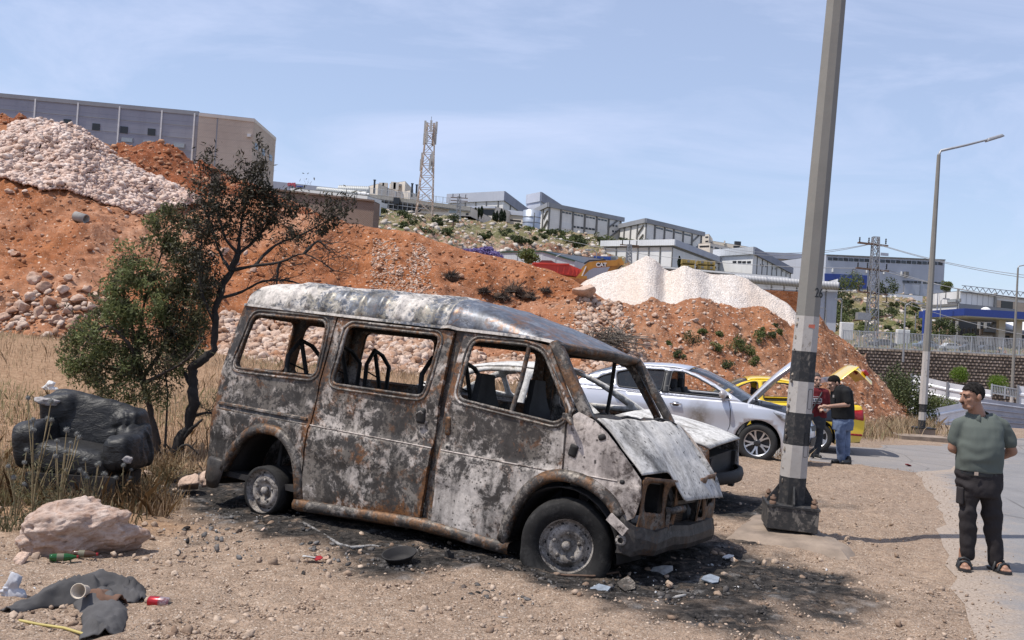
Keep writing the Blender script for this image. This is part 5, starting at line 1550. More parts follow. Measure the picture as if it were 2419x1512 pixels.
def band_mat(name,c,chip=(0.22,0.19,0.16),t=0.60):
 m=NT(name)
 n=m.noise(5,9,0.72,m.mapping(m.vec,(1,1,0.6)),0.4)
 col=m.mix(m.ramp(m.noise(2.2,5,0.6),[(0.3,0),(0.7,1)]),tuple(x*0.8 for x in c),c)
 col=m.mix(m.ramp(m.noise(20,6,0.7),[(0.5,0),(0.7,0.3)]),col,(0.25,0.21,0.18))
 col=m.mix(m.ramp(n,[(t,0),(t+0.03,0.9)]),col,chip)
 m.col(col).rough(0.75).bump(n,0.004,0.7).bump(m.noise(60,3,.6),0.0015,0.6)
 return m.mat
M_BWHITE=band_mat('pole_white_paint',(0.46,0.425,0.395));M_BBLACK=band_mat('pole_black_paint',(0.022,0.022,0.024),(0.16,0.14,0.12),0.62);M_PCONC=band_mat('pole_concrete',(0.225,0.212,0.19),(0.24,0.22,0.20),0.66)
M_SCAR=band_mat('pole_spalled',(0.16,0.13,0.105),(0.30,0.25,0.2),0.5)
def oct_pole(root,segs,a0=R_(22.5),n=8):
 """segs: list of (z0, r0, z1, r1, material, name)"""
 for z0,r0,z1,r1,mt,nm in segs:
  MB().lathe([(r0,z0),(r1,z1)],n,a0=a0,smooth=False).build(nm,mt,root)
py_=9.62
base=W(1862,1252,py_);base.z=0.06
pole=empty('lamp_post',base,0,'tall grey octagonal post with black and white painted bands beside the van','lamp post')
pole.rotation_euler=(R_(0.4),R_(1.9),R_(-8))
def pz(py):return W(1870,py,py_).z-base.z
r0,r1=0.132,0.070
def pr(z):return r0+(r1-r0)*min(1,z/6.6)
ys=[1212,1125,1049,973,899,828,745]
mats=[M_BBLACK,M_BWHITE,M_BBLACK,M_BWHITE,M_BBLACK,M_BWHITE]
segs=[]
for k in range(6):
 a,b=pz(ys[k]),pz(ys[k+1])
 segs.append((a,pr(a)+0.002,b,pr(b)+0.002,mats[k],'paint_band'))
segs.append((pz(745),pr(pz(745)),8.2,pr(8.2),M_PCONC,'shaft'))
oct_pole(pole,segs)
mb=MB()
for z in np.arange(0.35,2.2,0.06):
 if rnd.random()<0.75:
  r_=pr(z)+0.002;s=rnd.uniform(0.006,0.016)
  v,f=rock_shape(ICO0,int(z*1000),1.0,0.4,2)
  mb.add(v*np.array([s,s,s*rnd.uniform(1.2,2.6)])+np.array([-r_*0.90+rnd.uniform(-.004,.012),-r_*0.42+rnd.uniform(-.02,.02),z]),f)
o=mb.build('spalled_edge',M_SCAR,pole);o['kind']='stuff'
bx=MB();bx.box((0,0,0.13),(0.47,0.47,0.21));o=bx.build('base_box',band_mat('base_black_paint',(0.035,0.034,0.034),(0.18,0.16,0.14),0.55),pole);bevel_mod(o,0.008)
MB().box((0,0,0.242),(0.485,0.485,0.020)).build('base_plate',M_BBLACK,pole)
for k in range(4):
 a=math.pi/2*k
 mb=MB();c_,s_=math.cos(a),math.sin(a)
 P_=[(0.12,0.254),(0.225,0.254),(0.225,0.275),(0.125,0.43)]
 V=[(r_*c_-t*s_,r_*s_+t*c_,z) for t in (-0.008,0.008) for r_,z in P_]
 mb.add(V,[(0,1,2,3),(7,6,5,4),(0,4,5,1),(1,5,6,2),(2,6,7,3),(3,7,4,0)]);mb.build('gusset',M_BBLACK,pole)
 x,y=0.27*math.cos(a+math.pi/4)*1.0,0.27*math.sin(a+math.pi/4)
 mb=MB();mb.lathe([(0.032,0.254),(0.032,0.285),(0.0001,0.285)],6,(x,y,0));mb.lathe([(0.015,0.285),(0.015,0.34),(0.0001,0.345)],8,(x,y,0));mb.lathe([(0.028,0.30),(0.028,0.322),(0.0001,0.322)],6,(x,y,0))
 mb.build('anchor_bolt',M_RUSTY,pole)
num=text_mesh('26',0.125,M_BLK,0.0015,'number_marking',bold=0.002)
zc=pz(690);rr=pr(zc)*math.cos(R_(22.5))
def on_facet(k,z,me,name,off=0.003,dx=0.0):
 a=-math.pi/2+k*math.pi/4
 nrm=Vector((math.cos(a),math.sin(a),0));tang=Vector((-math.sin(a),math.cos(a),0))
 rr=pr(z)*math.cos(R_(22.5))+off
 o=link(name,me,pole);o.matrix_local=Matrix.Translation(nrm*rr+tang*dx+Vector((0,0,z)))@basis(tang,nrm).to_4x4();return o
on_facet(1,zc,num,'number_marking',0.001,0.005)
mk=MB();mk.prism([(-0.03,-0.012),(0.028,-0.022),(0.03,0.018),(-0.026,0.014)],0,0.001)
on_facet(0,pz(768),mk.me('red_mark',flat('red_paint_mark',(0.45,0.12,0.08),0.8)),'red_mark',0.004,0.03)
def hatch(z0,z1,k=1):
 w=0.062;h=(z1-z0)/2
 P_=round_poly([(-w/2,-h),(w/2,-h),(w/2,h),(-w/2,h)],0.018,4)
 me_=MB().tube([(a,b,0) for a,b in P_]+[(P_[0][0],P_[0][1],0)],0.0022,4,cap=False).me('hatch',M_BLK)
 on_facet(k,(z0+z1)/2,me_,'hatch',0.003,0.0)
hatch(pz(1075),pz(1018));hatch(pz(962),pz(915))
fp=[GZ(a,b,0.0) for a,b in ((1728,1272),(1990,1313),(1998,1298),(1930,1262),(1905,1240),(1785,1222))]
slab=MB();fc_=sum(fp,Vector())/len(fp);nn_=len(fp);fpd=[]
for i_ in range(nn_):
 for k_ in range(6):q_=fp[i_].lerp(fp[(i_+1)%nn_],k_/6);fpd.append(q_+Vector((rnd.gauss(0,.012),rnd.gauss(0,.012),0)))
slab.grid([[fc_+(q_-fc_)*s_+Vector((0,0,z_+rnd.uniform(-.006,.006))) for q_ in fpd+fpd[:1]] for s_,z_ in ((1.16,-.03),(1.05,.02),(.96,.042),(.6,.055),(.02,.06))],True)
o=slab.build('concrete_footing',M_CONCD);bevel_mod(o,0.02)
tag(o,'low concrete footing slab under the banded post beside the van','footing')
def lamp_post(px,py,top,armpx,label,bands=True,wrap=False,rb=0.10,d=None):
 b=GP(px,py) if d is None else W(px,py,d)
 t=W(top[0],top[1],b.y)
 root=empty('lamp_post',b,0,label,'lamp post','lamp posts along the road')
 H_=t.z-b.z;lean=t.x-b.x
 sh=Matrix.Identity(4)
 r1_=rb*0.5
 def P_(z):return Vector((lean*z/H_,0,z))
 def seg(z0,z1,ra,rb_,mt,nm):
  mb=MB().lathe([(ra,0),(rb_,1)],8,smooth=False)
  mb.v=[(v[0]+P_(z0+(z1-z0)*v[2]).x,v[1],z0+(z1-z0)*v[2]) for v in mb.v]
  mb.build(nm,mt,root)
 z=0.22
 if bands:
  for k,mt in enumerate((M_BBLACK,M_BWHITE,M_BBLACK)):
   seg(z,z+0.20*(b.y/25),rb,rb,mt,'paint_band');z+=0.20*(b.y/25)
 if wrap:
  seg(z,z+0.95,rb+0.012,rb+0.006,M_BWHITE,'plastic_wrap');z+=0.95
  seg(z,z+0.50,rb,rb,M_BWHITE,'paint_band');z+=0.5
 seg(z,H_,rb,r1_,M_PCONC if wrap or bands else M_STEEL,'shaft')
 if bands:
  bb=MB();bb.box((0,0,0.11),(0.55,0.5,0.20));bb.build('base_box',M_CONCD,root)
  MB().box((0,0,0.23),(0.6,0.55,0.03)).build('base_plate',M_BLK,root)
 if armpx:
  e=W(armpx[0],armpx[1],b.y)-b
  tt=t-b
  MB().tube([tt-Vector((0,0,0.25)),tt,tt+Vector((0.05,0,0.12)),tt.lerp(e,0.5)+Vector((0,0,0.04)),e],[r1_*0.9,r1_*0.8,r1_*0.7,r1_*0.6,r1_*0.5],8).build('arm',M_STEEL,root)
  dr=(e-tt).normalized();M_=basis(dr,(0,0,1))
  hd_=MB();hd_.box((0.05,0,0),(0.52,0.22,0.09),taper=0.8);o=hd_.build('lamp_head',M_STEEL,root);o.matrix_local=Matrix.Translation(e)@M_.to_4x4();bevel_mod(o,0.03)
 return root
lamp_post(2176,1030,(2218,366),(2345,327),'tall street lamp with wrapped banded foot and single arm behind the standing man',True,True,0.105)
lamp_post(2388,983,(2405,633),(2440,622),'street lamp with banded foot at the right edge of the picture',True,False,0.11)
o=MB().box((0,0,0.02),(1.3,0.9,0.14)).build('concrete_footing',M_CONCD,None,GP(2172,1037));tag(o,'small concrete footing under the wrapped street lamp','footing')
def small_lamp(px,y0,y1,d,arm,label,rb=0.07):
 b=W(px,y0,d);t=W(px+(y0-y1)*0.045,y1,d)
 root=empty('street_lamp',b,0,label,'street lamp','far street lamps')
 v=t-b
 MB().tube([(0,0,0),tuple(v)],[rb,rb*0.6],6).build('shaft',M_STEEL,root)
 if arm:
  MB().tube([tuple(v),(v.x+arm*0.4,0,v.z+0.25),(v.x+arm,0,v.z+0.2)],rb*0.5,5).build('arm',M_STEEL,root)
  MB().box((v.x+arm,0,v.z+0.18),(0.5,0.2,0.1)).build('lamp_head',M_STEEL,root)
for px,y0,y1,d,arm,lb in [(2133,855,722,62,0.9,'curved white street lamp left of the wrapped post before the studded wall'),(2160,820,740,92,0,'thin white pole beside the blue column in the yard'),(1985,798,712,82,-0.3,'white lamp pole left of the lattice pylon'),(1950,780,733,88,-0.6,'short curved street lamp at the edge of the green hillside'),(2210,820,690,98,0,'thin grey pole right of the wrapped street lamp'),(2218,822,710,92,0.5,'thin grey lamp pole before the white building'),(2198,815,750,88,-0.5,'short bent lamp behind the railing'),(1312,640,607,78,1.0,'lamp with long arm beside the green-roofed shed'),(1222,622,594,80,1.2,'left lamp with long arm before the green-roofed shed'),(1408,628,597,88,-0.8,'lamp on the quarry edge above the excavator')]:
 small_lamp(px,y0,y1,d,arm,lb)
m=NT('white_sheet_metal')
m.col(m.mix(m.ramp(m.noise(1.3,6,0.65,m.world()),[(0.35,0),(0.7,1)]),(0.52,0.53,0.57),(0.70,0.70,0.73))).rough(0.45).metal(0.15)
M_SHEET=m.mat
m=NT('shaded_white_sheet')  # white sheet again, darkened in colour for the fence run in shade
m.col(m.mix(m.ramp(m.noise(1.3,6,0.65,m.world()),[(0.35,0),(0.7,1)]),(0.26,0.27,0.31),(0.40,0.40,0.44))).rough(0.5).metal(0.2)
M_SHEET_SHADED=m.mat
def sheet_fence(pts,zbot,nrib,mat,label,group=None,post=True,pitch=3.2):
 """pts: list of (px, py_top, d); ribs run along the fence"""
 P_=[W(*p) for p in pts]
 root=empty('sheet_fence',P_[0],0,label,'fence',group)
 o_=P_[0]
 for i in range(len(P_)-1):
  a,b=P_[i]-o_,P_[i+1]-o_
  L_=(b-a).length;n=max(1,int(L_/pitch))
  dirv=(b-a).normalized();nrm=Vector((dirv.y,-dirv.x,0)).normalized()
  if nrm.y>0:nrm=-nrm
  for k in range(n):
   p,q=a.lerp(b,k/n),a.lerp(b,(k+0.995)/n)
   g=[]
   hp_,hq=p.z+o_.z-zbot,q.z+o_.z-zbot
   prof=[]
   for r_ in range(nrib):
    t0=r_/nrib;w_=1/nrib
    prof+=[(t0,0.0),(t0+w_*0.62,0.0),(t0+w_*0.74,0.045),(t0+w_*0.90,0.045)]
   prof.append((1.0,0.0))
   for t,of in prof:
    g.append([p+Vector((0,0,-hp_*t))+nrm*of,q+Vector((0,0,-hq*t))+nrm*of])
   MB().grid(g,False,False).build('sheet',mat,root)
   if post:
    MB().box(p+Vector((0,0,-hp_/2+0.03))-nrm*0.06 if not post=='front' else p+Vector((0,0,-hp_/2+0.03))+nrm*0.07,(0.09,0.09,hp_)).build('post',M_STEEL,root)
 return root
sheet_fence([(2060,995,31.8),(2105,986,32.5),(2300,946,36)],-1.5,6,M_SHEET,'low white corrugated fence running up to the right behind the banded street lamp')
sheet_fence([(2318,941,41),(2470,962,42)],-1.6,9,M_SHEET_SHADED,'shade-tinted run of the white corrugated fence behind the standing man on the right')
sheet_fence([(2155,884,50),(2240,904,48.5),(2345,922,47)],-2.0,7,M_SHEET,'far white sheet fence with dark posts below the studded wall',None,'front',2.0)
sheet_fence([(2405,911,47),(2480,922,46.5)],-2.0,6,M_SHEET,'short white sheet fence at the right edge below the clipped bushes',None,'front',1.6)
def railing(p0,p1,zb,h,nb,label,mat,postn=4,bar=0.02):
 a,b=Vector(p0),Vector(p1)
 root=empty('railing',a,0,label,'railing')
 d=b-a
 for zz in (0.12,h):
  MB().bar((0,0,zz),(d.x,d.y,d.z+zz),0.05).build('rail',mat,root)
 mb=MB()
 for k in range(nb):
  q=d*((k+0.5)/nb);mb.bar((q.x,q.y,q.z+0.12),(q.x,q.y,q.z+h),bar)
 o=mb.build('bars',mat,root);o['kind']='stuff'
 for k in range(postn+1):
  q=d*(k/postn);MB().bar((q.x,q.y,q.z-0.05),(q.x,q.y,q.z+h+0.05),0.06).build('post',mat,root)
M_RAIL=flat('grey_railing_paint',(0.42,0.43,0.44),0.5,0.3,0.15)
railing(W(2342,934,47),W(2404,945,47),0,0.5,16,'short grey bar railing between the two white sheet fences',M_RAIL,2,0.03)
g0,g1=GP(2383,1002)+Vector((0,0,.0)),GP(2470,996)
root=empty('guard_rail',g0,0,'steel guard rail at the right edge before the shade-tinted fence','guard rail')
dv=g1-g0;nr=Vector((dv.y,-dv.x,0)).normalized();nr=nr if nr.y<0 else -nr
MB().grid([[tuple(p+Vector((0,0,0.75-0.32*t))+nr*of) for p in (Vector((0,0,0)),dv)] for t,of in ((0,0),(0.15,0.06),(0.35,0.06),(0.5,0.0),(0.65,0.06),(0.85,0.06),(1,0))],False).build('beam',M_STEEL,root)
for k in range(3):
 MB().bar(dv*(k/2)-nr*0.05,dv*(k/2)-nr*0.05+Vector((0,0,0.75)),0.1).build('post',M_STEEL,root)
wa,wb=W(2030,821,70),W(2520,846,70)
root=empty('retaining_wall',(wa.x,wa.y,-2.2),0,'long brown retaining wall of rows of protruding blocks below the filling station','wall')
dv=wb-wa
hl=wa.z+2.2
m=NT('wall_block');g_=m.t.nodes.new('ShaderNodeNewGeometry')
m.col(m.mix(g_.outputs['Random Per Island'],(0.15,0.115,0.09),(0.36,0.295,0.245))).rough(0.92).bump(m.noise(4,4,.6,m.world()),0.03,.6)
M_WBLK=m.mat
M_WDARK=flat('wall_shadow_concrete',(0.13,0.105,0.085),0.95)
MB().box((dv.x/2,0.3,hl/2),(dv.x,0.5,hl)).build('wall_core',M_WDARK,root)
mb=MB();px_,pz_=0.285,0.225
for r_ in range(int(hl/pz_)):
 for k in range(int(dv.x/px_)):
  x=(k+0.5*(r_%2))*px_+rnd.uniform(-.02,.02);z=hl-0.08-r_*pz_+dv.z*x/dv.x
  if z<0:continue
  mb.box((x+0.1,-0.02,z),(0.15,0.26,0.13),Matrix.Rotation(rnd.uniform(.5,1.0),3,'Z'))
o=mb.build('stud_blocks',M_WBLK,root);o['kind']='stuff'
MB().box((dv.x/2,0.28,hl+0.05),(dv.x,0.45,0.14),Matrix.Rotation(-math.atan2(dv.z,dv.x),3,'Y')).build('coping',M_CONC,root)
ra,rb_=W(1990,822,70.4),W(2520,848,70.4)
railing(ra,rb_,0,1.25,150,'long pale bar railing on top of the studded retaining wall',M_RAIL,14,0.035)
def lattice(root,h,w0,w1,nb,r,mat,lean=(0,0)):
 def P_(k,z):
  w=w0+(w1-w0)*z/h
  return Vector(((-w/2,w/2,w/2,-w/2)[k%4]+lean[0]*z/h,(-w/2,-w/2,w/2,w/2)[k%4],z))
 for k in range(4):
  MB().bar(P_(k,0),P_(k,h),r*1.5).build('leg',mat,root)
 mb=MB()
 zs=[h*(1-(1-i/nb)**1.15) for i in range(nb+1)]
 for i in range(nb):
  for k in range(4):
   mb.bar(P_(k,zs[i]),P_(k+1,zs[i+1]),r);mb.bar(P_(k+1,zs[i]),P_(k,zs[i+1]),r);mb.bar(P_(k,zs[i+1]),P_(k+1,zs[i+1]),r)
 o=mb.build('bracing',mat,root);o['kind']='stuff'
 return P_
m=NT('mast_paint');sz_=m.sep()
m.col(m.mix(m.ramp(m.noise(0.8,5,0.6),[(0.4,0),(0.6,1)]),(0.50,0.42,0.36),(0.42,0.28,0.20))).rough(0.6)
M_MAST=m.mat
mb_=W(1000,536,125);mt_=W(1018,294,125)
mast=empty('antenna_mast',mb_,0,'tall lattice telecom mast with panel antennas on the scrub hillside','mast')
h_=mt_.z-mb_.z
PM=lattice(mast,h_,2.2,0.95,9,0.06,M_MAST,(mt_.x-mb_.x-h_*0.065*0,0))
M_ANT=flat('antenna_grey',(0.42,0.40,0.38),0.6)
lx_=mt_.x-mb_.x
for zf,n_,rr_ in ((0.97,5,0.75),(0.86,4,0.8),(0.66,3,0.8),(0.6,3,0.9)):
 for k in range(n_):
  a=2*math.pi*k/n_+zf*5
  MB().box((lx_*zf+rr_*math.cos(a),rr_*math.sin(a),h_*zf),(0.26,0.16,1.5)).build('panel_antenna',M_ANT,mast)
MB().tube([(lx_,0,h_),(lx_+0.02,0,h_+1.0)],0.03,4).build('lightning_rod',M_STEEL,mast)
pb=W(2056,845,74);pt=W(2069,560,74)
pyl=empty('power_pylon',pb,0,'steel lattice power pylon with three cross arms right of the near post','pylon')
hp_=pt.z-pb.z;lx2=pt.x-pb.x
lattice(pyl,hp_,0.82,0.42,11,0.038,M_STEEL,(lx2,0))
for zf,wl,wr in ((0.945,1.25,0.85),(0.735,1.3,1.0),(0.54,1.1,1.0)):
 z=hp_*zf;x=lx2*zf
 mb=MB();mb.bar((x-wl,0.2,z),(x+wr,0.2,z-0.12),0.09);mb.bar((x-wl,-0.2,z),(x+wr,-0.2,z-0.12),0.09);mb.bar((x-wl,-0.2,z),(x-wl,0.2,z),0.09);mb.bar((x+wr,-0.2,z-.12),(x+wr,0.2,z-.12),0.09)
 mb.build('cross_arm',M_RUSTY,pyl)
 for ix in (-wl*0.95,-wl*0.4,wr*0.3,wr*0.9):
  mb=MB();mb.lathe([(0.03,0),(0.07,0.08),(0.035,0.14),(0.07,0.22),(0.035,0.28),(0.07,0.36),(0.0001,0.45)],8,(x+ix,0,z));mb.build('insulator',M_BLK,pyl)
mb=MB();mb.box((lx2*0.3-0.85,-0.5,hp_*0.335),(0.95,0.6,0.55));mb.build('transformer',M_STEEL,pyl)
mb=MB();mb.bar((lx2*.3-1.5,-0.3,hp_*0.295),(lx2*.3+1.4,-0.3,hp_*0.36),0.1);mb.build('platform',M_RUSTY,pyl)
def wire(a,b,sag,label,r=0.02,n=14):
 pts=[]
 a,b=Vector(a),Vector(b)
 for k in range(n+1):
  t=k/n;p=a.lerp(b,t);p.z-=sag*4*t*(1-t);pts.append(p)
 o=MB().tube(pts,r,4,cap=False).build('power_line',M_STEEL);tag(o,label,'power line','power lines at the pylon')
LW='thin power line strung from the lattice pylon'
top=pb+Vector((lx2*0.945,0,hp_*0.95));mid_=pb+Vector((lx2*0.735,0,hp_*0.74));low_=pb+Vector((lx2*0.54,0,hp_*0.55))
for li,(o_,q) in enumerate(((top,(2470,655)),(top+Vector((-0.6,0,.1)),(2470,662)),(mid_,(2470,708)),(mid_+Vector((.8,0,0)),(2470,714)),(low_,(2470,800)))):
 wire(o_,W(q[0],q[1],68),0.35,LW+' to the right, '+('top arm front','top arm rear','middle arm left','middle arm right','lowest arm')[li])
for li,(o_,q) in enumerate(((top,(1700,588)),(top+Vector((.3,0,.1)),(1690,580)),(mid_,(1300,560)),(low_,(1250,610)))):
 wire(o_,W(q[0],q[1],100),0.8,LW+' to the left, '+('top arm front','top arm rear','middle arm','lowest arm')[li])
def util_pole(px,y0,y1,d,label,latt=False,w=0.5):
 b=W(px,y0,d);t=W(px+(y0-y1)*0.05,y1,d)
 r_=empty('utility_pole',b,0,label,'utility pole','utility poles on the hillside')
 v=t-b
 if latt:lattice(r_,v.z,w,w*0.6,6,0.05,M_STEEL,(v.x,0))
 else :MB().tube([(0,0,0),tuple(v)],[0.16,0.1],6).build('shaft',M_RUSTY,r_)
 for zf in (0.97,0.88):
  MB().bar((v.x*zf-w*1.6,0,v.z*zf),(v.x*zf+w*1.6,0,v.z*zf),0.1).build('cross_arm',M_RUSTY,r_)
 for sx in (-1,0,1):
  MB().bar((v.x+sx*w*1.2,0,v.z*.97),(v.x+sx*w*1.2,0,v.z*.97+0.5),0.09).build('insulator',M_BLK,r_)
util_pole(1081,545,465,130,'lattice utility pole with short arms before the long low factory',True,0.7)
util_pole(1068,572,525,112,'wooden utility pole right of the antenna mast foot')
util_pole(1126,585,560,110,'short utility pole above the purple tree')
util_pole(1485,622,578,100,'lattice utility pole before the long white warehouse',True,0.6)
util_pole(2027,690,668,120,'small utility pole before the blue loading bays')
# ================================================================== BUILDINGS ON THE HILL
def wallmat(name,c0,c1,lines=0.0,axis='Z',sc=0.4,rough=0.85,brick=None):
 m=NT(name)
 w=m.world()
 col=m.mix(m.ramp(m.noise(sc,5,0.6,w),[(0.3,0),(0.7,1)]),c0,c1)
 col=m.mix(m.ramp(m.noise(0.9,5,0.7,m.mapping(w,(1,1,0.12))),[(0.52,0),(0.75,0.35)]),col,tuple(x*0.65 for x in c0))
 if lines:
  wv=m.t.nodes.new('ShaderNodeTexWave');wv.wave_type='BANDS';wv.bands_direction=axis;wv.wave_profile='SAW';wv.inputs['Scale'].default_value=lines;m.lk(w,wv.inputs['Vector'])
  col=m.mix(m.ramp(wv.outputs['Fac'],[(0.0,0.30),(0.12,0.0)]),col,tuple(x*0.5 for x in c0))
  m.bump(wv.outputs['Fac'],0.05,0.5)
 if brick:
  br=m.t.nodes.new('ShaderNodeTexBrick');br.inputs['Scale'].default_value=brick[0];br.inputs['Mortar Size'].default_value=brick[1]
  br.inputs['Brick Width'].default_value=0.5;br.inputs['Row Height'].default_value=0.25
  cmb=m.t.nodes.new('ShaderNodeCombineXYZ');s_=m.sep(w);m.lk(m.math('ADD',s_[0],s_[1]),cmb.inputs[0]);m.lk(s_[2],cmb.inputs[1]);m.lk(cmb.outputs[0],br.inputs['Vector'])
  col=m.mix(m.ramp(br.outputs['Fac'],[(0,0),(1,0.6)]),col,tuple(x*0.45 for x in c0))
  m.bump(br.outputs['Fac'],-0.06,0.7)
 m.col(col).rough(rough).spec(0.25)
 return m.mat
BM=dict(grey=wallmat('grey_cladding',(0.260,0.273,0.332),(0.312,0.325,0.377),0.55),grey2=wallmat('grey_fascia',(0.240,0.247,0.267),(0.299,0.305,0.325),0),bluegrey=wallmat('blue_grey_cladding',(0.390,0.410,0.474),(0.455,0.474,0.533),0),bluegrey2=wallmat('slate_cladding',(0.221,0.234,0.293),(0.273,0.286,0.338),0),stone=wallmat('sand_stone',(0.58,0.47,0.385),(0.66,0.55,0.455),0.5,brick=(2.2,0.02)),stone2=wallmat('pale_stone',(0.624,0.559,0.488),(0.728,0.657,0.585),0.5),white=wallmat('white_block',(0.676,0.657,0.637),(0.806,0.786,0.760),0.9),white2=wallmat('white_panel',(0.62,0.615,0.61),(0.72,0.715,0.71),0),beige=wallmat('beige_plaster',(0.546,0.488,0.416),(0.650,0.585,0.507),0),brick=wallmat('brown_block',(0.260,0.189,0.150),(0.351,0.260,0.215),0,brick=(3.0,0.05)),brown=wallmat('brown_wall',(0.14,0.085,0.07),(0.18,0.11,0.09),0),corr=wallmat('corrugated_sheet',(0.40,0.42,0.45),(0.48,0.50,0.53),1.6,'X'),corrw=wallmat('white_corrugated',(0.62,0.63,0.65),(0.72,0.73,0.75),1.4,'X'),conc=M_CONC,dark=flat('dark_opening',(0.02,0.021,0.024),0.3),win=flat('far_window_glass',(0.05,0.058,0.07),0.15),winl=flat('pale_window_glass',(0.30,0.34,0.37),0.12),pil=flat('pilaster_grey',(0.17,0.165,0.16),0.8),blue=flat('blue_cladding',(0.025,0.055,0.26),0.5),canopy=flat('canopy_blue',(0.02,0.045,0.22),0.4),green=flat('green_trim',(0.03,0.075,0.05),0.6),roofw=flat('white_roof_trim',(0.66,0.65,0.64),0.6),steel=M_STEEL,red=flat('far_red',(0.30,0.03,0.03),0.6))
class Bld:
 def __init__(s,name,label,corners,zb,wall,roof='grey2',cat='building',group=None,back=None,parapet=0.0,slope=False):
  """corners: visible roof corners left to right (px, py, depth); zb: foot height"""
  P_=[W(*c) for c in corners]
  z=sum(p.z for p in P_)/len(P_)
  s.zt=z
  if slope:s.top=[p.z for p in P_]
  else :s.top=[z]*len(P_)
  s.P=[Vector((p.x,p.y,0)) for p in P_]
  if len(s.P)==2:
   d=(s.P[1]-s.P[0]);n=Vector((-d.y,d.x,0)).normalized();n=n if n.y>0 else -n
   bk=back or 10.0
   foot=[s.P[0],s.P[1],s.P[1]+n*bk,s.P[0]+n*bk];tops=[s.top[0],s.top[1],s.top[1],s.top[0]]
  else :
   foot=s.P+[s.P[0]+s.P[2]-s.P[1]];tops=s.top+[s.top[0]+s.top[2]-s.top[1]]
  s.foot=foot;s.zb=zb
  c=sum(foot,Vector())/4
  s.o=Vector((c.x,c.y,zb))
  s.root=empty(name,s.o,0,label,cat,group)
  mb=MB();n=len(foot)
  V=[(p.x-s.o.x,p.y-s.o.y,0) for p in foot]+[(p.x-s.o.x,p.y-s.o.y,t-zb) for p,t in zip(foot,tops)]
  mb.add(V,[(i,(i+1)%n,n+(i+1)%n,n+i) for i in range(n)])
  mb.build('wall',BM[wall],s.root)
  MB().add([(p[0]*1.003,p[1]*1.003,p[2]+0.03) for p in V[n:]],[tuple(range(n))]).build('roof',BM[roof],s.root)
 def hit(s,f,px,py):
  a,b=s.P[f],s.P[f+1]
  d=(b-a).normalized();nr=Vector((d.y,-d.x,0));nr=nr if nr.y<0 else -nr
  r=ray(px,py);t=(a-Vector((0,0,0))).dot(nr)/r.dot(nr)
  p=CAMP+r*t
  return p,nr
 def quad(s,f,pts,mat,name,t=0.08,inset=0.0):
  Q=[];nr=None
  for px,py in pts:
   p,nr=s.hit(f,px,py);Q.append(p-s.o)
  fr=[q+nr*t for q in Q];bk=[q-nr*0.05 for q in Q]
  MB().add([tuple(q) for q in fr+bk],[(0,1,2,3),(0,4,5,1),(1,5,6,2),(2,6,7,3),(3,7,4,0),(7,6,5,4)]).build(name,BM[mat] if isinstance(mat,str) else mat,s.root)
 def rect(s,f,cx,cy,w,h,mat,name,t=0.06,sl=None):
  """small opening centred on a pixel; edges stay parallel to the facade"""
  p,nr=s.hit(f,cx,cy)
  d=(s.P[f+1]-s.P[f]).normalized()
  k=(p-CAMP).dot(_F)/FPX
  co=max(0.25,abs(d.x))
  wx,hz=w*k/co/2,h*k/2
  c=p-s.o
  Q=[c-d*wx+Vector((0,0,hz)),c+d*wx+Vector((0,0,hz)),c+d*wx-Vector((0,0,hz)),c-d*wx-Vector((0,0,hz))]
  fr=[q+nr*t for q in Q];bk=[q-nr*0.03 for q in Q]
  return MB().add([tuple(q) for q in fr+bk],[(3,2,1,0),(0,1,5,4),(1,2,6,5),(2,3,7,6),(3,0,4,7),(4,5,6,7)]).build(name,BM[mat] if isinstance(mat,str) else mat,s.root)
 def band(s,f,z0,z1,mat,name,t=0.12,u0=0.0,u1=1.0,ext=0.0):
  """strip between heights measured down from the roof"""
  a,b=s.P[f],s.P[f+1]
  ta,tb=s.top[f],s.top[f+1]
  d=(b-a);nr=Vector((d.y,-d.x,0)).normalized();nr=nr if nr.y<0 else -nr
  p,q=a+d*u0-d.normalized()*ext,a+d*u1+d.normalized()*ext
  zp,zq=ta+(tb-ta)*u0,ta+(tb-ta)*u1
  o=s.o
  Q=[Vector((p.x,p.y,zp-z0))-o,Vector((q.x,q.y,zq-z0))-o,Vector((q.x,q.y,zq-z1))-o,Vector((p.x,p.y,zp-z1))-o]
  fr=[x+nr*t for x in Q];bk=[x-nr*0.03 for x in Q]
  return MB().add([tuple(x) for x in fr+bk],[(3,2,1,0),(0,1,5,4),(1,2,6,5),(2,3,7,6),(3,0,4,7),(4,5,6,7)]).build(name,BM[mat] if isinstance(mat,str) else mat,s.root)
 def post(s,f,px,w,mat='pil',name='pilaster',z0=0.0,t=0.2):
  """vertical rib on a facade at a pixel column"""
  a,b=s.P[f],s.P[f+1]
  lo,hi=0.0,1.0
  for _ in range(40):
   m_=(lo+hi)/2;q=a.lerp(b,m_);pxm=pj(np.array([[q.x,q.y,s.top[f]-1.5]]))[0][0]
   if pxm<px:lo=m_
   else :hi=m_
  L_=(b-a).length
  s.band(f,z0,s.top[f]-s.zb,mat,name,t,max(0,lo-w/L_/2),min(1,lo+w/L_/2))
def zat(px,py,d):return W(px,py,d).z
zr=W(469,264,92).z
def dz_(px,py):return GZ(px,py,zr).y
b=Bld('warehouse','long grey clad warehouse above the red earth hill on the left',[(-260,197,dz_(-260,197)),(469,264,92)],zr-12,'grey',back=24)
for px in (-20,82,183,281,381,458):b.post(0,px,0.12,'roofw','downpipe',0.2,0.12)
b.band(0,0,0.35,'grey2','parapet',0.1)
for k in range(1,7):b.band(0,0.2+k*1.15,0.27+k*1.15,'grey2','panel_joint',0.03)
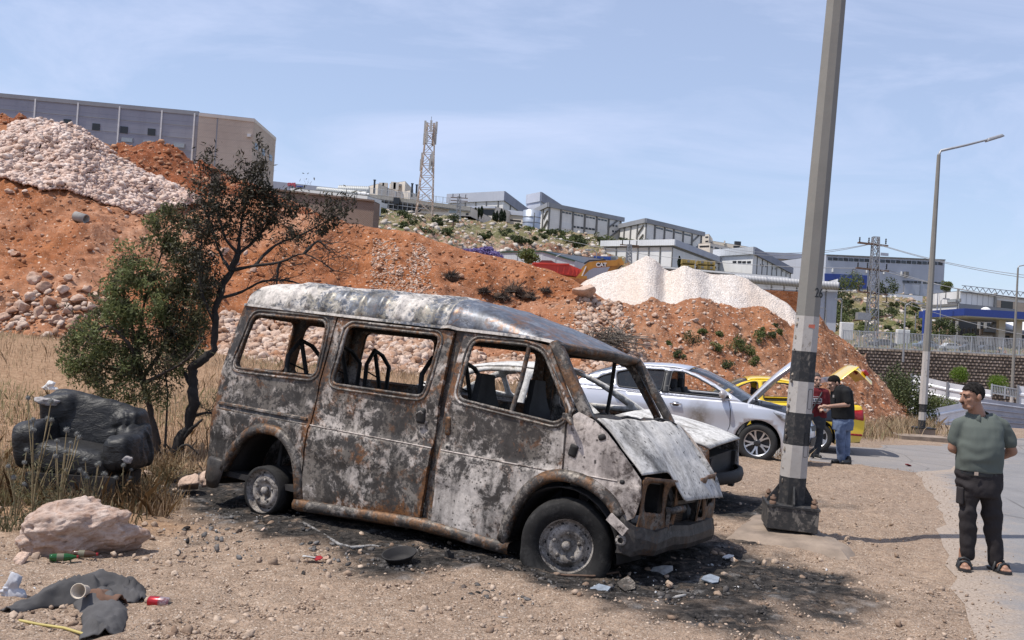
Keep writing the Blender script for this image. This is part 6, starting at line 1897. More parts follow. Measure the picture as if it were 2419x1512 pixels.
for cx,cy in ((159,290),(227,300),(293,307),(358,312)):b.rect(0,cx,cy,17,16,'dark','window')
for cx,cy in ((300,331),(351,337),(423,344)):b.rect(0,cx,cy,27,12,'grey2','window_frame',0.07);b.rect(0,cx,cy,24,9,'winl','window',0.10)
zs=W(601,280,90.5).z
b=Bld('stone_building','sand-coloured stone-faced end block of the grey warehouse',[(470,268,GZ(470,268,zs).y-0.4),(601,280,90.5),(652,325,GZ(652,325,zs).y)],zs-14,'stone')
b.P=b.P
for cx,cy in ((605,346),(622,360),(639,373)):b.rect(1,cx,cy,7,14,'win','window',0.08)
b.post(0,512,0.10,'grey2','panel_joint',0.1,0.03);b.band(0,0,0.3,'stone2','parapet',0.08);b.band(1,0,0.3,'stone2','parapet',0.08)
b.rect(0,588,321,8,7,'roofw','camera_box',0.3)
b=Bld('block_wall','long brown retaining wall of interlocking blocks right of the stone building',[(600,444,84),(884,476.5,82)],6.0,'brick','brown','wall',back=1.5,slope=True)
mbk=MB();
for k in range(60):
 q=b.P[0].lerp(b.P[1],(k+0.5)/60)-b.o;zt_=b.top[0]+(b.top[1]-b.top[0])*(k+0.5)/60-b.zb
 mbk.box((q.x,q.y-0.05,zt_+0.05),(0.2,0.3,0.14))
o=mbk.build('coping_blocks',BM['brick'],b.root);o['kind']='stuff'
b=Bld('store_building','low grey store with red lettering far behind the brown block wall',[(630,427,136),(799,445.5,132)],8,'white2',back=14,slope=True)
b.band(0,0,1.0,'bluegrey2','fascia',0.25)
b.rect(0,668,446,10,5,'dark','window');b.rect(0,683,448,10,5,'dark','window');b.rect(0,655,445,8,4,'dark','window')
p_,nr_=b.hit(0,692,437)
lt=text_mesh('ovq',0.85,flat('red_lettering',(0.35,0.03,0.05),0.6),0.02,bold=0.03)
o=link('lettering',lt,b.root);dd=(b.P[1]-b.P[0]).normalized();o.matrix_local=Matrix.Translation(p_-b.o+nr_*0.35+Vector((0,0,0.1)))@basis(dd,nr_).to_4x4()
p_,nr_=b.hit(0,711,441);o=MB().box((0,0,0),(0.95,0.12,0.04)).build('blue_lettering',BM['blue'],b.root);o.matrix_local=Matrix.Translation(p_-b.o+nr_*0.3)@basis(dd,nr_).to_4x4()
b=Bld('long_white_wall','plain white screen wall above the brown block wall',[(686,444,112),(868,463,108)],8,'white2','roofw','wall',back=3,slope=True)
for px in (729,768,807,842):b.post(0,px,0.05,'grey2','panel_joint',0,0.02)
def duct(label,a,b_,r,rings,mat=M_STEEL):
 A,B=W(*a),W(*b_)
 root=empty('roof_duct',A,0,label,'duct');d=B-A
 MB().tube([(0,0,0),tuple(d)],r,12).build('tube',mat,root)
 mb=MB();u_=d.normalized()
 for k in range(rings):
  q=d*((k+0.5)/rings);mb.tube([tuple(q-u_*0.04),tuple(q+u_*0.04)],r*1.04,12)
 o=mb.build('rings',M_STEEL,root);o['kind']='stuff'
M_DUCT=flat('pale_duct',(0.40,0.41,0.39),0.5,0.2)
duct('long pale ribbed duct on the white wall roof',(752,449,118),(868,461,114),0.42,30,M_DUCT)
duct('wide ribbed barrel duct left of the beige plant building',(800,450,140),(872,453,140),0.75,16,M_DUCT)
duct('white bent pipe above the white wall end',(846,456,112),(872,459,112),0.12,2,BM['roofw'])
b=Bld('plant_building','beige windowless plant building under the rooftop boxes',[(868,441.5,168),(893.3,440.8,164),(957,455,176)],10,'beige')
for px in (914,935):b.post(1,px,0.2,'grey2','panel_joint',0,0.05)
b=Bld('plant_building','upper beige block with ventilation boxes beside two dark chimneys',[(920,436.5,182),(957,433.4,178),(977,441.4,188)],12,'beige','stone2')
b.rect(0,944,438,12,4,'grey2','vent',1.0)
b=Bld('plant_building','small beige annex right below the two dark chimneys',[(955,455,170),(968.6,454.7,168),(990,459,176)],10,'stone2','stone2')
for k,(px,pyv) in enumerate(((902,437),(910,437),(930,435),(936,437))):
 p=W(px,pyv,178);o=MB().box((0,0,-0.3),(0.9,0.8,1.3)).build('roof_unit',BM['beige'],None,p);tag(o,'beige ventilation unit on the plant building roof','vent unit','roof vents')
for px,y0,y1,lb in ((883.5,458,425.5,'thin black chimney with flared top left of the plant building'),(972.5,465,434,'left of two dark chimneys at the plant building'),(983.3,464,436.8,'right of two dark chimneys at the plant building')):
 a_,b2=W(px,y0,162),W(px+(y0-y1)*0.05,y1,162)
 r_=empty('chimney',a_,0,lb,'chimney');v=b2-a_
 MB().tube([(0,0,0),tuple(v)],0.16,8).build('stack',BM['dark'],r_);MB().tube([tuple(v*0.97),tuple(v*1.03)],0.24,8).build('stack_cap',BM['dark'],r_)
b=Bld('factory','long low factory with pipe racks and a row of small windows behind the mast',[(858,457,150),(1112,489.4,146)],zat(1000,508,148),'stone2',back=12,slope=True)
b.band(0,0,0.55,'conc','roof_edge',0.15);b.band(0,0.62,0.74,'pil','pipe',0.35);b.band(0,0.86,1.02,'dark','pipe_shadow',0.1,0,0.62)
b.band(0,1.10,1.20,'steel','pipe',0.5,0,0.62);b.band(0,1.25,1.7,'dark','rack_opening',0.1,0,0.55);b.band(0,1.75,1.86,'steel','pipe',0.4,0,0.6);b.band(0,1.95,2.15,'dark','rack_opening',0.12,0,0.5)
for k in range(12):b.post(0,866+k*11,0.08,'steel','rack_post',0.6,0.45)
for k,(zx,zy) in enumerate(((870,600),(935,606),(985,612),(1060,618),(1130,626),(1195,632),(1270,638),(1330,645),(1385,650),(1455,656),(1520,661),(1640,676),(1690,682),(1755,775))):
 b.rect(0,870+zx*.1332,402.8+zy*.1332,6,4.4,'dark','window')
b.rect(0,870+1505*.1332,402.8+720*.1332,18,9,'winl','door');b.rect(0,870+1240*.1332,402.8+705*.1332,48,8,'stone','wall_patch',0.03)
p_,_=b.hit(0,938,476);o=MB().box((0,-0.6,0),(0.9,0.6,0.95)).build('cooling_fan',BM['dark'],b.root);o.location=p_-b.o
railing(W(870,458,149),W(1062,482,146),0,0.9,60,'grey mesh railing along the long factory roof',M_RAIL,12,0.03)
b=Bld('tall_hall','big slate-grey hall with folded fascia on the skyline right of the mast',[(1060,468,190),(1190,462,182),(1246,475,204)],zat(1190,527,182),'white','bluegrey')
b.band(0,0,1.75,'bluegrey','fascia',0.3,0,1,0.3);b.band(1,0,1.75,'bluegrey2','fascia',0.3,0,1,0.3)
for px in (1100,1125,1150,1178):b.post(0,px,0.15,'pil','pilaster',1.7)
for px in (1205,1223):b.post(1,px,0.2,'pil','pilaster',1.7)
b=Bld('tall_hall','second slate-grey hall stepping down to the right behind the water tank',[(1244,475.5,205),(1277,473.2,200),(1400,503,250)],zat(1277,520,200),'bluegrey','bluegrey')
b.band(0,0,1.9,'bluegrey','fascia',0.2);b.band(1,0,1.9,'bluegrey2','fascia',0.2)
b=Bld('low_block','low beige block with grey fascia left of the water tank',[(1188,495.7,172),(1240,500,170)],zat(1215,528,170),'beige',back=8,slope=True)
b.band(0,0,0.75,'bluegrey','fascia',0.25);b.band(0,1.55,1.8,'dark','window',0.05,0.1,0.85)
b=Bld('low_block','low block with pale roof left of the cypresses below the slate hall',[(1112,487.5,168),(1172,488,166)],zat(1150,515,166),'stone2','roofw',back=8,slope=True)
b.band(0,0,0.35,'bluegrey','fascia',0.4);b.band(0,0.5,1.5,'dark','window',0.04,0.35,0.95)
t0,t1=W(1254.5,541,150),W(1254.5,498,150)
root=empty('water_tank',t0,0,'round galvanised water tank beside the white warehouse','tank')
rt=21.0/FPX*150;ht=t1.z-t0.z
m=NT('tank_steel');m.col(m.mix(m.ramp(m.noise(0.8,5,0.6,m.mapping(m.vec,(1,1,.3))),[(0.35,0),(0.65,1)]),(0.30,0.34,0.40),(0.45,0.48,0.53))).rough(0.4).metal(0.5)
MB().lathe([(rt,0),(rt,ht),(0.001,ht+0.25)],32).build('shell',m.mat,root)
for z in (0.32,0.62):MB().lathe([(rt+0.01,ht*z),(rt+0.05,ht*z),(rt+0.05,ht*z+0.06),(rt+0.01,ht*z+0.06)],32).build('hoop',BM['pil'],root)
MB().bar((rt*0.28,-rt*1.0,0),(rt*0.28,-rt*1.0,ht*0.85),0.1).build('ladder',BM['dark'],root)
def pil_hall(label,corners,zb,bcols,acols,hw,fas=1.0):
 b=Bld('white_warehouse',label,corners,zb,'white','grey2')
 for f in (0,1):b.band(f,0,fas,'grey2','fascia',0.35,0,1,0.35)
 for px in acols:b.post(0,px,hw,'pil','pilaster',fas)
 for px in bcols:b.post(1,px,hw,'pil','pilaster',fas)
 H_=b.top[1]-b.zb
 for k in range(1,len(bcols)-2):
  for j in range(3):
   t=(j+0.5)/3*0.8+0.1
   px=bcols[k]*(1-t)+bcols[k+1]*t
   q=(px-bcols[0])/(bcols[-1]-bcols[0])
   py=pj(np.array([[*(b.P[1].lerp(b.P[2],q))[:2],b.top[1]-fas-0.32]]))[1][0]
   b.rect(1,px,py,6.2,3.6,'win','window',0.05)
 return b
b=pil_hall('white block warehouse with grey fascia and pilasters right of the tank',[(1253,495.7,178),(1296,486.8,165),(1469.7,511,178)],zat(1296,545,165),(1296.5,1324.5,1353,1381,1409,1437,1465),(1284,),0.32,0.75)
for px,py in ((1356.5,535.8),(1365.5,537),(1374,538.3),(1385,539.5),(1393.5,540.8),(1401.5,541.8)):b.rect(1,px,py,7,4.6,'win','window',0.05)
for px,py in ((1448.7,533),(1456,534),(1448,546.5),(1455,547.5)):b.rect(1,px,py,4.5,4.5,'win','window',0.05)
for f,pts in ((1,((1437,537,1464,517))),(1,((1440,560,1464,541))),(0,((1285,517,1295,497))),(0,((1285,540,1295,520)))):
 p0,nr=b.hit(f,pts[0],pts[1]);p1,_=b.hit(f,pts[2],pts[3]);MB().bar(p0-b.o+nr*0.15,p1-b.o+nr*0.15,0.22).build('brace',BM['pil'],b.root)
for px,py,w_ in ((1338,534,26),(1423,549,26)):b.rect(1,px,py,w_,14,'white2','loading_door',0.06)
b=pil_hall('second white block warehouse with grey fascia above the white shed',[(1465.8,528,176),(1525.7,521,166),(1660,545.5,180)],zat(1525,572,166),(1524.5,1546.3,1569,1591,1613,1634,1655.5),(1475.7,1491,1507),0.30,0.75)
for k in range(8):b.rect(0,1469+k*4.7,537-k*0.8,3.4,3.2,'win','window',0.05)
for f,pts in ((1,(1635,570,1654,553)),(1,(1644,585,1654,576)),(0,(1508,553,1521,533)),(0,(1512,566,1521,554))):
 p0,nr=b.hit(f,pts[0],pts[1]);p1,_=b.hit(f,pts[2],pts[3]);MB().bar(p0-b.o+nr*0.15,p1-b.o+nr*0.15,0.2).build('brace',BM['pil'],b.root)
b.rect(1,1579,571,40,4,'red','parked_goods',0.4)
for px,py in ((1605,573),(1614,575),(1622,577),(1629,578.5)):b.rect(1,px,py,6,3.5,'win','window',0.05)
b=Bld('beige_block','small beige tower block behind the second warehouse',[(1656,557,190),(1675,556.8,188),(1684,559.5,196)],8,'beige','beige')
b.rect(0,1670,560,5,3,'dark','window');b.rect(0,1670,570,5,3,'dark','window')
b=Bld('beige_block','long beige block with dark window strip right of the small tower',[(1682,569,192),(1768.6,583.5,190)],8,'beige','beige',back=12,slope=True)
b.rect(0,1740,583,14,5,'dark','window');b.rect(0,1757,586,16,4,'dark','window');b.rect(0,1712,573,3,8,'stone2','buttress',0.4)
o=MB().box((0,0,0.3),(1.2,0.8,0.8)).build('roof_unit',BM['dark'],None,W(1742,579,195));tag(o,'dark roof unit on the long beige block','vent unit','roof vents')
b=Bld('beige_block','pale block with window strip in front of the beige blocks',[(1650,574.5,172),(1678,573.5,170),(1745,592,178)],6,'stone2','white2')
for px,py,w_ in ((1681,584,7),(1693.5,586.5,13),(1707,589,9),(1716,592,7)):b.rect(1,px,py,w_,4,'dark','window')
b.rect(0,1664,582,18,3.5,'dark','window')
b=Bld('white_shed','long white shed with corrugated fascia behind the gravel heap',[(1426.5,575.7,118),(1591,573.7,112),(1733,608,136)],zat(1591,640,112),'white2','white2')
b.band(0,0,0.68,'corrw','fascia',0.3,0,1,0.3);b.band(1,0,0.72,'bluegrey','fascia',0.3,0,1,0.0)
b.band(0,0.68,0.86,'pil','window_strip',0.02);b.band(1,0.75,0.95,'pil','window_strip',0.02)
b.band(0,0.86,1.22,'stone2','wall_band',0.02)
for px in (1430,1456,1481,1507,1533,1560,1589):b.post(0,px,0.12,'pil','pilaster',0.7,0.12)
for px,py in ((1690,632),(1698,633),(1706,635),(1715,637),(1722,638)):b.rect(1,px,py,3,5,'dark','window')
b=Bld('grey_hall','grey-roofed white hall with small windows right of the yellow containers',[(1692,592.8,130),(1779.6,593.5,124),(1870.5,622,150)],zat(1779,650,124),'white2','bluegrey')
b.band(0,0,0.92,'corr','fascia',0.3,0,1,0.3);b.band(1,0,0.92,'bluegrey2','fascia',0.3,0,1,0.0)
for zx,zy in ((740,265),(822,265),(893,268),(972,268)):b.rect(0,1627.2+zx*.14653,580+zy*.14653,6,4.5,'dark','window')
for px in (1788,1800,1812,1823,1834,1845,1856,1866):b.post(1,px,0.14,'pil','pilaster',0.95,0.1)
for px,py in ((1796,626),(1803,627),(1809,629),(1825,634),(1831,635),(1849,640),(1861,645)):b.rect(1,px,py,3,4.5,'dark','window')
b=Bld('dark_roofed_hall','dark-roofed hall passing behind the near post',[(1782,594.5,182),(1950,602.5,178)],2,'stone','bluegrey2',back=20,slope=True)
b.band(0,0,1.1,'bluegrey2','fascia',0.4);
for px,w_ in ((1821,14),(1842,19),(1866,20),(1885,10)):b.rect(0,px,607+(px-1840)*0.03,w_,5.5,'dark','window')
b=Bld('big_store','large pale store with dark window band behind the lattice pylon',[(1952,601.3,150),(2232.3,613.3,154)],8.0,'bluegrey','grey2',back=25,slope=True)
b.band(0,0,0.14,'pil','roof_edge',0.2)
for k in range(22):
 px=1958+k*12.4;py=611.5+(px-1958)*0.0435
 b.rect(0,px+3,py,11.3 if k not in (8,) else 5,7,('win','dark')[k%2],'window',0.05)
b.quad(0,[(1948,646),(2048,651),(2046,682),(1948,682)][::-1],'blue','blue_cladding',0.12)
b.rect(0,2153.5,683,43,27,'grey2','door_frame',0.08);b.rect(0,2153.5,684,39,24,'bluegrey','loading_door',0.12)
for px in range(2136,2178,9):b.rect(0,px,665+(px-2136)*0.05,8.3,5.5,('win','dark')[px%2],'window',0.05)
for px in range(2184,2224,9):b.rect(0,px,667.5+(px-2184)*0.05,8.3,5.5,('win','dark')[px%2],'window',0.05)
b.rect(0,2138,648,8,12,'pil','vent_box',0.6);b.rect(0,2017,641,8,10,'pil','hatch_frame',0.15);b.rect(0,2017,642,5,8,'bluegrey','hatch',0.2)
b.rect(0,2089,601,20,7,'bluegrey','parapet',0.1)
for px,py in ((1966,638),(2046,640),(2087,643),(2128,646)):b.rect(0,px,py,2.5,9,'white2','downspout',0.3)
b=Bld('low_block','low bluish yard wall in front of the large pale store',[(2078,692,140),(2180,699,138)],5.5,'bluegrey','bluegrey','wall',back=1,slope=True)
b=Bld('low_block','small dark block right of the large pale store',[(2231,664.5,165),(2247,667,165)],6,'pil','pil',back=6)
b=Bld('white_building','white two-storey building with open ground floor behind the blue canopy',[(2198,701,126),(2269,689,118),(2460,700,124)],zat(2263,780,118),'white2','pil')
b.band(1,0,0.16,'pil','roof_edge',0.3);b.rect(0,2254,710.5,17,8,'pil','window_frame',0.06);b.rect(0,2254,710.5,15,6.5,'winl','window',0.1)
for px in (2206,2219,2232):b.post(0,px,0.04,'grey2','panel_joint',0,0.02)
for px in (2282,2295,2308,2321,2334):b.post(1,px,0.04,'grey2','panel_joint',0,0.02)
b.post(0,2264,0.2,'conc','pilaster',-0.3,0.2);b.post(1,2348,0.25,'conc','pilaster',-0.2,0.3)
b.band(1,0.62,1.9,'stone','wall_band',0.04,0.42,1);b.rect(1,2378,721,36,18,'dark','window',0.08)
for k in range(14):
 mbx=b.P[1].lerp(b.P[2],k/14)-b.o;mby=b.P[1].lerp(b.P[2],(k+0.5)/14)-b.o;mbz=b.P[1].lerp(b.P[2],(k+1)/14)-b.o
 zt_=b.top[1]-b.zb
 mb=MB();mb.bar((mbx.x,mbx.y-.3,zt_+0.1),(mby.x,mby.y-.3,zt_+0.65),0.06);mb.bar((mby.x,mby.y-.3,zt_+0.65),(mbz.x,mbz.y-.3,zt_+0.1),0.06);mb.bar((mbx.x,mbx.y-.3,zt_+0.65),(mbz.x,mbz.y-.3,zt_+0.65),0.07)
 mb.build('roof_truss',BM['steel'],b.root)
b2=Bld('white_building','white lower wing with three small windows below the two-storey building',[(2178,724,116),(2263.6,720.5,108),(2400,726,112)],zat(2263,757,108),'white2','grey2')
b2.band(0,0,0.22,'pil','fascia',0.1);b2.band(1,0,0.75,'grey2','fascia',0.1)
for px,py in ((2223,747),(2237,746.5),(2253,746)):b2.rect(0,px,py,3.4,7.5,'pil','window',0.06)
b2.post(0,2262,0.25,'pil','pilaster',0.1,0.1);b2.rect(1,2272,736,10,6,'pil','window',0.05)
fl=Bld('open_floor','dark open ground floor with columns under the white building',[(2226,756.5,107),(2340,763,106)],zat(2290,800,106),'dark','dark',back=5,slope=True)
for px in (2242,2258,2310,2325):fl.post(0,px,0.22,'conc','column',0,0.4)
for k in range(7):
 p=W(2254.8+k*11.0,793+k*0.4,98);t_=W(2254.8+k*11.0,776+k*0.0,98)
 o=MB().box((0,0,(t_.z-p.z)/2),(0.17,0.17,t_.z-p.z)).build('concrete_post',M_CONC,None,p);bevel_mod(o,0.02);tag(o,'short pale concrete post in the row before the open floor','post','row of concrete posts')
b=Bld('yard_wall','low pale stone wall with white door frames behind the railing',[(2236,791.5,95),(2345,793,93)],zat(2290,822,95),'stone2','white2','wall',back=1.5,slope=True)
for px in (2246,2262,2280,2300,2320):b.rect(0,px,813,9,12,'dark','opening',0.05)
ca,cb=W(2278,730,90),W(2500,737,88)
root=empty('station_canopy',(ca.x,ca.y,2.6),0,'blue-edged filling station canopy at the right edge above the studded wall','canopy')
zc_=(ca.z+cb.z)/2-2.6;hc=17.0/FPX*90
dx_=cb.x-ca.x
mbb=MB();mbb.box((dx_/2,5.0,zc_-hc/2),(dx_,10.0,hc));mbb.build('fascia',BM['canopy'],root)
MB().box((dx_/2,5.0,zc_-hc-0.02),(dx_-0.2,9.8,0.1)).build('soffit',BM['white2'],root)
for px in (2365,2405,2470):
 q=W(px,760,93);MB().box((q.x-ca.x,q.y-ca.y,(zc_-hc)/2),(0.62,0.5,zc_-hc)).build('column',BM['stone2'],root)
MB().lathe([(0.45,0),(0.38,0.2),(0.2,0.32),(0.001,0.36)],16,(W(2329,727,92).x-ca.x,2,zc_)).build('dome_lamp',BM['roofw'],root)
b=Bld('station_shop','low station shop with pale hipped roof under the blue canopy',[(2322,776,97),(2480,784,95)],3.0,'stone','white2',back=6,slope=True)
b.band(0,0,0.35,'bluegrey','fascia',0.8);q0,q1=b.P[0]-b.o,b.P[1]-b.o;zt_=b.top[0]-b.zb
MB().add([(q0.x,q0.y-0.9,zt_),(q1.x,q1.y-0.9,zt_-0.3),(q1.x,q1.y+3,zt_+1.0),(q0.x+2.5,q0.y+3,zt_+1.1)],[(0,1,2,3)]).build('roof_slope',BM['white2'],b.root)
for px,w_ in ((2370,25),(2415,20)):b.rect(0,px,800,w_,14,'dark','opening',0.05)
b=Bld('long_wall','long brown wall with white coping behind the gravel heap',[(1500,624,101),(1862,655,98)],2,'brown','roofw','wall',back=2,slope=True)
b.band(0,0,0.16,'roofw','coping',0.15);b.band(0,0.16,0.26,'conc','coping',0.1)
duct('long white ribbed half-round roof right of the gravel heap',(1735,657,93),(1981,676,91),0.36,70,BM['roofw'])
b=Bld('low_block','low grey block under the white ribbed roof',[(1745,668,93.5),(1979,684,91.5)],1.5,'bluegrey','bluegrey',back=2,slope=True)
for px in (1820,1850,1880,1950):b.post(0,px,0.1,'pil','panel_joint',0,0.05)
MB().add([tuple(W(1935,672,92)),tuple(W(1978,672,91.5)),tuple(W(1980,659,91.5))],[(0,1,2)]).build('roof_gable',BM['roofw'],None);o=bpy.data.objects['roof_gable'];solid_mod(o,0.3,0);tag(o,'white triangular roof end right of the near post','roof')
b=Bld('green_roof_shed','grey corrugated shed with green roof edge behind the red truck',[(1183,594.5,84),(1281,592.5,80)],3.5,'corr','green',back=8,slope=True)
b.band(0,0,0.08,'green','roof_trim',0.1)
b=Bld('green_roof_shed','lower right half of the green-edged corrugated shed',[(1281,592.5,80),(1358,615.5,79)],3.5,'corr','green',back=8,slope=True)
b.band(0,0,0.08,'green','roof_trim',0.1)
b=Bld('low_block','low green-trimmed shed between the excavator arm and the gravel heap',[(1375,640,90),(1480,648,88)],3.5,'corr','green',back=5,slope=True)
b.band(0,0,0.12,'green','roof_trim',0.1)
def container(px0,py0,px1,py1,d,mat,label,dep=2.4):
 a,b_=W(px0,py0,d),W(px1,py1,d)
 w,h=abs(b_.x-a.x),abs(a.z-b_.z)
 root=empty('container',((a.x+b_.x)/2,d+dep/2,min(a.z,b_.z)),R_(-6),label,'container','containers behind the gravel heap')
 o=MB().box((0,0,h/2),(w,dep,h-0.03)).build('body',mat,root)
 for sx in (-1,1):
  MB().box((sx*(w/2-0.05),-dep/2-0.02,h/2),(0.1,0.06,h)).build('corner_post',mat,root)
 n=max(4,int(w/0.18))
 mb=MB()
 for k in range(n):mb.box((-w/2+(k+0.5)*w/n,-dep/2-0.015,h/2),(w/n*0.5,0.04,h-0.15))
 o=mb.build('ribs',mat,root);o['kind']='stuff'
 MB().box((0,-dep/2-0.03,h*0.55),(0.25,0.05,0.22)).build('vent',BM['pil'],root)
M_YC=flat('yellow_container',(0.34,0.24,0.07),0.7,0,0.2,1.5);M_BC=flat('blue_container',(0.03,0.08,0.30),0.6,0,0.15,1.5);M_GC=flat('grey_container',(0.28,0.29,0.30),0.6,0,0.15,1.5)
container(1614,612,1645,624,104,M_YC,'upper ochre container of the left stack behind the gravel heap');container(1614,624.5,1643,636,104,M_YC,'lower ochre container of the left stack behind the gravel heap')
container(1651,614,1673,626,104,M_YC,'upper left ochre container of the right stack');container(1674,616,1692,627,104,M_YC,'upper right ochre container of the right stack')
container(1651,626.5,1673,638,104,M_YC,'lower left ochre container of the right stack');container(1674,627.5,1692,639,104,M_YC,'lower right ochre container of the right stack')
container(1406,604,1445,621,92,M_BC,'blue container above the excavator arm');container(1446,604,1462,618,92,M_GC,'grey container right of the blue one')
yd=MB();yd.box((-1,68,2.2),(30,42,5.2));tag(yd.build('ground',MAT_RED),kind='structure')
M_TR=flat('tipper_red',(0.50,0.045,0.025),0.45,0,0.2,1.5);M_TRD=flat('dark_red',(0.14,0.03,0.025),0.6);M_EX=flat('excavator_yellow',(0.42,0.20,0.03),0.5,0,0.2,2)
dT=62
a_,b_=W(1258,622,dT),W(1374,640,dT)
tr=empty('tipper_truck',(a_.x,dT,4.8),0,'red tipper truck bed showing above the red hill beside the excavator','truck')
def T3(px,py,dy=0):p=W(px,py,dT);return(p.x-a_.x,dy,p.z-4.8)
for nm,mt,poly in (('tipper_side',M_TR,[(1256.7,622),(1262,619.5),(1300,621),(1340,623),(1376,638),(1363,653),(1330,649),(1268,634)]),):
 V=[T3(x,y,0) for x,y in poly]+[T3(x,y,1.3) for x,y in poly];n=len(poly)
 MB().add(V,[tuple(range(n))[::-1],tuple(range(n,2*n))]+[(i,(i+1)%n,n+(i+1)%n,n+i) for i in range(n)]).build(nm,mt,tr)
V=[(1272.6,620),(1280,613.5),(1303,614),(1315,621)];V3=[T3(x,y,0.4) for x,y in V]+[T3(x,y,1.2) for x,y in V]
MB().add(V3,[(3,2,1,0),(4,5,6,7),(0,1,5,4),(1,2,6,5),(2,3,7,6)]).build('headboard',M_TRD,tr)
for px in (1320,1334,1346,1356,1365):
 p0,p1=T3(px,624+(px-1320)*0.28,-0.03),T3(px-4,645+(px-1320)*0.12,-0.03);MB().bar(p0,p1,0.08).build('side_rib',M_TR,tr)
p0,p1=T3(1258,622.5,-0.05),T3(1345,624.5,-0.05);MB().bar(p0,p1,0.09).build('top_rail',M_TR,tr)
MB().box((1.6,0.65,0.6),(2.6,1.0,0.5)).build('chassis',BM['dark'],tr)
for wx in (0.6,1.4,2.6):MB().lathe([(0.3,-0.1),(0.42,-0.1),(0.42,0.2),(0.3,0.2)],20,(wx,0.05,0.42),'Y').build('wheel',M_TYRE,tr)
dE=66
e0=W(1372,650,dE)
ex=empty('excavator',(e0.x,dE,4.8),0,'yellow excavator arm bending down over the gravel heap','excavator')
def E3(px,py,dy=0):p=W(px,py,dE);return Vector((p.x-e0.x,dy,p.z-4.8))
def slabp(name,poly,mat,dy0,dy1,parent=ex):
 V=[E3(x,y,dy0) for x,y in poly]+[E3(x,y,dy1) for x,y in poly];n=len(poly)
 return MB().add([tuple(v) for v in V],[tuple(range(n))[::-1],tuple(range(n,2*n))]+[(i,(i+1)%n,n+(i+1)%n,n+i) for i in range(n)]).build(name,mat,parent)
def z8(x,y):return(1079.4+x*.1665,547.8+y*.1665)
slabp('boom',[z8(*p) for p in ((1730,640),(1700,610),(1790,490),(1860,430),(1960,415),(2240,400),(2290,420),(2280,480),(2100,495),(1950,505),(1880,540),(1800,620))],M_EX,0,0.45)
slabp('stick',[z8(*p) for p in ((2230,410),(2330,365),(2375,450),(2330,500),(2240,575),(2120,590),(2180,490))],M_EX,0.05,0.40)
slabp('boom_ram',[z8(*p) for p in ((1800,440),(1880,395),(2110,388),(2115,405),(1890,415),(1815,455))],BM['dark'],0.1,0.3)
slabp('hydraulic_ram',[z8(*p) for p in ((1825,490),(1840,492),(1780,630),(1765,625))],BM['roofw'],-0.1,0.0)
slabp('ram_rod',[z8(*p) for p in ((2335,470),(2350,480),(2240,575),(2225,570))],BM['dark'],-0.05,0.0)
slabp('logo_plate',[z8(*p) for p in ((1980,450),(2000,440),(2100,450),(2128,478),(2100,488),(2010,495))],BM['dark'],-0.03,0.0)
lt=text_mesh('CAT',0.36,BM['roofw'],0.01,bold=0.01);o=link('lettering',lt,ex);o.matrix_local=Matrix.Translation(E3(*z8(2048,470),-0.05))@(Matrix.Rotation(R_(-3),3,'Y')@basis((1,0,0),(0,-1,0))).to_4x4()
mb=MB();mb.box((-0.6,0.5,0.9),(2.0,1.6,1.0));mb.build('cabin',M_EX,ex);mb=MB();mb.box((-0.6,0.5,0.25),(2.4,1.8,0.5));mb.build('track',BM['dark'],ex)
# ================================================================== VEGETATION
def leaf_mat(name,c0,c1,trans=0.35,rough=0.6):
 m=NT(name)
 g=m.t.nodes.new('ShaderNodeNewGeometry')
 c=m.mix(g.outputs['Random Per Island'],c0,c1)
 m.col(c).rough(rough).spec(0.25)
 tr=m.t.nodes.new('ShaderNodeBsdfTranslucent');m.lk(c,tr.inputs['Color'])
 mx=m.t.nodes.new('ShaderNodeMixShader');mx.inputs['Fac'].default_value=trans
 out=[n for n in m.t.nodes if n.type=='OUTPUT_MATERIAL'][0]
 m.lk(m.b.outputs[0],mx.inputs[1]);m.lk(tr.outputs[0],mx.inputs[2]);m.lk(mx.outputs[0],out.inputs['Surface'])
 return m.mat
def leaves_mesh(name,C,L_,Wd,mat,up=0.3):
 """rhombic leaves at centres C"""
 n=len(C)
 a=RNG.normal(size=(n,3));a[:,2]+=up;a/=np.linalg.norm(a,axis=1)[:,None]
 b=np.cross(a,RNG.normal(size=(n,3)));b/=np.linalg.norm(b,axis=1)[:,None]+1e-9
 L_=np.asarray(L_)*np.ones(n);Wd=np.asarray(Wd)*np.ones(n)
 V=np.stack([C-a*L_[:,None]/2,C+b*Wd[:,None]/2,C+a*L_[:,None]/2,C-b*Wd[:,None]/2],1).reshape(-1,3)
 F_=np.arange(n*4).reshape(n,4)
 return mesh(name,V,F_,mat)
def ell_points(n,c,r,shell=0.35):
 d=RNG.normal(size=(n,3));d/=np.linalg.norm(d,axis=1)[:,None]
 rr=(shell+(1-shell)*RNG.random(n))**0.6
 return np.array(c)+d*rr[:,None]*np.array(r)
def spline(pts,k=5):
 out=[]
 P_=[Vector(p) for p in pts]
 for i in range(len(P_)-1):
  p0,p1,p2,p3=P_[max(i-1,0)],P_[i],P_[i+1],P_[min(i+2,len(P_)-1)]
  for j in range(k):
   t=j/k
   out.append(0.5*((2*p1)+(p2-p0)*t+(2*p0-5*p1+4*p2-p3)*t*t+(-p0+3*p1-3*p2+p3)*t**3))
 out.append(P_[-1]);return out
rg=random.Random(5)
def limb(mb,pts,r0,r1,n=7,k=4):
 s=spline(pts,k);m_=len(s)
 mb.tube([p+Vector((rg.gauss(0,r0*.18),rg.gauss(0,r0*.18),0)) for p in s],[(r0+(r1-r0)*(i/(m_-1))**0.8)*rg.uniform(.82,1.2) for i in range(m_)],n)
 return s
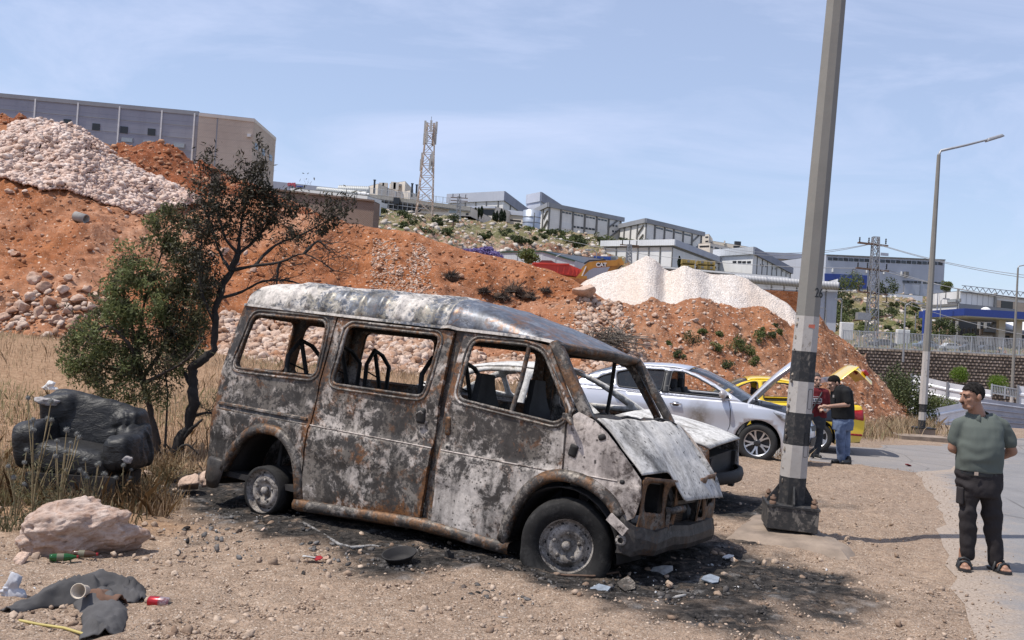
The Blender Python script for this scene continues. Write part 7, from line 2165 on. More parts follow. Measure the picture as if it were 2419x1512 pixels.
def twigs(mb,s,count,length,r,rng,sub=2,spread=0.9,up=0.25,leaf=None,leafn=6,leafr=0.05,frac=0.2):
 """fine twigs off a limb; collects leaf centres"""
 for _ in range(count):
  i=rng.randrange(int(len(s)*frac),len(s));p=s[i]
  d=(s[min(i+1,len(s)-1)]-s[max(i-1,0)])
  d=d.normalized() if d.length>1e-6 else Vector((0,0,1))
  v=(d*0.7+Vector((rng.gauss(0,spread),rng.gauss(0,spread),rng.gauss(up,spread*0.7)))).normalized()
  l=length*rng.uniform(0.5,1.2)
  q=[p]
  for k in range(3):
   v=(v+Vector((rng.gauss(0,.28),rng.gauss(0,.28),rng.gauss(0.05,.25)))).normalized()
   q.append(q[-1]+v*l/3)
  mb.tube(q,[r,r*0.75,r*0.5,r*0.25],4,cap=False)
  if leaf is not None:
   for k in range(leafn):
    t=rng.choice(q[1:]);leaf.append((t.x+rng.gauss(0,leafr),t.y+rng.gauss(0,leafr),t.z+rng.gauss(0,leafr)))
  if sub>0:
   twigs(mb,q,3,length*0.62,r*0.6,rng,sub-1,spread,up,leaf,leafn,leafr,0.3)
MAT_BARK=flat('bark',(0.055,0.042,0.034),0.95,0,0.4,14,0.006)
MAT_CHARBARK=flat('charred_bark',(0.022,0.018,0.016),0.9,0,0.5,14,0.006)
TD=11.9
tb=GP(376,1086);TD=tb.y
tree=empty('green_tree',tb,0,'small bushy green tree beside the burnt armchair','tree')
rg=random.Random(5)
def TP(px,py,dy=0.0):return W(px,py,TD+dy)-tb
mb=MB()
s1=limb(mb,[TP(376,1090),TP(366,1030),TP(355,970,.02),TP(338,905),TP(328,860,-.05)],0.048,0.034)
mb2=mb
LV=[]
forks=[[TP(328,860,-.05),TP(300,810,-.2),TP(255,770,-.3),TP(205,800,-.3)],[TP(328,860,-.05),TP(330,780,.1),TP(350,690,.1),TP(395,560,.1)],[TP(335,895),TP(385,820,.2),TP(430,740,.25),TP(455,600,.2)],[TP(328,860,-.05),TP(310,770,.2),TP(290,690,.1),TP(300,610,0)],[TP(340,905),TP(390,880,-.2),TP(440,850,-.25),TP(480,800,-.2)],[TP(338,905),TP(300,880,.2),TP(250,870,.2),TP(190,850,.1)]]
limbs=[limb(mb,f,0.026,0.007,6) for f in forks]
for s in limbs:twigs(mb,s,10,0.34,0.006,rg,1,0.8,0.2,LV,3,0.04)
mb.tube([TP(388,1085),TP(392,1010),TP(396,930),TP(388,860)],[0.018,0.014,0.012,0.008],5)
mb.build('trunk',MAT_BARK,tree)
PXM=TD/FPX
clumps=[(205,825,62,70,.0,1),(255,770,85,85,-.1,1),(330,720,105,110,0,1),(300,640,60,75,-.05,1),(395,640,80,95,.1,0),(385,545,52,62,.05,0),(430,560,55,75,.15,0),(430,740,78,105,.1,0),(455,660,50,80,.1,0),(330,850,85,75,.05,0),(250,880,75,62,0,0),(410,850,65,80,.05,0),(175,850,35,35,0,1),(465,800,40,60,0,0),(410,500,38,30,.05,0),(195,880,45,40,-.1,1),(280,920,55,40,-.1,0),(165,815,30,30,.1,1),(360,930,50,40,-.15,0),(480,720,40,60,-.1,0)]
CG,CD=[],[]
for px,py,rx,ry,dy,g in clumps:
 c=TP(px,py,dy)
 nn=int(0.32*rx*ry)
 for _ in range(max(6,nn//60)):
  cc=ell_points(1,(c.x,c.y,c.z),(rx*PXM*.85,rx*PXM*.75,ry*PXM*.85),0.3)[0]
  pts=ell_points(58,cc,(0.125,0.125,0.105),0.1)
  (CG if (g and rg.random()<0.75) or rg.random()<0.18 else CD).append(pts)
CG=np.concatenate(CG);CD=np.concatenate(CD+[np.array(LV)])
M_LG=leaf_mat('green_leaf',(0.08,0.105,0.036),(0.26,0.275,0.12),0.35)
M_LD=leaf_mat('scorched_leaf',(0.038,0.045,0.022),(0.17,0.155,0.08),0.3)
o=link('crown',leaves_mesh('crown',CG,0.050+0.026*RNG.random(len(CG)),0.020,M_LG),tree);o['kind']='stuff'
o=link('crown',leaves_mesh('crown',CD,0.046+0.024*RNG.random(len(CD)),0.018,M_LD),tree);o['kind']='stuff';o['label']='dark scorched side of the crown'
sb=GP(402,1092);SD=sb.y
st=empty('scorched_tree',sb,0,'fire-blackened tree with bare twigs leaning over the van','tree')
def SP(px,py,dy=0.0):return W(px,py,SD+dy)-sb
mb=MB();LV2=[]
main=limb(mb,[SP(402,1092),SP(425,1040),SP(448,985),SP(458,925),SP(452,878),SP(478,850),SP(503,825),SP(508,765),SP(518,705),SP(545,640),SP(563,600)],0.075,0.035,8)
br=[[SP(563,600),SP(568,540,.1),SP(580,480,.1),SP(605,395,.1)],[SP(563,600),SP(530,560,-.1),SP(515,500,-.1),SP(512,430,-.1)],[SP(563,600),SP(600,570,.2),SP(640,520,.2),SP(672,475,.2)],[SP(545,640),SP(600,628,-.1),SP(660,620,-.1),SP(720,600,-.15),SP(790,640,-.2)],[SP(600,628,-.1),SP(650,580,.1),SP(710,555,.1),SP(785,515,.1)],[SP(518,705),SP(570,690,.2),SP(620,665,.2),SP(690,665,.25),SP(740,690,.2)],[SP(508,765),SP(480,700,-.2),SP(470,620,-.2),SP(480,540,-.2)],[SP(660,620,-.1),SP(655,660,-.1),SP(652,690,-.1)],[SP(545,640),SP(520,600,.3),SP(500,540,.3),SP(480,480,.2)],[SP(458,925),SP(430,870,.1),SP(410,820,.15),SP(400,780,.1)],[SP(452,985),SP(490,975,.1),SP(515,985,.1)],[SP(720,600,-.15),SP(750,570,-.1),SP(775,590,-.1)]]
bl=[limb(mb,b_,0.024,0.006,6) for b_ in br]
limb(mb,[SP(430,1040),SP(455,1010,-.1),SP(480,990,-.1)],0.03,0.012)
limb(mb,[SP(405,1075),SP(440,1050,-.2),SP(470,1075,-.2)],0.02,0.008)
leafy={0:1,1:1,2:1,4:1,6:1,8:1,9:1}
for i,s in enumerate(bl):
 twigs(mb,s,13,0.34,0.005,rg,2,0.75,0.2,LV2 if i in leafy else None,5,0.035,0.35)
twigs(mb,main[-16:],6,0.3,0.006,rg,2,0.8,0.2,None)
mb.build('trunk',MAT_CHARBARK,st)
DC=[np.array(LV2)]
for px,py,r,dy in [(605,405,26,.1),(590,430,26,.1),(620,445,24,.1),(580,465,25,.1),(515,440,18,-.1),(520,500,25,-.1),(545,540,30,0),(600,520,30,.1),(655,480,22,.2),(640,520,20,.2),(690,500,18,.2),(780,525,20,.1),(760,545,15,.1),(480,560,25,-.2),(475,620,30,-.2),(500,660,26,-.2),(620,480,22,.1),(560,500,25,.1),(600,560,20,.1),(480,690,26,-.1),(640,455,14,.1),(555,425,12,.1)]:
 c=SP(px,py,dy);DC.append(ell_points(int(6.5*r),(c.x,c.y,c.z),(r*PXM*1.1,)*3,0.15))
DC=np.concatenate(DC)
M_LB=leaf_mat('burnt_leaf',(0.014,0.014,0.009),(0.065,0.055,0.032),0.15)
o=link('crown',leaves_mesh('crown',DC,0.05+0.03*RNG.random(len(DC)),0.018,M_LB),st);o['kind']='stuff'
def grass(name,n,region,h0,h1,w,mat,seed,dens=None,lean=0.8):
 r=np.random.default_rng(seed)
 x,y=region(r,n)
 P_=np.stack([x,y,zg_np(x,y)],1)
 if dens is not None:
  k=r.random(n)<dens(P_);P_=P_[k]
 n=len(P_)
 P_[:,2]+=fbm(np.stack([P_[:,0],P_[:,1],0*P_[:,0]],1),0.8,3,0.5,1)*0.045-0.02
 h=h0+(h1-h0)*r.random(n)**1.6
 a=r.uniform(0,6.283,n);ln=r.random(n)*lean
 tip=P_+np.stack([np.cos(a)*ln*h,np.sin(a)*ln*h,h],1)
 mid=P_+np.stack([np.cos(a)*ln*h*.35,np.sin(a)*ln*h*.35,h*.6],1)
 b=r.uniform(0,6.283,n);wv=np.stack([np.cos(b),np.sin(b),0*b],1)*w/2
 V=np.stack([P_-wv,P_+wv,mid+wv*.8,tip,mid-wv*.8],1).reshape(-1,3)
 i=np.arange(n)*5
 F_=np.stack([i,i+1,i+2,i+3,i+4],1)
 o=link(name,mesh(name,V,F_,mat));o['kind']='stuff';return o
def reg_field(r,n):
 y=8.7+15.5*r.random(n)**1.5
 xl,xr_=-0.56*y-0.3,np.where(y<11.2,-2.9-0.0*y,np.minimum(-0.5+(y-11)*0.45,3.5))
 return xl+(xr_-xl)*r.random(n),y
M_STRAW=leaf_mat('dry_grass',(0.30,0.205,0.12),(0.60,0.46,0.31),0.3,0.8)
M_GGRASS=leaf_mat('green_grass',(0.17,0.175,0.08),(0.42,0.37,0.20),0.3,0.8)
M_BROWNW=leaf_mat('brown_weeds',(0.09,0.055,0.028),(0.25,0.15,0.07),0.25,0.8)
M_WEED=leaf_mat('grey_green_weeds',(0.05,0.055,0.03),(0.17,0.15,0.085),0.25,0.8)
burnclear= lambda P_:np.clip((seg_dist(P_[:,0],P_[:,1],(-2.6,10.4),(1.4,7.9))-0.95)*2,0,1)
def d_straw(P_):return np.clip(0.55+0.9*fbm(P_,0.5,3,0.5,71),0.05,1)*burnclear(P_)*(1-0.75*(seg_dist(P_[:,0],P_[:,1],(-4.3,9.6),(-3.6,9.7))<0.45))
def d_green(P_):return np.clip(-0.05+1.6*fbm(P_,0.45,3,0.5,73)+0.55*np.exp(-((P_[:,0]+3.0)**2/2.2+(P_[:,1]-13.5)**2/4)),0,1)*burnclear(P_)
grass('dry_grass',62000,reg_field,0.05,0.24,0.010,M_STRAW,1,d_straw)
grass('dry_grass',12000,reg_field,0.10,0.40,0.006,M_BROWNW,2, lambda P_:np.clip(0.5+1.2*fbm(P_,0.6,3,0.5,75),0,1)*burnclear(P_))
grass('green_grass',30000,reg_field,0.05,0.22,0.010,M_GGRASS,3,d_green)
def reg_weed(r,n):
 y=7.7+3.4*r.random(n);x=-2.75-0.24*(y-7.5)-r.random(n)**0.8*2.2
 return x,y
grass('weeds',13000,reg_weed,0.03,0.17,0.010,M_WEED,4, lambda P_:np.clip(0.45+1.3*fbm(P_,1.1,3,0.5,78),0,1)*(seg_dist(P_[:,0],P_[:,1],(-4.3,9.55),(-3.7,9.6))>0.35),0.8)
grass('weeds',8000,reg_weed,0.03,0.14,0.009,M_STRAW,5, lambda P_:np.clip(0.4+1.2*fbm(P_,1.1,3,0.5,79),0,1),0.9)
def reg_mid(r,n):
 y=17.5+6.5*r.random(n);x=-2.5+8*r.random(n);return x,y
grass('dry_grass',9000,reg_mid,0.06,0.30,0.014,M_STRAW,6, lambda P_:np.clip(0.4+fbm(P_,0.6,3,0.5,72),0,1))
def reg_edge(r,n):
 t=r.random(n);x=7.6+4.6*t+r.normal(0,.35,n);y=24.0+4.5*t+r.normal(0,.55,n)+0.9;return x,y
grass('dry_grass',9000,reg_edge,0.08,0.55,0.013,M_STRAW,8)
grass('green_grass',1500,reg_edge,0.08,0.5,0.013,M_GGRASS,9)
def thistle(px,py,d,h,nb,label):
 b=W(px,py,d);b.z=zg(b.x,b.y)
 root=empty('thistle',b,0,label,'plant','thistles before the armchair')
 mb=MB();heads=[];lv=[]
 for k in range(nb):
  a=rg.uniform(0,6.28);hh=h*rg.uniform(0.55,1.05);sp=rg.uniform(0.05,0.22)*h
  q=[Vector((0,0,0)),Vector((math.cos(a)*sp*.3,math.sin(a)*sp*.3,hh*.45)),Vector((math.cos(a)*sp*.8,math.sin(a)*sp*.8,hh*.8)),Vector((math.cos(a)*sp,math.sin(a)*sp,hh))]
  mb.tube(spline(q,3),0.0045,4,cap=False);heads.append(q[-1])
  for _ in range(9):
   t=rg.random();i=q[1].lerp(q[2],t) if rg.random()<.6 else q[0].lerp(q[1],t);lv.append((i.x+rg.gauss(0,.03),i.y+rg.gauss(0,.03),i.z+rg.gauss(0,.02)))
 mb.build('stem',M_STEMC,root)
 o=link('leaf_spray',leaves_mesh('leaf_spray',np.array(lv),0.07,0.012,M_WEED),root);o['kind']='stuff'
 for hd_ in heads:
  link('flower_head',THME,root,hd_,(rg.random(),rg.random(),0),rg.uniform(0.7,1.15))
M_STEMC=flat('dry_stem',(0.26,0.20,0.11),0.9);M_THH=flat('thistle_grey',(0.17,0.17,0.16),0.9,0,0.3,60)
v,f=ICO1;vs,fs=[],[]
mbt=MB();mbt.add(v*0.018,f)
for q in ICO2[0][::2]:
 q=Vector(q);t_=q.orthogonal().normalized()*0.0022;mbt.add([q*0.014+t_,q*0.014-t_,q*0.031],[(0,1,2)])
THME=mbt.me('flower_head',M_THH)
for px,py,d,h,nb,lb in [(80,1150,8.3,0.95,8,'tall grey thistle at the left arm of the armchair'),(140,1180,8.1,0.8,8,'thistle with many round heads before the armchair seat'),(215,1190,8.2,0.55,7,'low thistle before the right half of the armchair'),(40,1200,7.9,0.6,5,'thistle left of the pale boulder'),(290,1170,8.9,0.4,5,'small thistle right of the armchair by the tree')]:
 thistle(px,py,d,h,nb,lb)
def spiky_bush(px,py,d,r,n,mat,label,group,name='dry_bush',hs=0.8):
 b=W(px,py,d);b.z=zg(b.x,b.y)
 root=empty(name,b,0,label,'bush',group)
 mb=MB();lv=[]
 for k in range(n):
  a=rg.uniform(0,6.28);e=rg.uniform(0.2,1.4);l=r*rg.uniform(.6,1.1)
  v=Vector((math.cos(a)*math.cos(e),math.sin(a)*math.cos(e),math.sin(e)*hs))
  q=[Vector((0,0,0)),v*l*.5+Vector((0,0,.05*r)),v*l]
  mb.tube(q,[0.004,0.003,0.001],3,cap=False)
  for _ in range(7):t=rg.random();p=q[1].lerp(q[2],t);lv.append((p.x+rg.gauss(0,.03),p.y+rg.gauss(0,.03),p.z+rg.gauss(0,.03)))
 mb.build('stem',M_STEMC,root)
 o=link('leaf_spray',leaves_mesh('leaf_spray',np.array(lv),0.05,0.011,mat),root);o['kind']='stuff'
spiky_bush(95,1085,8.8,0.5,60,M_WEED,'grey-green weed clump at the armchair left foot','weed clumps','weed_clump')
spiky_bush(150,1240,7.8,0.42,70,M_WEED,'grey-green weed clump behind the pale boulder','weed clumps','weed_clump')
spiky_bush(330,1190,9.0,0.40,60,M_BROWNW,'brown weed clump between tree and boulder','weed clumps','weed_clump')
spiky_bush(400,1130,10.6,0.45,60,M_BROWNW,'brown weed clump at the scorched tree foot','weed clumps','weed_clump')
spiky_bush(30,1080,9.3,0.6,60,M_BROWNW,'brown weed clump at the left picture edge','weed clumps','weed_clump')
def bush(name,c,r,n,mat,label,cat='bush',group=None,ls=0.10,sub=14,trunk=0.0):
 root=empty(name,c,0,label,cat,group)
 P_=[]
 for _ in range(sub):
  cc=ell_points(1,(0,0,r[2]*.9+trunk),(r[0]*.75,r[1]*.75,r[2]*.7),0.4)[0]
  P_.append(ell_points(n//sub,cc,(r[0]*.42,r[1]*.42,r[2]*.42),0.3))
 P_=np.concatenate(P_);P_[:,2]=np.abs(P_[:,2])
 o=link('crown',leaves_mesh('crown',P_,ls*(0.7+0.6*RNG.random(len(P_))),ls*.55,mat),root);o['kind']='stuff'
 MB().tube([(0,0,-0.3),(0.02,0,trunk+r[2]*.8)],[max(0.04,r[0]*.06),0.02],5).build('trunk',MAT_BARK,root)
 return root
M_SHR=leaf_mat('shrub_leaf',(0.03,0.045,0.018),(0.10,0.115,0.045),0.25)
M_SHL=leaf_mat('light_shrub_leaf',(0.07,0.095,0.03),(0.17,0.19,0.07),0.3)
M_CYP=leaf_mat('cypress_leaf',(0.012,0.022,0.012),(0.035,0.05,0.024),0.15)
M_HEDGE=leaf_mat('topiary_leaf',(0.07,0.13,0.015),(0.17,0.25,0.035),0.3)
M_JAC=leaf_mat('purple_blossom',(0.14,0.11,0.28),(0.30,0.25,0.48),0.3)
hb=W(2145,985,33);bush('dark_bush',(hb.x,hb.y,-1.2),(0.95,0.8,1.5),5200,M_SHR,'tall dark shrub left of the wrapped street lamp',ls=0.09,sub=30)
hb=W(2110,965,35);bush('dark_bush',(hb.x,hb.y,-0.9),(0.8,0.8,1.5),3600,M_SHR,'dark shrub against the right end of the red mound',ls=0.09,sub=24)
for px,py,r_,lb in ((2265,905,0.56,'round clipped green bush left before the studded wall'),(2358,930,0.62,'round clipped green bush right before the studded wall')):
 p=W(px,py,56);bush('clipped_bush',(p.x,p.y,p.z),(r_,r_,r_*1.0),4200,M_HEDGE,lb,ls=0.055,sub=40)
for px,py,r_ in ((2205,955,.6),(2230,945,.5),(2250,950,.45),(2190,935,.5)):
 p=W(px,py,41);bush('roadside_bush',(p.x,p.y,p.z-0.7),(r_,r_,r_),900,M_SHL,'low green shrub between the two white sheet fences',group='shrubs between the fences',ls=0.08)
for i,(px,py,r_) in enumerate([(1638,812,.28),(1690,830,.20),(1735,838,.34),(1745,815,.24),(1790,805,.24),(1800,790,.16),(1820,800,.16),(1770,840,.22),(1660,790,.14),(1605,845,.18),(1840,790,.12),(1780,862,.2),(1720,870,.2),(1580,815,.10),(1700,795,.12),(1830,770,.1)]):
 p=mound_at(px,py);bush('green_shrub',(p[0],p[1],p[2]-.05),(r_,r_,r_*.9),420,M_SHL if i%3 else M_SHR,('bright' if i%3 else 'dark')+' green shrub on the low red mound, '+('left part' if px<1700 else 'right part near the post')+(', high up' if py<812 else ', lower down'),group='shrubs on the low mound',ls=0.05,sub=10)
def dead_clump(px,py,r_,label):
 p=hill_at(px,py);root=empty('dead_brush',(p[0],p[1]-.1,p[2]),0,label,'brush','dead brush on the slope')
 mb=MB()
 for k in range(150):
  a=rg.uniform(0,6.28);e=rg.uniform(-.3,1.3);l=r_*rg.uniform(.5,1.1)
  v=Vector((math.cos(a)*math.cos(e),math.sin(a)*math.cos(e),math.sin(e)*.8))
  q=[Vector((rg.gauss(0,r_*.3),rg.gauss(0,r_*.3),0)),v*l*.5,v*l+Vector((rg.gauss(0,r_*.2),0,rg.gauss(0,r_*.2)))]
  mb.tube(q,[0.018,0.012,0.004],3,cap=False)
 o=mb.build('twig_mass',MAT_BARK,root);o['kind']='stuff'
 v,f=rock_shape(ICO1,px,.8,.5,3);o=link('root_ball',mesh('root_ball',v*r_*.55,f,flat('root_soil',(0.07,0.04,0.025),.95,0,.4,5)),root)
dead_clump(1215,690,0.55,'large dead brush clump on the red slope above the van roof');dead_clump(1185,705,0.4,'dead brush clump left of the largest one');dead_clump(1250,705,0.35,'dead brush clump right of the largest one');dead_clump(1065,655,0.36,'dark dead brush further left on the red slope');dead_clump(1145,690,0.28,'small dead brush between the two larger clumps');dead_clump(1290,690,0.22,'smallest dead brush on the right of the slope')
p=mound_at(1440,815);root=empty('dead_brush',(p[0],p[1]-.2,p[2]),0,'tangle of bleached dead twigs in the stony gully','brush','dead brush on the slope')
mb=MB()
for k in range(90):
 a=rg.uniform(0,6.28);q=[Vector((rg.gauss(0,.3),0,rg.gauss(.1,.2))),Vector((rg.gauss(0,.4),-.1,rg.gauss(.2,.2))),Vector((rg.gauss(.2,.5),-.2,rg.gauss(.1,.2)))]
 mb.tube(q,[0.014,0.01,0.004],3,cap=False)
o=mb.build('twig_mass',flat('bleached_twig',(0.22,0.19,0.16),.9),root);o['kind']='stuff'
fa=FAR.P[22:62].reshape(-1,3);fpx,fpy=pj(fa)
def far_at(px,py):
 i=np.argmin((fpx-px)**2+(fpy-py)**2);return fa[i]
rb2=random.Random(9)
for i in range(64):
 px=rb2.uniform(895,1560);lo=np.interp(px,[895,1130,1430,1560],[497,525,568,580]);hi=np.interp(px,[895,1130,1430,1560],[545,566,592,610])
 py=rb2.uniform(lo,hi);p=far_at(px,py);r_=rb2.uniform(0.35,0.95)
 bush('hill_bush',(p[0],p[1],p[2]-.1),(r_*1.3,r_,r_*.75),260,(M_SHR,M_SHR,M_SHL)[i%3],('dark' if i%3<2 else 'light')+' green bush on the scrub hillside '+('left of the antenna mast' if px<990 else 'below the long low factory' if px<1120 else 'below the slate hall' if px<1250 else 'below the first white warehouse' if px<1440 else 'left of the white shed'),group='bushes on the scrub hillside',ls=0.24,sub=9)
for i in range(60):
 px=rb2.uniform(1800,2190);py=rb2.uniform(np.interp(px,[1800,1990,2190],[682,705,730]),np.interp(px,[1800,1990,2190],[790,805,812]))
 p=far_at(px,py);r_=rb2.uniform(0.5,1.25)*(1.3 if px<1990 else 0.8)
 bush('hill_bush',(p[0],p[1],p[2]-.2),(r_*1.2,r_,r_*.8),300,(M_SHR,M_SHL,M_SHR)[i%3],('light' if i%3==1 else 'dark')+' green bush on the right hillside '+('behind the near post' if px<1900 else 'left of the lattice pylon' if px<2040 else 'right of the lattice pylon')+(', upper slope' if py<755 else ', lower slope'),group='bushes on the right hillside',ls=0.22,sub=9)
for px,py,r_,mt,lb in [(2010,690,1.6,M_SHL,'leafy tree left of the lattice pylon before the blue bays'),(1975,705,1.5,M_SHR,'dark round tree right of the near post before the store'),(2095,700,1.5,M_SHR,'leafy tree right of the lattice pylon before the store'),(2225,805,1.3,M_SHR,'dark tree behind the railing left of the white building'),(2290,812,0.6,M_SHR,'small dark tree behind the railing by the yard wall'),(1148,612,0.95,M_JAC,'purple flowering tree behind the red ridge'),(1115,607,0.7,M_JAC,'left half of the purple flowering trees behind the ridge'),(1172,616,0.7,M_JAC,'right half of the purple flowering trees behind the ridge'),(1245,628,0.9,M_SHL,'bright green tree before the green-edged shed'),(2235,690,0.9,M_SHL,'small bright tree at the store corner')]:
 d_=74 if px<1300 else (88 if py>780 else 118)
 p=W(px,py,d_);bush('leafy_tree',(p.x,p.y,p.z-.4),(r_,r_,r_*(.45 if mt is M_JAC else .8)),1100,mt,lb,'tree',ls=0.2,sub=22,trunk=0.5)
for px,y0,y1,d_,lb in [(1115,511,494,150,'leftmost of the cypresses below the slate hall'),(1122.5,512,490,150,'second cypress from the left below the slate hall'),(1130,513,490,150,'third cypress from the left below the slate hall'),(1137,513,487,150,'tallest cypress below the slate hall'),(1166,523,500,152,'cypress left of the low beige block'),(1173,524,498,152,'second cypress left of the low beige block'),(1183,526,493,152,'tall cypress before the low beige block'),(1190,528,497,152,'rightmost cypress before the low beige block'),(1604,631,606,106,'narrow cypress beside the white shed'),(1955,762,716,95,'narrow cypress right of the near post')]:
 a_,b_=W(px,y0,d_),W(px,y1,d_);h=b_.z-a_.z
 root=empty('cypress',a_,0,lb,'tree','cypresses')
 t=RNG.random(900);rr=0.17*h*np.sin(np.pi*np.clip(t*.93+.07,0,1))**.8*np.sqrt(RNG.random(900));an=RNG.random(900)*6.283
 o=link('crown',leaves_mesh('crown',np.stack([rr*np.cos(an),rr*np.sin(an),t*h],1),0.22,0.10,M_CYP,1.5),root);o['kind']='stuff'
 MB().tube([(0,0,-.3),(0,0,h*.5)],[0.08,.03],5).build('trunk',MAT_BARK,root)
u=RNG.random(2600);v=FARV[0]+(FARV[1]-FARV[0])*RNG.random(2600)
P=FAR.at(u,v);scatter('hill_stones',P,0.10+0.45*RNG.random(len(P))**3,SH0,stone_mat('hill_stone',(0.36,0.31,0.26),(0.62,0.57,0.51),(0.36,0.2,0.12),.5,True,.8,.1))
# ================================================================== PEOPLE
def remesh(mb,voxel,name,mat,smooth_it=4,wr=None):
 """fuses overlapping closed pieces into one continuous surface"""
 me0=mb.me('tmp',None)
 o=bpy.data.objects.new('tmp',me0);COL.objects.link(o)
 m_=o.modifiers.new('r','REMESH');m_.mode='VOXEL';m_.voxel_size=voxel
 s_=o.modifiers.new('s','SMOOTH');s_.iterations=smooth_it;s_.factor=0.5
 dg=bpy.context.evaluated_depsgraph_get();dg.update()
 me=bpy.data.meshes.new_from_object(o.evaluated_get(dg))
 bpy.data.objects.remove(o)
 n=len(me.vertices)
 if wr is not None and n:
  co=np.empty(n*3,np.float32);me.vertices.foreach_get('co',co);co=co.reshape(-1,3)
  no=np.empty(n*3,np.float32);me.vertices.foreach_get('normal',no);no=no.reshape(-1,3)
  d=wr(co.astype(float));co=co+no*d[:,None].astype(np.float32)
  me.vertices.foreach_set('co',co.ravel())
 me.polygons.foreach_set('use_smooth',np.ones(len(me.polygons),dtype=bool))
 me.materials.clear();me.materials.append(mat);me.name=name;me.update()
 return me
def cap(mb,a,b,ra,rb,n=14,sq=None):
 """closed tapered capsule"""
 a,b=Vector(a),Vector(b)
 d=(b-a);L_=max(d.length,1e-4);d/=L_
 u=d.orthogonal().normalized();w=d.cross(u)
 rows=[]
 for t in np.linspace(-90,0,5)[0:]:rows.append((-ra*math.sin(R_(-t)),ra*math.cos(R_(t))))
 for t in np.linspace(0,90,5):rows.append((L_+rb*math.sin(R_(t)),rb*math.cos(R_(t))))
 V=[];F_=[]
 for h,r in rows:
  for k in range(n):
   an=2*math.pi*k/n
   V.append(a+d*h+(u*math.cos(an)+w*math.sin(an))*max(r,1e-4))
 m_=len(rows)
 for i in range(m_-1):
  for k in range(n):F_.append((i*n+k,i*n+(k+1)%n,(i+1)*n+(k+1)%n,(i+1)*n+k))
 F_.append(tuple(range(n))[::-1]);F_.append(tuple((m_-1)*n+k for k in range(n)))
 mb.add(V,F_)
def ell(mb,c,r,rot=None,n=16):
 V=[];F_=[]
 for i in range(n//2+1):
  t=math.pi*i/(n//2)
  for k in range(n):
   an=2*math.pi*k/n
   p=Vector((r[0]*max(math.sin(t),1e-3)*math.cos(an),r[1]*max(math.sin(t),1e-3)*math.sin(an),-r[2]*math.cos(t)))
   if rot is not None:p=rot@p
   V.append(p+Vector(c))
 for i in range(n//2):
  for k in range(n):F_.append((i*n+k,i*n+(k+1)%n,(i+1)*n+(k+1)%n,(i+1)*n+k))
 F_.append(tuple(range(n))[::-1]);F_.append(tuple((n//2)*n+k for k in range(n)))
 mb.add(V,F_)
def rings(mb,rs,n=20,yaw=0.0):
 """closed loft of elliptical sections: (centre, rx, ry)"""
 V=[];F_=[]
 c_,s_=math.cos(yaw),math.sin(yaw)
 for c,rx,ry in rs:
  for k in range(n):
   an=2*math.pi*k/n
   x,y=rx*math.copysign(abs(math.cos(an))**.85,math.cos(an)),ry*math.copysign(abs(math.sin(an))**.85,math.sin(an))
   V.append((c[0]+x*c_-y*s_,c[1]+x*s_+y*c_,c[2]))
 m_=len(rs)
 for i in range(m_-1):
  for k in range(n):F_.append((i*n+k,i*n+(k+1)%n,(i+1)*n+(k+1)%n,(i+1)*n+k))
 F_.append(tuple(range(n))[::-1]);F_.append(tuple((m_-1)*n+k for k in range(n)))
 mb.add(V,F_)
def head(mbs,c,s,yaw,pitch=0.0,roll=0.0):
 """skin pieces of a head of height ~2*0.115*s facing yaw (0 = toward -y)"""
 M_=Matrix.Rotation(yaw,3,'Z')@Matrix.Rotation(roll,3,'Y')@Matrix.Rotation(pitch,3,'X')
 def P_(x,y,z):return Vector(c)+M_@Vector((x*s,y*s,z*s))
 ell(mbs,P_(0,0.012,0.03),(0.076*s,0.098*s,0.092*s),M_)
 ell(mbs,P_(0,-0.035,-0.03),(0.062*s,0.066*s,0.075*s),M_)
 cap(mbs,P_(-0.03,-0.055,-0.085),P_(0.03,-0.055,-0.085),0.028*s,0.028*s)
 cap(mbs,P_(0,-0.092,0.018),P_(0,-0.112,-0.026),0.010*s,0.017*s)
 cap(mbs,P_(-0.045,-0.078,0.030),P_(0.045,-0.078,0.030),0.015*s,0.015*s)
 cap(mbs,P_(-0.020,-0.090,-0.060),P_(0.020,-0.090,-0.060),0.010*s,0.010*s)
 for sx in (-1,1):
  ell(mbs,P_(sx*0.080,0.015,-0.005),(0.012*s,0.022*s,0.034*s),M_)
  ell(mbs,P_(sx*0.045,-0.065,-0.02),(0.022*s,0.02*s,0.02*s),M_)
 return P_,M_
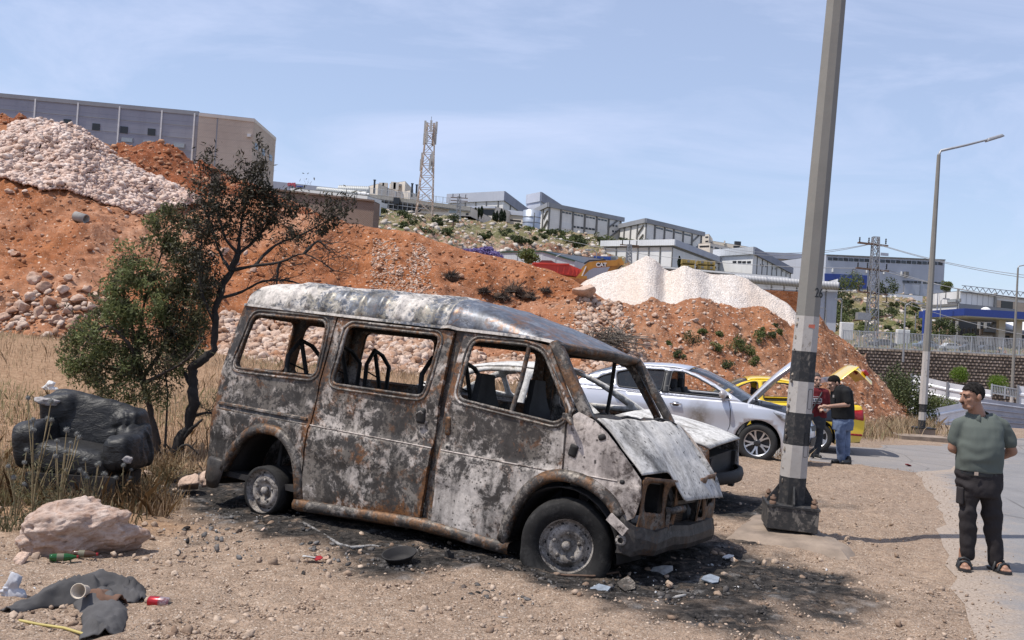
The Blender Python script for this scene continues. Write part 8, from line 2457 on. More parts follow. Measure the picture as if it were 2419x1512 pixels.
def head_extras(root,P_,M_,s,hair_mat,hairline=0.045,beard=None,low=-0.05):
 V,F_=ICO3
 v=V*np.array([0.0785,0.101,0.0955])+np.array([0,0.014,0.032])
 front=v[:,1];zz=v[:,2]
 keep=(zz>np.interp(front,[-0.095,-0.06,-0.02,0.02,0.11],[hairline+0.035,hairline+0.012,0.02,-0.035,low]))
 keep&=~((np.abs(v[:,0])>0.06)&(v[:,1]<-0.02)&(zz<0.035))
 fm=F_[keep[F_].all(1)]
 vv=v*(1+0.012*vnoise(v,90,3)[:,None])
 W_=np.array([list(P_(*p)) for p in vv])
 used=np.unique(fm);remap=-np.ones(len(V),int);remap[used]=np.arange(len(used))
 o=link('hair',mesh('hair',W_[used],remap[fm],hair_mat,smooth=True),root);solid_mod(o,0.006*s,0)
 for sx in (-1,1):
  mb=MB();ell(mb,P_(sx*0.030,-0.088,0.006),(0.011*s,0.007*s,0.006*s),M_,10);mb.build('eye',M_EYE,root)
  mb=MB();cap(mb,P_(sx*0.016,-0.096,0.030),P_(sx*0.046,-0.085,0.028),0.005*s,0.004*s,6);mb.build('eyebrow',hair_mat,root)
 mb=MB();cap(mb,P_(-0.018,-0.099,-0.060),P_(0.018,-0.099,-0.060),0.0045*s,0.0045*s,6);mb.build('mouth',M_LIP,root)
 if beard:
  mb=MB();cap(mb,P_(-0.02,-0.102,-0.046),P_(0.02,-0.102,-0.046),0.006*s,0.006*s,6);mb.build('moustache',hair_mat,root)
def hand(mb,wrist,dirv,palm_n,s=1.0,curl=0.6):
 """palm with four fingers and a side thumb"""
 w=Vector(wrist);d=Vector(dirv).normalized();n=Vector(palm_n);n=(n-d*n.dot(d)).normalized();t=d.cross(n)
 for k in range(4):
  o_=(k-1.5)*0.019*s
  cap(mb,w+t*o_*.7+d*0.01*s,w+d*0.085*s+t*o_,0.015*s,0.013*s,8)
  L_=(0.066,0.076,0.070,0.055)[k]*s
  b=w+d*0.088*s+t*o_
  m1=b+(d*math.cos(curl)+n*math.sin(curl))*L_*.5
  m2=m1+(d*math.cos(curl*2.2)+n*math.sin(curl*2.2))*L_*.5
  cap(mb,b,m1,0.0095*s,0.0085*s,8);cap(mb,m1,m2,0.0085*s,0.0075*s,8)
 tb_=w+d*0.03*s-t*0.032*s
 t1=tb_+(d*.7-t*.6+n*.35).normalized()*0.038*s
 cap(mb,w+d*0.02*s-t*0.015*s,tb_,0.014*s,0.012*s,8);cap(mb,tb_,t1,0.012*s,0.0105*s,8);cap(mb,t1,t1+(d*.8-t*.1+n*.5).normalized()*0.03*s,0.010*s,0.0085*s,8)
def cloth_mat(name,c,sc=300,var=0.18):
 m=NT(name)
 n=m.noise(3.0,5,0.6);fine=m.noise(sc,2,0.5)
 m.col(m.mix(m.ramp(n,[(0.3,0),(0.7,1)]),tuple(x*(1-var) for x in c),tuple(min(1,x*(1+var)) for x in c))).rough(0.9).spec(0.2)
 m.bump(fine,0.001,0.5)
 return m.mat
def skin_mat(name,c):
 m=NT(name);m.col(m.mix(m.ramp(m.noise(14,4,.6),[(.3,0),(.7,1)]),tuple(x*.82 for x in c),c)).rough(0.5).spec(0.35)
 m.b.inputs['Subsurface Weight'].default_value=0.08;m.b.inputs['Subsurface Radius'].default_value=(0.01,0.004,0.002);return m.mat
M_SKIN=skin_mat('skin',(0.34,0.185,0.125));M_SKIN2=skin_mat('skin_light',(0.40,0.24,0.175))
M_EYE=flat('eye_dark',(0.03,0.022,0.02),0.3);M_LIP=flat('lip',(0.22,0.10,0.085),0.5)
M_HAIRG=flat('greying_black_hair',(0.018,0.016,0.015),0.9,0,0.9,45,0.004,spec=.1);M_HAIR=flat('black_hair',(0.012,0.010,0.009),0.9,0,0.5,60,0.004,spec=.1);M_STUB=flat('cropped_hair',(0.06,0.045,0.04),0.8,0,0.3,60)
def folds(p,amp=0.006,sc=9.0,seed=3,zs=0.35):
 q=p*np.array([1,1,zs]) if zs<1 else p
 return amp*(fbm(q,sc,3,0.5,seed))+amp*.8*np.sin(p[:,2]*55+3*fbm(p,6,2,.5,seed+3))*np.clip(fbm(p,4,2,.5,seed+5),0,1)
fd=GZ(2318,1346,0.0)
man=empty('person',(fd.x,fd.y,0.0),0,'man in grey-green polo shirt and dark trousers standing with hands behind his back','person')
def Q(px,py,dy=0.0):
 p=W(px,py,fd.y+dy);return Vector((p.x-fd.x,p.y-fd.y,p.z))
shirt=MB()
rows=[]
for py,cx,w,dep,dy in ((1114,2313,54,.146,0),(1104,2313,55,.150,0),(1085,2314,55,.152,-.008),(1055,2315,53,.150,-.012),(1030,2316,51,.142,-.005),(1008,2317,51,.130,.01),(994,2317,46,.105,.02),(984,2315,32,.080,.025)):
 rows.append((Q(cx,py,dy),w/277.0,dep))
rings(shirt,rows[::1],24)
Rs,Ls=Q(2266,1003,.02),Q(2369,1005,.02)
Re,Le=Q(2251,1058,.05),Q(2391,1066,.05)
cap(shirt,Rs,Rs.lerp(Re,.62),0.060,0.068);cap(shirt,Ls,Ls.lerp(Le,.62),0.062,0.070)
cap(shirt,Q(2290,992,.02),Rs,0.055,0.058);cap(shirt,Q(2345,993,.02),Ls,0.055,0.060)
M_POLO=cloth_mat('polo_grey_green',(0.100,0.114,0.102),300,.05)
link('polo_shirt',remesh(shirt,0.010,'polo_shirt',M_POLO,5, lambda p:folds(p,0.0085,6,4,.5)+.008*np.sin(22*(p[:,2]+.9*np.abs(p[:,0]))+4*fbm(p,3,2,.5,8))*np.clip(.75-np.abs(p[:,2]-.95)*2.2,0,1)),man)
skin=MB()
hc=Q(2297,937,-.01)
P_,M_=head(skin,hc,0.96,R_(-80),R_(8),0)
cap(skin,hc+Vector((0.02,.02,-.05)),Q(2313,992,.02),0.060,0.068)
for e,sh,wr,sg in ((Re,Rs,Q(2300,1082,.19),1),(Le,Ls,Q(2336,1090,.19),-1)):
 cap(skin,sh.lerp(e,.45),e,0.047,0.043);cap(skin,e,wr,0.044,0.031);hand(skin,wr,(sg*.8,.15,-.35),(0,1,0),.95,.5)
body=link('body',remesh(skin,0.0065,'body',M_SKIN,3),man)
head_extras(man,P_,M_,0.96,M_HAIRG,0.042,'m',-0.04)
mb=MB();cc=Q(2313,982,.02)
g=[]
for k in range(17):
 a=R_(16)+R_(328)*k/16
 r_=0.090;x,y=r_*math.sin(a)*1.0,-r_*.95*math.cos(a)
 gap=1 if abs(((a+math.pi)%(2*math.pi))-math.pi)>0.35 else 0
 g.append([cc+Vector((x*.86,y*.86,0.030-0.02*math.cos(a))),cc+Vector((x*1.0,y*1.0,0.018-0.025*math.cos(a))),cc+Vector((x*1.18,y*1.30,-0.014-0.05*math.cos(a)))])
o=MB().grid(g,True,False).build('collar',M_POLO,man);solid_mod(o,0.005,0)
tr_=MB()
rings(tr_,[(Q(2313,1092),.185,.130),(Q(2313,1120),.190,.138),(Q(2313,1150),.190,.142),(Q(2312,1170),.165,.125)],22)
hips=((Q(2292,1140),Q(2283,1215,-.01),Q(2287,1312,.0)),(Q(2334,1142),Q(2345,1222,-.01),Q(2352,1326,.0)))
for h,k,a in hips:
 cap(tr_,h,k,0.092,0.074);cap(tr_,k,a,0.074,0.063)
M_TROU=cloth_mat('dark_trousers',(0.030,0.026,0.027),260,.15)
link('trousers',remesh(tr_,0.010,'trousers',M_TROU,4, lambda p:folds(p,0.013,9,9,.7)),man)
mb=MB();mb.lathe([(0.192,-.018),(0.196,0),(0.192,.018)],28,Q(2313,1118));mb.v=[(x,y*.72,z) for x,y,z in mb.v];mb.build('belt',M_BLK,man)
mb=MB();mb.box(Q(2306,1119,-.146),(0.035,0.008,0.03));mb.build('belt_buckle',M_CHROME,man)
for px,py,w,h in ((2266,1165,.02,.11),):
 mb=MB();mb.box(Q(px+2,py+5,-.02),(0.03,.11,.15));o=mb.build('cargo_pocket',M_TROU,man);bevel_mod(o,.014)
for px,py,yaw in ((2276,1336,-18),(2356,1352,8)):
 f0=Q(px,py,-.02);f0.z=0
 ft=MB();a=R_(yaw);fw=Vector((math.sin(a),-math.cos(a),0));sd=Vector((fw.y,-fw.x,0))
 cap(ft,f0-fw*.06+Vector((0,0,.065)),f0+fw*.10+Vector((0,0,.045)),0.034,0.030);cap(ft,f0-fw*.06+Vector((0,0,.07)),f0-fw*.06+Vector((0,0,.15)),.036,.036)
 for k in range(5):
  b=f0+fw*(.105-.008*abs(k-1))+sd*(k-2)*.016+Vector((0,0,.036));cap(ft,b,b+fw*.034-Vector((0,0,.006)),0.0115 if k!=0 else .014,0.010,8)
 link('foot',remesh(ft,0.006,'foot',M_SKIN,2),man)
 sn=MB();S_=[(-.115,.0),(-.10,.036),(.0,.042),(.10,.052),(.15,.030),(.158,0),(.15,-.034),(.10,-.052),(.0,-.042),(-.10,-.036)]
 P2=[(f0+fw*u+sd*v) for u,v in S_];sn.prism([(p.x,p.y) for p in P2][::-1],.004,.026);o=sn.build('sandal_sole',M_BLACKP,man)
 for u,z,r_ in ((.085,.070,.016),(.02,.088,.014)):
  mb=MB();mb.tube([f0+fw*u+sd*.052+Vector((0,0,.02)),f0+fw*u+sd*.036+Vector((0,0,z)),f0+fw*u+Vector((0,0,z+.012)),f0+fw*u-sd*.036+Vector((0,0,z)),f0+fw*u-sd*.052+Vector((0,0,.02))],r_,6);mb.build('sandal_strap',M_BLK,man)
def near_man(px,py):p=GP(px,py);return p
j0=near_man(1983,1094);JD=j0.y
jm=empty('person',j0,0,'man in black T-shirt and blue jeans bending over his hands beside the taxi','person')
def J(px,py,dy=0.0):
 p=W(px,py,JD+dy);return Vector((p.x-j0.x,p.y-j0.y,p.z-j0.z))
kx=JD/FPX
sh_=MB()
rings(sh_,[(J(1992,990),27*kx,.135),(J(1992,975),27*kx,.14),(J(1990,955),27*kx,.15),(J(1989,938),26*kx,.17),(J(1988,922),24*kx,.18),(J(1986,912),18*kx,.15)],20,R_(8))
js,je,jw=J(1998,927,-.16),J(2003,956,-.20),J(1958,960,-.24)
cap(sh_,J(1990,918,-.05),js,.075,.075);cap(sh_,js,js.lerp(je,.75),.073,.072)
js2,je2,jw2=J(1982,926,.16),J(1978,960,.16),J(1950,962,-.05)
cap(sh_,J(1988,918,.05),js2,.07,.07);cap(sh_,js2,js2.lerp(je2,.7),.07,.068)
link('t_shirt',remesh(sh_,0.012,'t_shirt',cloth_mat('black_cotton',(0.016,0.016,0.017)),4, lambda p:folds(p,.007,8,14)),jm)
sk=MB();hc=J(1970,906,-.02)
P_,M_=head(sk,hc,1.12,R_(-78),R_(24),0)
cap(sk,hc+Vector((.03,.01,-.05)),J(1986,917),.058,.065)
cap(sk,js.lerp(je,.5),je,.046,.043);cap(sk,je,jw,.042,.030);hand(sk,jw,(-1,.1,.12),(0,.3,-1),1.05,.9)
cap(sk,js2.lerp(je2,.5),je2,.046,.042);cap(sk,je2,jw2,.042,.030);hand(sk,jw2,(-1,.1,.1),(0,.3,-1),1.05,.9)
link('body',remesh(sk,0.008,'body',M_SKIN2,3),jm)
head_extras(jm,P_,M_,1.12,M_HAIR,0.045,'m')
jn=MB()
rings(jn,[(J(1992,985),25*kx,.125),(J(1992,1000),26*kx,.14),(J(1990,1016),25*kx,.135)],18,R_(8))
for h,k,a in ((J(1986,1008,-.05),J(1984,1050,-.06),J(1987,1090,-.06)),(J(1996,1008,.07),J(1999,1050,.02),J(1998,1090,.0))):
 cap(jn,h,k,.098,.078);cap(jn,k,a,.078,.062)
M_JEAN=NT('blue_denim');_n=M_JEAN.noise(6,5,.65);M_JEAN.col(M_JEAN.mix(M_JEAN.ramp(_n,[(.35,0),(.65,1)]),(.055,.085,.16),(.16,.21,.32))).rough(.9)
link('jeans',remesh(jn,0.012,'jeans',M_JEAN.mat,4, lambda p:folds(p,.010,9,19,.7)),jm)
def shoe(root,c,yaw,mat,s=1.0,sole=None):
 a=R_(yaw);fw=Vector((math.sin(a),-math.cos(a),0));mb=MB();c=Vector(c)
 cap(mb,c-fw*.07*s+Vector((0,0,.05)),c+fw*.12*s+Vector((0,0,.042)),.046*s,.040*s);cap(mb,c-fw*.06*s+Vector((0,0,.05)),c-fw*.05*s+Vector((0,0,.11)),.046*s,.046*s)
 me_=remesh(mb,0.011,'shoe',mat,3);link('shoe',me_,root)
 mb=MB();sd=Vector((fw.y,-fw.x,0));S_=[(-.12,0),(-.10,.04),(0,.045),(.11,.046),(.165,.02),(.165,-.02),(.11,-.046),(0,-.045),(-.10,-.04)]
 mb.prism([((c+fw*u*s+sd*v*s).x,(c+fw*u*s+sd*v*s).y) for u,v in S_][::-1],c.z+.002,c.z+.022);mb.build('shoe_sole',sole or M_BLK,root)
shoe(jm,J(1978,1093,-.03)*Vector((1,1,0)) if False else (J(1980,1093,-.05).x,-.05,0),-62,M_BLK);shoe(jm,(J(1995,1097,.0).x,-.12,0),-50,M_BLK)
mb=MB();mb.box(J(1969,936,-.13),(.02,.02,.045));mb.build('chest_logo',M_BWHITE,jm)
r0_=near_man(1925,1081);RD=r0_.y
rm=empty('person',r0_,0,'man in maroon printed T-shirt with shoulder bag half behind the post','person')
def Rr(px,py,dy=0.0):
 p=W(px,py,RD+dy);return Vector((p.x-r0_.x,p.y-r0_.y,p.z-r0_.z))
kr=RD/FPX
sh_=MB()
rings(sh_,[(Rr(1926,986),27*kr,.13),(Rr(1926,972),27*kr,.14),(Rr(1927,955),27*kr,.145),(Rr(1928,938),28*kr,.14),(Rr(1929,924),27*kr,.12),(Rr(1929,916),17*kr,.09)],20)
a_s,a_e,a_w=Rr(1951,928),Rr(1960,962,-.02),Rr(1950,972,-.20)
b_s,b_e,b_w=Rr(1905,928),Rr(1897,960,.0),Rr(1903,985,-.05)
for s_1,e_1 in ((a_s,a_e),(b_s,b_e)):
 cap(sh_,Rr(1929,922),s_1,.07,.07);cap(sh_,s_1,s_1.lerp(e_1,.7),.07,.068)
M_MAR=cloth_mat('maroon_cotton',(0.11,0.014,0.018))
link('t_shirt',remesh(sh_,0.012,'t_shirt',M_MAR,4, lambda p:folds(p,.006,8,24)),rm)
sk=MB();hc=Rr(1928,898)
P_,M_=head(sk,hc,1.12,R_(8),R_(4),0)
cap(sk,hc+Vector((0,.02,-.05)),Rr(1929,918),.058,.064)
cap(sk,a_s.lerp(a_e,.5),a_e,.046,.043);cap(sk,a_e,a_w,.042,.030);hand(sk,a_w,(-.7,-.3,.3),(-.2,.4,-1),1.05,1.0)
cap(sk,b_s.lerp(b_e,.5),b_e,.046,.043);cap(sk,b_e,b_w,.042,.030);hand(sk,b_w,(0,-.2,-1),(1,0,0),1.05,.5)
link('body',remesh(sk,0.008,'body',M_SKIN2,3),rm)
head_extras(rm,P_,M_,1.12,M_STUB,0.058,None)
mb=MB();ell(mb,P_(0,-.10,-.095),(.016,.010,.016));mb.build('goatee',M_HAIR,rm)
jn=MB()
rings(jn,[(Rr(1925,980),25*kr,.125),(Rr(1925,995),26*kr,.135),(Rr(1924,1012),24*kr,.13)],18)
for h,k,a in ((Rr(1914,1002),Rr(1916,1042,-.03),Rr(1914,1076)),(Rr(1935,1002),Rr(1934,1042,-.05),Rr(1926,1078,-.05))):
 cap(jn,h,k,.098,.078);cap(jn,k,a,.078,.060)
link('trousers',remesh(jn,0.012,'trousers',cloth_mat('charcoal_denim',(.035,.038,.045)),4, lambda p:folds(p,.008,9,29,.7)),rm)
shoe(rm,(Rr(1912,1078).x,-.04,0),-15,M_BLK,1.0,M_BWHITE);shoe(rm,(Rr(1926,1080).x,-.10,0),10,M_BLK,1.0,M_BWHITE)
mb=MB();mb.tube(spline([Rr(1944,919,-.05),Rr(1938,935,-.155),Rr(1926,955,-.165),Rr(1912,980,-.15)],4),.016,6);mb.build('bag_strap',M_BLK,rm)
mb=MB();mb.box(Rr(1910,983,-.19),(.19,.08,.13));o=mb.build('shoulder_bag',M_BLACKP,rm);bevel_mod(o,.03)
mb=MB();mb.box(Rr(1909,983,-.235),(.13,.01,.012));mb.build('bag_stripe',M_REDL,rm)
M_PRW=flat('shirt_print_white',(.55,.53,.52),.8);M_PRB=flat('shirt_print_dark',(.03,.04,.07),.8)
mb=MB();mb.box(Rr(1925,945,-.150),(.27,.012,.075));mb.build('shirt_print',M_PRW,rm)
lt=text_mesh('THE RIDE',.062,M_PRB,.002,bold=.002);o=link('lettering',lt,rm);o.matrix_local=Matrix.Translation(Rr(1925,945,-.160))@basis((1,0,0),(0,-1,0)).to_4x4()
for py,w in ((937,.16),(953,.22)):mb=MB();mb.box(Rr(1925,py,-.148),(w,.010,.008));mb.build('print_line',M_PRW,rm)
mb=MB();mb.box(a_w+Vector((-.03,-.06,.05)),(.05,.05,.08));o=mb.build('phone',M_STEEL,rm);o['label']='small grey phone in the hand'
# ================================================================== ARMCHAIR, BOULDER, LITTER
def leather():
 m=NT('charred_leather')
 n=m.noise(9,8,.7);n2=m.noise(3,5,.6)
 c=m.mix(m.ramp(n,[(.35,0),(.7,1)]),(.008,.008,.008),(.026,.025,.026))
 c=m.mix(m.ramp(n2,[(.64,0),(.74,.5)]),c,(.13,.12,.12))
 m.col(c).rough(.5).spec(.35).bump(n,.003,.6).bump(m.noise(6,4,.6,m.mapping(m.vec,(1,1,2.2)),1.8),.022,.6)
 return m.mat
M_LEA=leather()
ad=9.35
a0=W(205,1160,ad);a0.z=zg(a0.x,a0.y)
ac=empty('armchair',a0,0,'charred black leather armchair slumped in the dry grass at left','armchair')
def A(px,py,dy=0.0):
 p=W(px,py,ad+dy);return Vector((p.x-a0.x,p.y-a0.y,p.z-a0.z))
def rbox(mb,c,d,rot,r=0.06,n=3):
 """puffy cushion: superellipsoid"""
 V=[];F_=[];N=22
 M_=rot if isinstance(rot,Matrix) else Matrix.Rotation(rot,3,'Z')
 for i in range(N//2+1):
  t=math.pi*i/(N//2)-math.pi/2
  for k in range(N):
   an=2*math.pi*k/N
   f= lambda v,e:math.copysign(abs(v)**e,v)
   p=Vector((d[0]/2*f(math.cos(t),.45)*f(math.cos(an),.45),d[1]/2*f(math.cos(t),.45)*f(math.sin(an),.45),d[2]/2*f(math.sin(t),.45)))
   V.append(M_@p+Vector(c))
 for i in range(N//2):
  for k in range(N):F_.append((i*N+k,i*N+(k+1)%N,(i+1)*N+(k+1)%N,(i+1)*N+k))
 mb.add(V,F_)
def wrinkle(p):
 return .007*fbm(p,5,3,.5,41)+.014*np.sin(p[:,0]*34+6*fbm(p,4,2,.5,43))*np.clip(fbm(p,3,2,.5,44)+.1,0,1)
RY=Matrix.Rotation(R_(-9),3,'Y')@Matrix.Rotation(R_(0),3,'Z')
mb=MB();rbox(mb,A(222,1000,.20),(0.94,0.36,0.52),Matrix.Rotation(R_(11),3,'Y')@Matrix.Rotation(R_(-14),3,'X'))
rbox(mb,A(150,965,.18),(0.36,0.38,0.30),RY);rbox(mb,A(312,1015,.2),(0.26,0.40,0.40),RY)
link('backrest',remesh(mb,.018,'backrest',M_LEA,4,wrinkle),ac)
mb=MB();rbox(mb,A(195,1085,-.16),(0.76,0.66,0.30),Matrix.Rotation(R_(8),3,'Y'))
link('seat_cushion',remesh(mb,.018,'seat_cushion',M_LEA,4,wrinkle),ac)
mb=MB();rbox(mb,A(305,1065,-.12),(0.27,0.74,0.34),RY);rbox(mb,A(318,1040,.08),(0.24,0.44,0.30),RY)
link('arm',remesh(mb,.018,'arm',M_LEA,4, lambda p:wrinkle(p)*1.6),ac)
mb=MB();rbox(mb,A(98,1045,-.10),(0.27,0.72,0.44),RY)
link('arm',remesh(mb,.018,'arm',M_LEA,4,wrinkle),ac)
mb=MB();mb.box(A(200,1135,-.2),(0.80,0.62,0.18));mb.build('base_frame',MV_CHAR,ac)
M_WOODB=flat('scorched_wood',(.10,.045,.025),.8,0,.4,9)
mb=MB();mb.grid([[A(x,y,-.50+dd) for x,y in ((272,1100),(270,1165))]+[A(x,y,-.50+dd) for x,y in ((300,1160),(312,1108))] for dd in (0,.06)],False);mb.build('front_leg',M_WOODB,ac)
for i in range(2):
 pass
mb=MB();mb.bar(A(105,1110,-.4),A(105,1160,-.4),.06);mb.build('leg',M_WOODB,ac)
v,f=rock_shape(ICO2,77,1,.5,1)
o=link('stuffing',mesh('stuffing',v*(1+.25*fbm(v,5,3,.6,2)[:,None])*np.array([.13,.10,.05]),f,flat('grey_stuffing',(.27,.25,.245),.95,0,.35,20),True),ac,A(112,948,.02));o['label']='pale stuffing spilling from the torn corner'
o=link('stuffing',mesh('stuffing',v*(1+.25*fbm(v,5,3,.6,2)[:,None])*np.array([.06,.03,.05]),f,flat('grey_stuffing',(.36,.34,.33)),True),ac,A(298,1085,-.46))
bb=W(160,1285,7.3);bb.z=0.0
V,F_=ico(6)
v,f=rock_shape((V,F_),917,.95,.30,1)
v=v*(1+0.10*fbm(v,2.4,4,.55,5)[:,None])*(1-.18*np.clip(-v[:,:1],0,1))
pit=np.clip(fbm(v,7,2,.5,19)-.30,0,1);v=v*(1-.16*pit[:,None]);v=v*(1+.012*fbm(v,16,3,.6,8)[:,None])
m=NT('pink_limestone_boulder');n1=m.noise(3.2,7,.65);n2=m.noise(16,6,.7)
c=m.mix(m.ramp(n1,[(.35,0),(.65,1)]),(.40,.265,.20),(.62,.50,.43));c=m.mix(m.ramp(n2,[(.32,.6),(.5,0)]),c,(.27,.165,.12));c=m.mix(m.ramp(m.noise(5,5,.6,m.mapping(m.vec,loc=(4,4,1))),[(.55,0),(.7,.6)]),c,(.36,.18,.10))
m.col(c).rough(.9).bump(n2,.03,.7).bump(m.noise(50,4,.6),.008,.7)
me_=mesh('boulder',v,f,m.mat,True)
o=link('boulder',me_,None,bb+Vector((0,0,.11)),(R_(4),R_(-12),R_(14)),(.49,.32,.285));tag(o,'large pale pink pitted boulder in the left foreground beside bottles','boulder')
small=[(320,1258,8.0,.07,'small reddish stone at the right end of the pale boulder'),(50,1330,6.75,.09,'orange stone at the left foot of the pale boulder'),(345,1055,10.6,.12,'pale stone between armchair and tree trunks'),(455,1120,10.0,.20,'grey stone behind the van rear wheel'),(495,1085,10.4,.17,'pale stone beside the van rear corner'),(620,1255,8.3,.04,'small dark stone on the gravel below the van'),(772,1307,7.4,.045,'brown stone left of the black lamp bowl')]
for px,py,d,s,lb in small:
 p=W(px,py,d);o=link('stone',rnd.choice(bould_me),None,(p.x,p.y,zg(p.x,p.y)+s*.4),(0,.3,rnd.uniform(0,6)),(s,s*.8,s*.75));tag(o,lb,'stone')
def ground_pt(px,py):return GP(px,py)
def put(name,me,px,py,label,cat,rz=0,rot=None,dz=0.0,group=None):
 p=GP(px,py);o=link(name,me,None,p+Vector((0,0,dz)),rot or (0,0,rz));return tag(o,label,cat,group)
def cloth_heap(pts,hts,wid,mat,name,seed,nv=31):
 """crumpled cloth laid along a path"""
 g=[]
 for i,(px,py) in enumerate(pts):
  c=GP(px,py);a=GP(*pts[max(i-1,0)]);b=GP(*pts[min(i+1,len(pts)-1)])
  t=(b-a);t.z=0;t.normalize();s_=Vector((-t.y,t.x,0))
  row=[]
  for j,u in enumerate(np.linspace(-1,1,nv)):
   z=hts[i]*(1-abs(u)**2.4)+.004
   row.append(c+s_*u*wid[i]/2+Vector((0,0,z)))
  g.append(row)
 P_=[]
 for i in range(len(g)-1):
  for k in range(10):
   P_.append([g[i][j].lerp(g[i+1][j],k/10) for j in range(nv)])
 P_.append(g[-1])
 A_=np.array([[list(q) for q in r] for r in P_]);sh=A_.shape;A_=A_.reshape(-1,3)
 n=.042*np.clip(1-np.abs(fbm(A_*np.array([1,1.6,.4]),5.5,2,.5,seed)),0,1)**2+.010*np.clip(1-np.abs(fbm(A_,14,2,.5,seed+4)),0,1)**2-.012
 edge=np.tile(1-np.abs(np.linspace(-1,1,nv))**4,sh[0]);A_[:,2]+=np.abs(n)*edge*1.4
 A_=A_.reshape(sh)
 o=MB().grid([[tuple(q) for q in r] for r in A_],True,True).build(name,mat);solid_mod(o,.006,0);return o
M_JK=cloth_mat('dark_grey_jacket',(.075,.072,.073),120,.3);M_JKL=cloth_mat('jacket_lining',(.12,.07,.05),120,.3)
jk=cloth_heap([(12,1452),(60,1438),(120,1425),(180,1412),(235,1402),(285,1405),(312,1430)],[.015,.03,.05,.075,.09,.07,.01],[.10,.15,.24,.34,.38,.34,.2],M_JK,'jacket',3)
tag(jk,'crumpled dark grey jacket lying in the bottom left corner','jacket')
s1=cloth_heap([(225,1425),(250,1452),(245,1485),(235,1512)],[.05,.06,.04,.02],[.26,.26,.22,.2],M_JK,'sleeve',13);s1.parent=jk
s2=cloth_heap([(215,1430),(245,1436),(285,1440)],[.05,.08,.05],[.16,.2,.16],M_JKL,'lining',23);s2.parent=jk
M_CUP=flat('paper_cup',(.55,.47,.38),.8,0,.15);M_CUPI=flat('paper_cup_inside',(.60,.53,.44),.8)
p=GP(190,1445)
cup=empty('paper_cup',p+Vector((0,0,.12)),0,'tan paper cup lying on the dark jacket','cup')
R3=Matrix.Rotation(R_(78),3,'X')@Matrix.Rotation(R_(8),3,'Z')
mb=MB();mb.lathe([(.030,-.05),(.040,.05),(.043,.052),(.043,.048),(.038,.049),(.028,-.048),(.0001,-.048)],24,rot=R3);mb.build('cup_wall',M_CUP,cup)
mb=MB();mb.lathe([(.0405,.05),(.0445,.052),(.0445,.047),(.0405,.047),(.0405,.05)],24,rot=R3);mb.build('rim',M_CUPI,cup)
m=NT('can_print');s_=m.sep();n=m.noise(22,4,.6)
c=m.mix(m.ramp(s_[0],[(.42,0),(.46,1)]),(.40,.02,.03),(.42,.36,.36));m.col(m.mix(m.ramp(n,[(.5,0),(.62,.8)]),m.mix(m.ramp(m.math('ADD',s_[0],.0),[(-.02,0),(.01,1)]),(.38,.018,.025),(.38,.30,.30)),(.16,.03,.035))).rough(.3).metal(.5)
M_CAN=m.mat;M_ALU=flat('aluminium',(.6,.6,.6),.3,.9)
p=GP(375,1437)
can=empty('drink_can',p+Vector((0,0,.036)),R_(-3),'crushed red and silver drink can on the gravel','can')
mb=MB();mb.lathe([(.026,-.065),(.033,-.057),(.034,.0),(.033,.055),(.027,.064)],20,axis='X');mb.build('can_body',M_CAN,can)
for sx in (-1,1):MB().lathe([(.027,sx*.0645),(.024,sx*.062),(.0001,sx*.061)],20,axis='X').build('can_end',M_ALU,can)
M_GB=NT('green_bottle_glass');M_GB.col((.02,.16,.035)).rough(.08);M_GB.b.inputs['Transmission Weight'].default_value=.6
def bottle(px,py,rz,mat,capm,label,L_=.24,r=.034):
 p=GP(px,py);b=empty('bottle',p+Vector((0,0,r+.005)),rz,label,'bottle')
 MB().lathe([(.0001,-L_/2),(r*.9,-L_/2),(r,-L_/2+.02),(r,L_*.10),(r*.85,L_*.22),(r*.38,L_*.42),(r*.36,L_*.5),(.0001,L_*.5)],20,axis='X').build('bottle_body',mat,b)
 MB().lathe([(r*.44,L_*.45),(r*.44,L_*.52),(.0001,L_*.52)],12,axis='X').build('bottle_cap',capm,b)
 MB().lathe([(r*1.01,-L_*.25),(r*1.01,L_*.0)],20,axis='X').build('bottle_label',flat('faded_label',(.13,.12,.08),.7),b)
bottle(150,1327,R_(22),M_GB.mat,M_REDL,'green glass bottle at the foot of the pale boulder',.18,.026)
bottle(200,1319,R_(8),flat('brown_plastic',(.07,.035,.02),.25),M_REDL,'brown plastic bottle with red cap beside the green bottle',.17,.026)
v,f=rock_shape(ICO3,55,.9,.5,4);v=v*(1+.12*fbm(v,4,3,.6,3)[:,None])
M_BAG=flat('translucent_bag',(.42,.42,.45),.5,0,.2,10)
put('plastic_bag',mesh('plastic_bag',v*np.array([.085,.075,.095]),f,M_BAG),25,1418,'crumpled grey plastic bag at the left edge','bag',dz=.06)
put('plastic_bag',mesh('plastic_bag',v*np.array([.15,.12,.10]),f,flat('white_bag',(.62,.62,.62),.6)),115,925,'white plastic bag snagged in the grass behind the armchair','bag',dz=.07)
put('plastic_bag',mesh('plastic_bag',v*np.array([.22,.15,.05]),f,flat('white_bag',(.62,.62,.62),.6)),2105,1028,'white plastic litter at the road edge left of the banded lamp','bag',dz=.03)
put('plastic_bag',mesh('plastic_bag',v*np.array([.20,.10,.03]),f,flat('white_bag',(.62,.62,.62),.6)),2210,1040,'white wrapper beside the street lamp footing','bag',dz=.02)
def strip(pts,r,mat,name,label,cat,flatn=6):
 P_=[GP(x,y)+Vector((0,0,z)) for x,y,z in pts];o=MB().tube(P_,r,flatn).build(name,mat);return tag(o,label,cat)
M_TRIM=burnt('burnt_trim',(.42,.41,.40),(.06,.055,.055),(.2,.1,.05),.46,.66,6)
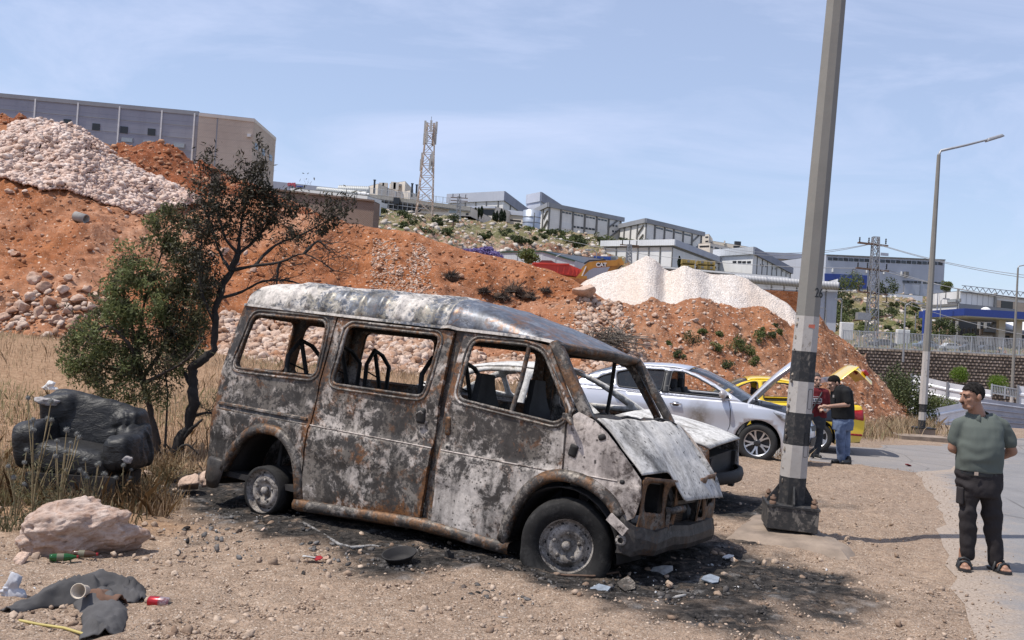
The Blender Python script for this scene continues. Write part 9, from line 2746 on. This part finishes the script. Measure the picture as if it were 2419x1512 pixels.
strip([(685,1243,.02),(700,1235,.03),(745,1257,.02),(800,1290,.015),(830,1297,.012),(880,1293,.012),(897,1296,.012)],.013,M_TRIM,'metal_trim','bent grey metal window trim lying before the van','trim')
strip([(1300,1360,.012),(1340,1363,.012),(1400,1365,.012),(1462,1358,.02),(1465,1364,.012)],.009,M_RUSTY,'metal_pipe','thin rusty pipe under the van front wheel','pipe')
strip([(2040,1305,.006),(1995,1300,.02)],.004,M_BLK,'cable','short black cable at the footing edge','cable') if False else None
strip([(45,1470,.01),(90,1480,.012),(150,1490,.015),(200,1503,.01)],.008,flat('yellow_hose',(.40,.32,.10),.6),'hose','thin yellow hose in the bottom left corner','hose')
g=[]
for r_,z in ((.085,.045),(.080,.044),(.062,.015),(.035,.004),(.0001,.002)):
 g.append((r_,z))
o=put('lamp_bowl',MB().lathe(g,22).me('lamp_bowl',MV_CHAR),943,1338,'burnt black headlamp bowl on the gravel before the van','lamp bowl',.3,(R_(18),R_(-10),.3),.03);o.scale=(1.55,1.1,1.6);solid_mod(o,.006,1)
mb=MB();mb.box((0,0,.03),(.16,.05,.05),R_(-12));mb.box((-.08,0,.05),(.05,.06,.09),R_(20));mb.tube([(-.08,-.02,.08),(-.10,-.03,.12)],[.02,.012],6);mb.tube([(.05,0,.03),(.13,-.02,.025)],.024,8)
put('burnt_fitting',mb.me('burnt_fitting',MV_CHAR),1085,1335,'charred mechanical fitting on the ground right of the lamp bowl','fitting',.2)
mb=MB();mb.box((0,0,.012),(.07,.03,.022),R_(8));mb.box((.03,0,.014),(.03,.03,.02),R_(-20));put('red_fragment',mb.me('red_fragment',flat('red_plastic',(.38,.03,.04),.4)),1052,1365,'small red plastic fragment before the van','fragment')
def shard(px,py,s,mat,label,cat='fragment',group='burnt fragments'):
 r=random.Random(px*7+py);n=6
 P_=[(math.cos(6.283*k/n)*s*r.uniform(.5,1.1),math.sin(6.283*k/n)*s*r.uniform(.4,.8)) for k in range(n)]
 o=put('fragment',MB().prism(P_,0,.008).me('fragment',mat),px,py,label,cat,0,(r.uniform(-.35,.35),r.uniform(-.35,.35),r.uniform(0,6)),.014);return o
M_ASHS=flat('ash_sheet',(.30,.29,.28),.8,0,.4,20);M_BLUES=flat('bluish_sheet',(.22,.25,.29),.5,.2,.3,20);M_WHT=flat('white_scrap',(.6,.59,.57),.7)
for px,py,s,mt,lb in [(730,1322,.07,M_WHT,'white paper scrap beside the brown stone'),(752,1324,.05,M_REDL,'red scrap beside the white paper'),(1335,1440,.06,M_WHT,'white scrap in the front gravel'),(1415,1400,.10,M_BLUES,'bluish sheet scrap before the van nose'),(1480,1388,.11,MV_BROWN,'curled rusty sheet scrap before the van nose'),(1565,1352,.13,M_ASHS,'pale ash-covered sheet under the van bumper'),(1680,1375,.11,M_BLUES,'bluish burnt sheet at the edge of the ash'),(1720,1320,.06,M_WHT,'white card scrap right of the van bumper'),(1195,1465,.07,M_ASHS,'grey flat scrap in the front gravel'),(150,1402,.05,M_WHT,'white shell-like scrap above the jacket'),(80,1375,.06,M_ASHS,'pale scrap left of the jacket'),(1600,1415,.06,M_ASHS,'ash scrap in the right foreground'),(2130,1220,.04,M_BLK,'small black lump on the gravel near the road'),(1880,1290,.05,M_REDL,'red scrap on the footing'),(2145,1100,.09,M_REDL,'faded red wrapper on the gravel before the taxi')]:
 shard(px,py,s,mt,lb)
n=900
ang=RNG.random(n);xs=-2.6+5.0*RNG.random(n);ys=9.9-(xs+2.3)*.60-1.5+RNG.normal(0,.42,n)
sz=.010+.030*RNG.random(n)**3
SHF=[(v*np.array([1,.8,.25]),f) for v,f in SH0]
scatter('burnt_scraps',np.stack([xs,ys,zg_np(xs,ys)+.005],1),sz,SHF,stone_mat('scrap_mix',(.012,.012,.012),(.20,.19,.185),(.14,.08,.05),.5,True,9,.003))
n=260;xs=-4+8*RNG.random(n);ys=6+3*RNG.random(n)**1.4;k=(xs<3)
scatter('light_scraps',np.stack([xs[k],ys[k],zg_np(xs[k],ys[k])+.004],1),.006+.014*RNG.random(k.sum())**2,SHF,stone_mat('light_mix',(.3,.3,.3),(.7,.68,.66),(.2,.25,.3),.4,True,9,.002))
p=hill_at(195,523);o=MB().lathe([(.15,-.22),(.15,.22),(.12,.22),(.12,-.22),(.15,-.22)],20,axis='X').build('concrete_pipe',M_CONC,None,(p[0],p[1]-.1,p[2]+.12),(0,R_(12),R_(-20)));tag(o,'grey concrete pipe piece half buried in the red slope','pipe')
p=HILL.P[60:126].reshape(-1,3);a_=hill_at(497,455);o=MB().box((0,0,.35),(.35,.3,1.1)).build('concrete_block',M_CONCD,None,(a_[0],a_[1]+.3,a_[2]),(0,R_(4),.2));tag(o,'upright grey concrete stub on the red ridge behind the tree','block')
def tiny_car(px,py,d,mat,label):
 b=W(px,py,d);r_=empty('parked_car',b,R_(3),label,'car')
 prof=[(-.95,.12),(-.97,.30),(-.85,.36),(-.55,.38),(-.30,.58),(.30,.58),(.58,.38),(.90,.33),(.95,.15)]
 mb=MB();V=[(x,y,z) for y in (-.36,.36) for x,z in prof];n=len(prof)
 mb.add(V,[tuple(range(n))[::-1],tuple(range(n,2*n))]+[(i,(i+1)%n,n+(i+1)%n,n+i) for i in range(n)]);o=mb.build('body',mat,r_);bevel_mod(o,.04)
 mb=MB();mb.add([(x,-.365,z) for x,z in ((-.50,.40),(.50,.40),(.28,.55),(-.28,.55))],[(0,1,2,3)]);mb.build('window',M_GLASSD,r_)
 for sx in (-.58,.58):MB().lathe([(.0001,-.02),(.13,-.02),(.13,.10)],16,(sx,-.36,.13),'Y').build('wheel',M_TYRE,r_)
M_CW=flat('white_car',(.62,.62,.62),.3);M_CD=flat('dark_car',(.05,.055,.065),.3);M_CB=flat('blue_car',(.14,.19,.26),.3)
for px,py,mt,lb in [(2244,829,M_CW,'white car parked behind the railing on the studded wall'),(2290,832,M_CD,'dark car parked right of the white one behind the railing'),(2188,824,M_CB,'blue-grey car behind the railing left of the white one'),(2330,834,M_CD,'second dark car parked under the canopy'),(2085,820,M_CD,'dark car behind the railing right of the pylon')]:
 tiny_car(px,py,73.5,mt,lb)
bp=W(2179,826,78);o=MB().tube([(0,0,0),(0,0,3.1)],.12,8).build('blue_column',BM['blue'],None,bp);tag(o,'slim blue column in the yard left of the railing lamp','column')
for px,py,lb in ((2131,812,'white utility cabinet behind the railing'),(1998,795,'grey cabinet left of the lattice pylon')):
 o=MB().box((0,0,.7),(1.0,.5,1.4)).build('utility_cabinet',BM['roofw'],None,W(px,py+8,80));bevel_mod(o,.04);tag(o,lb,'cabinet')
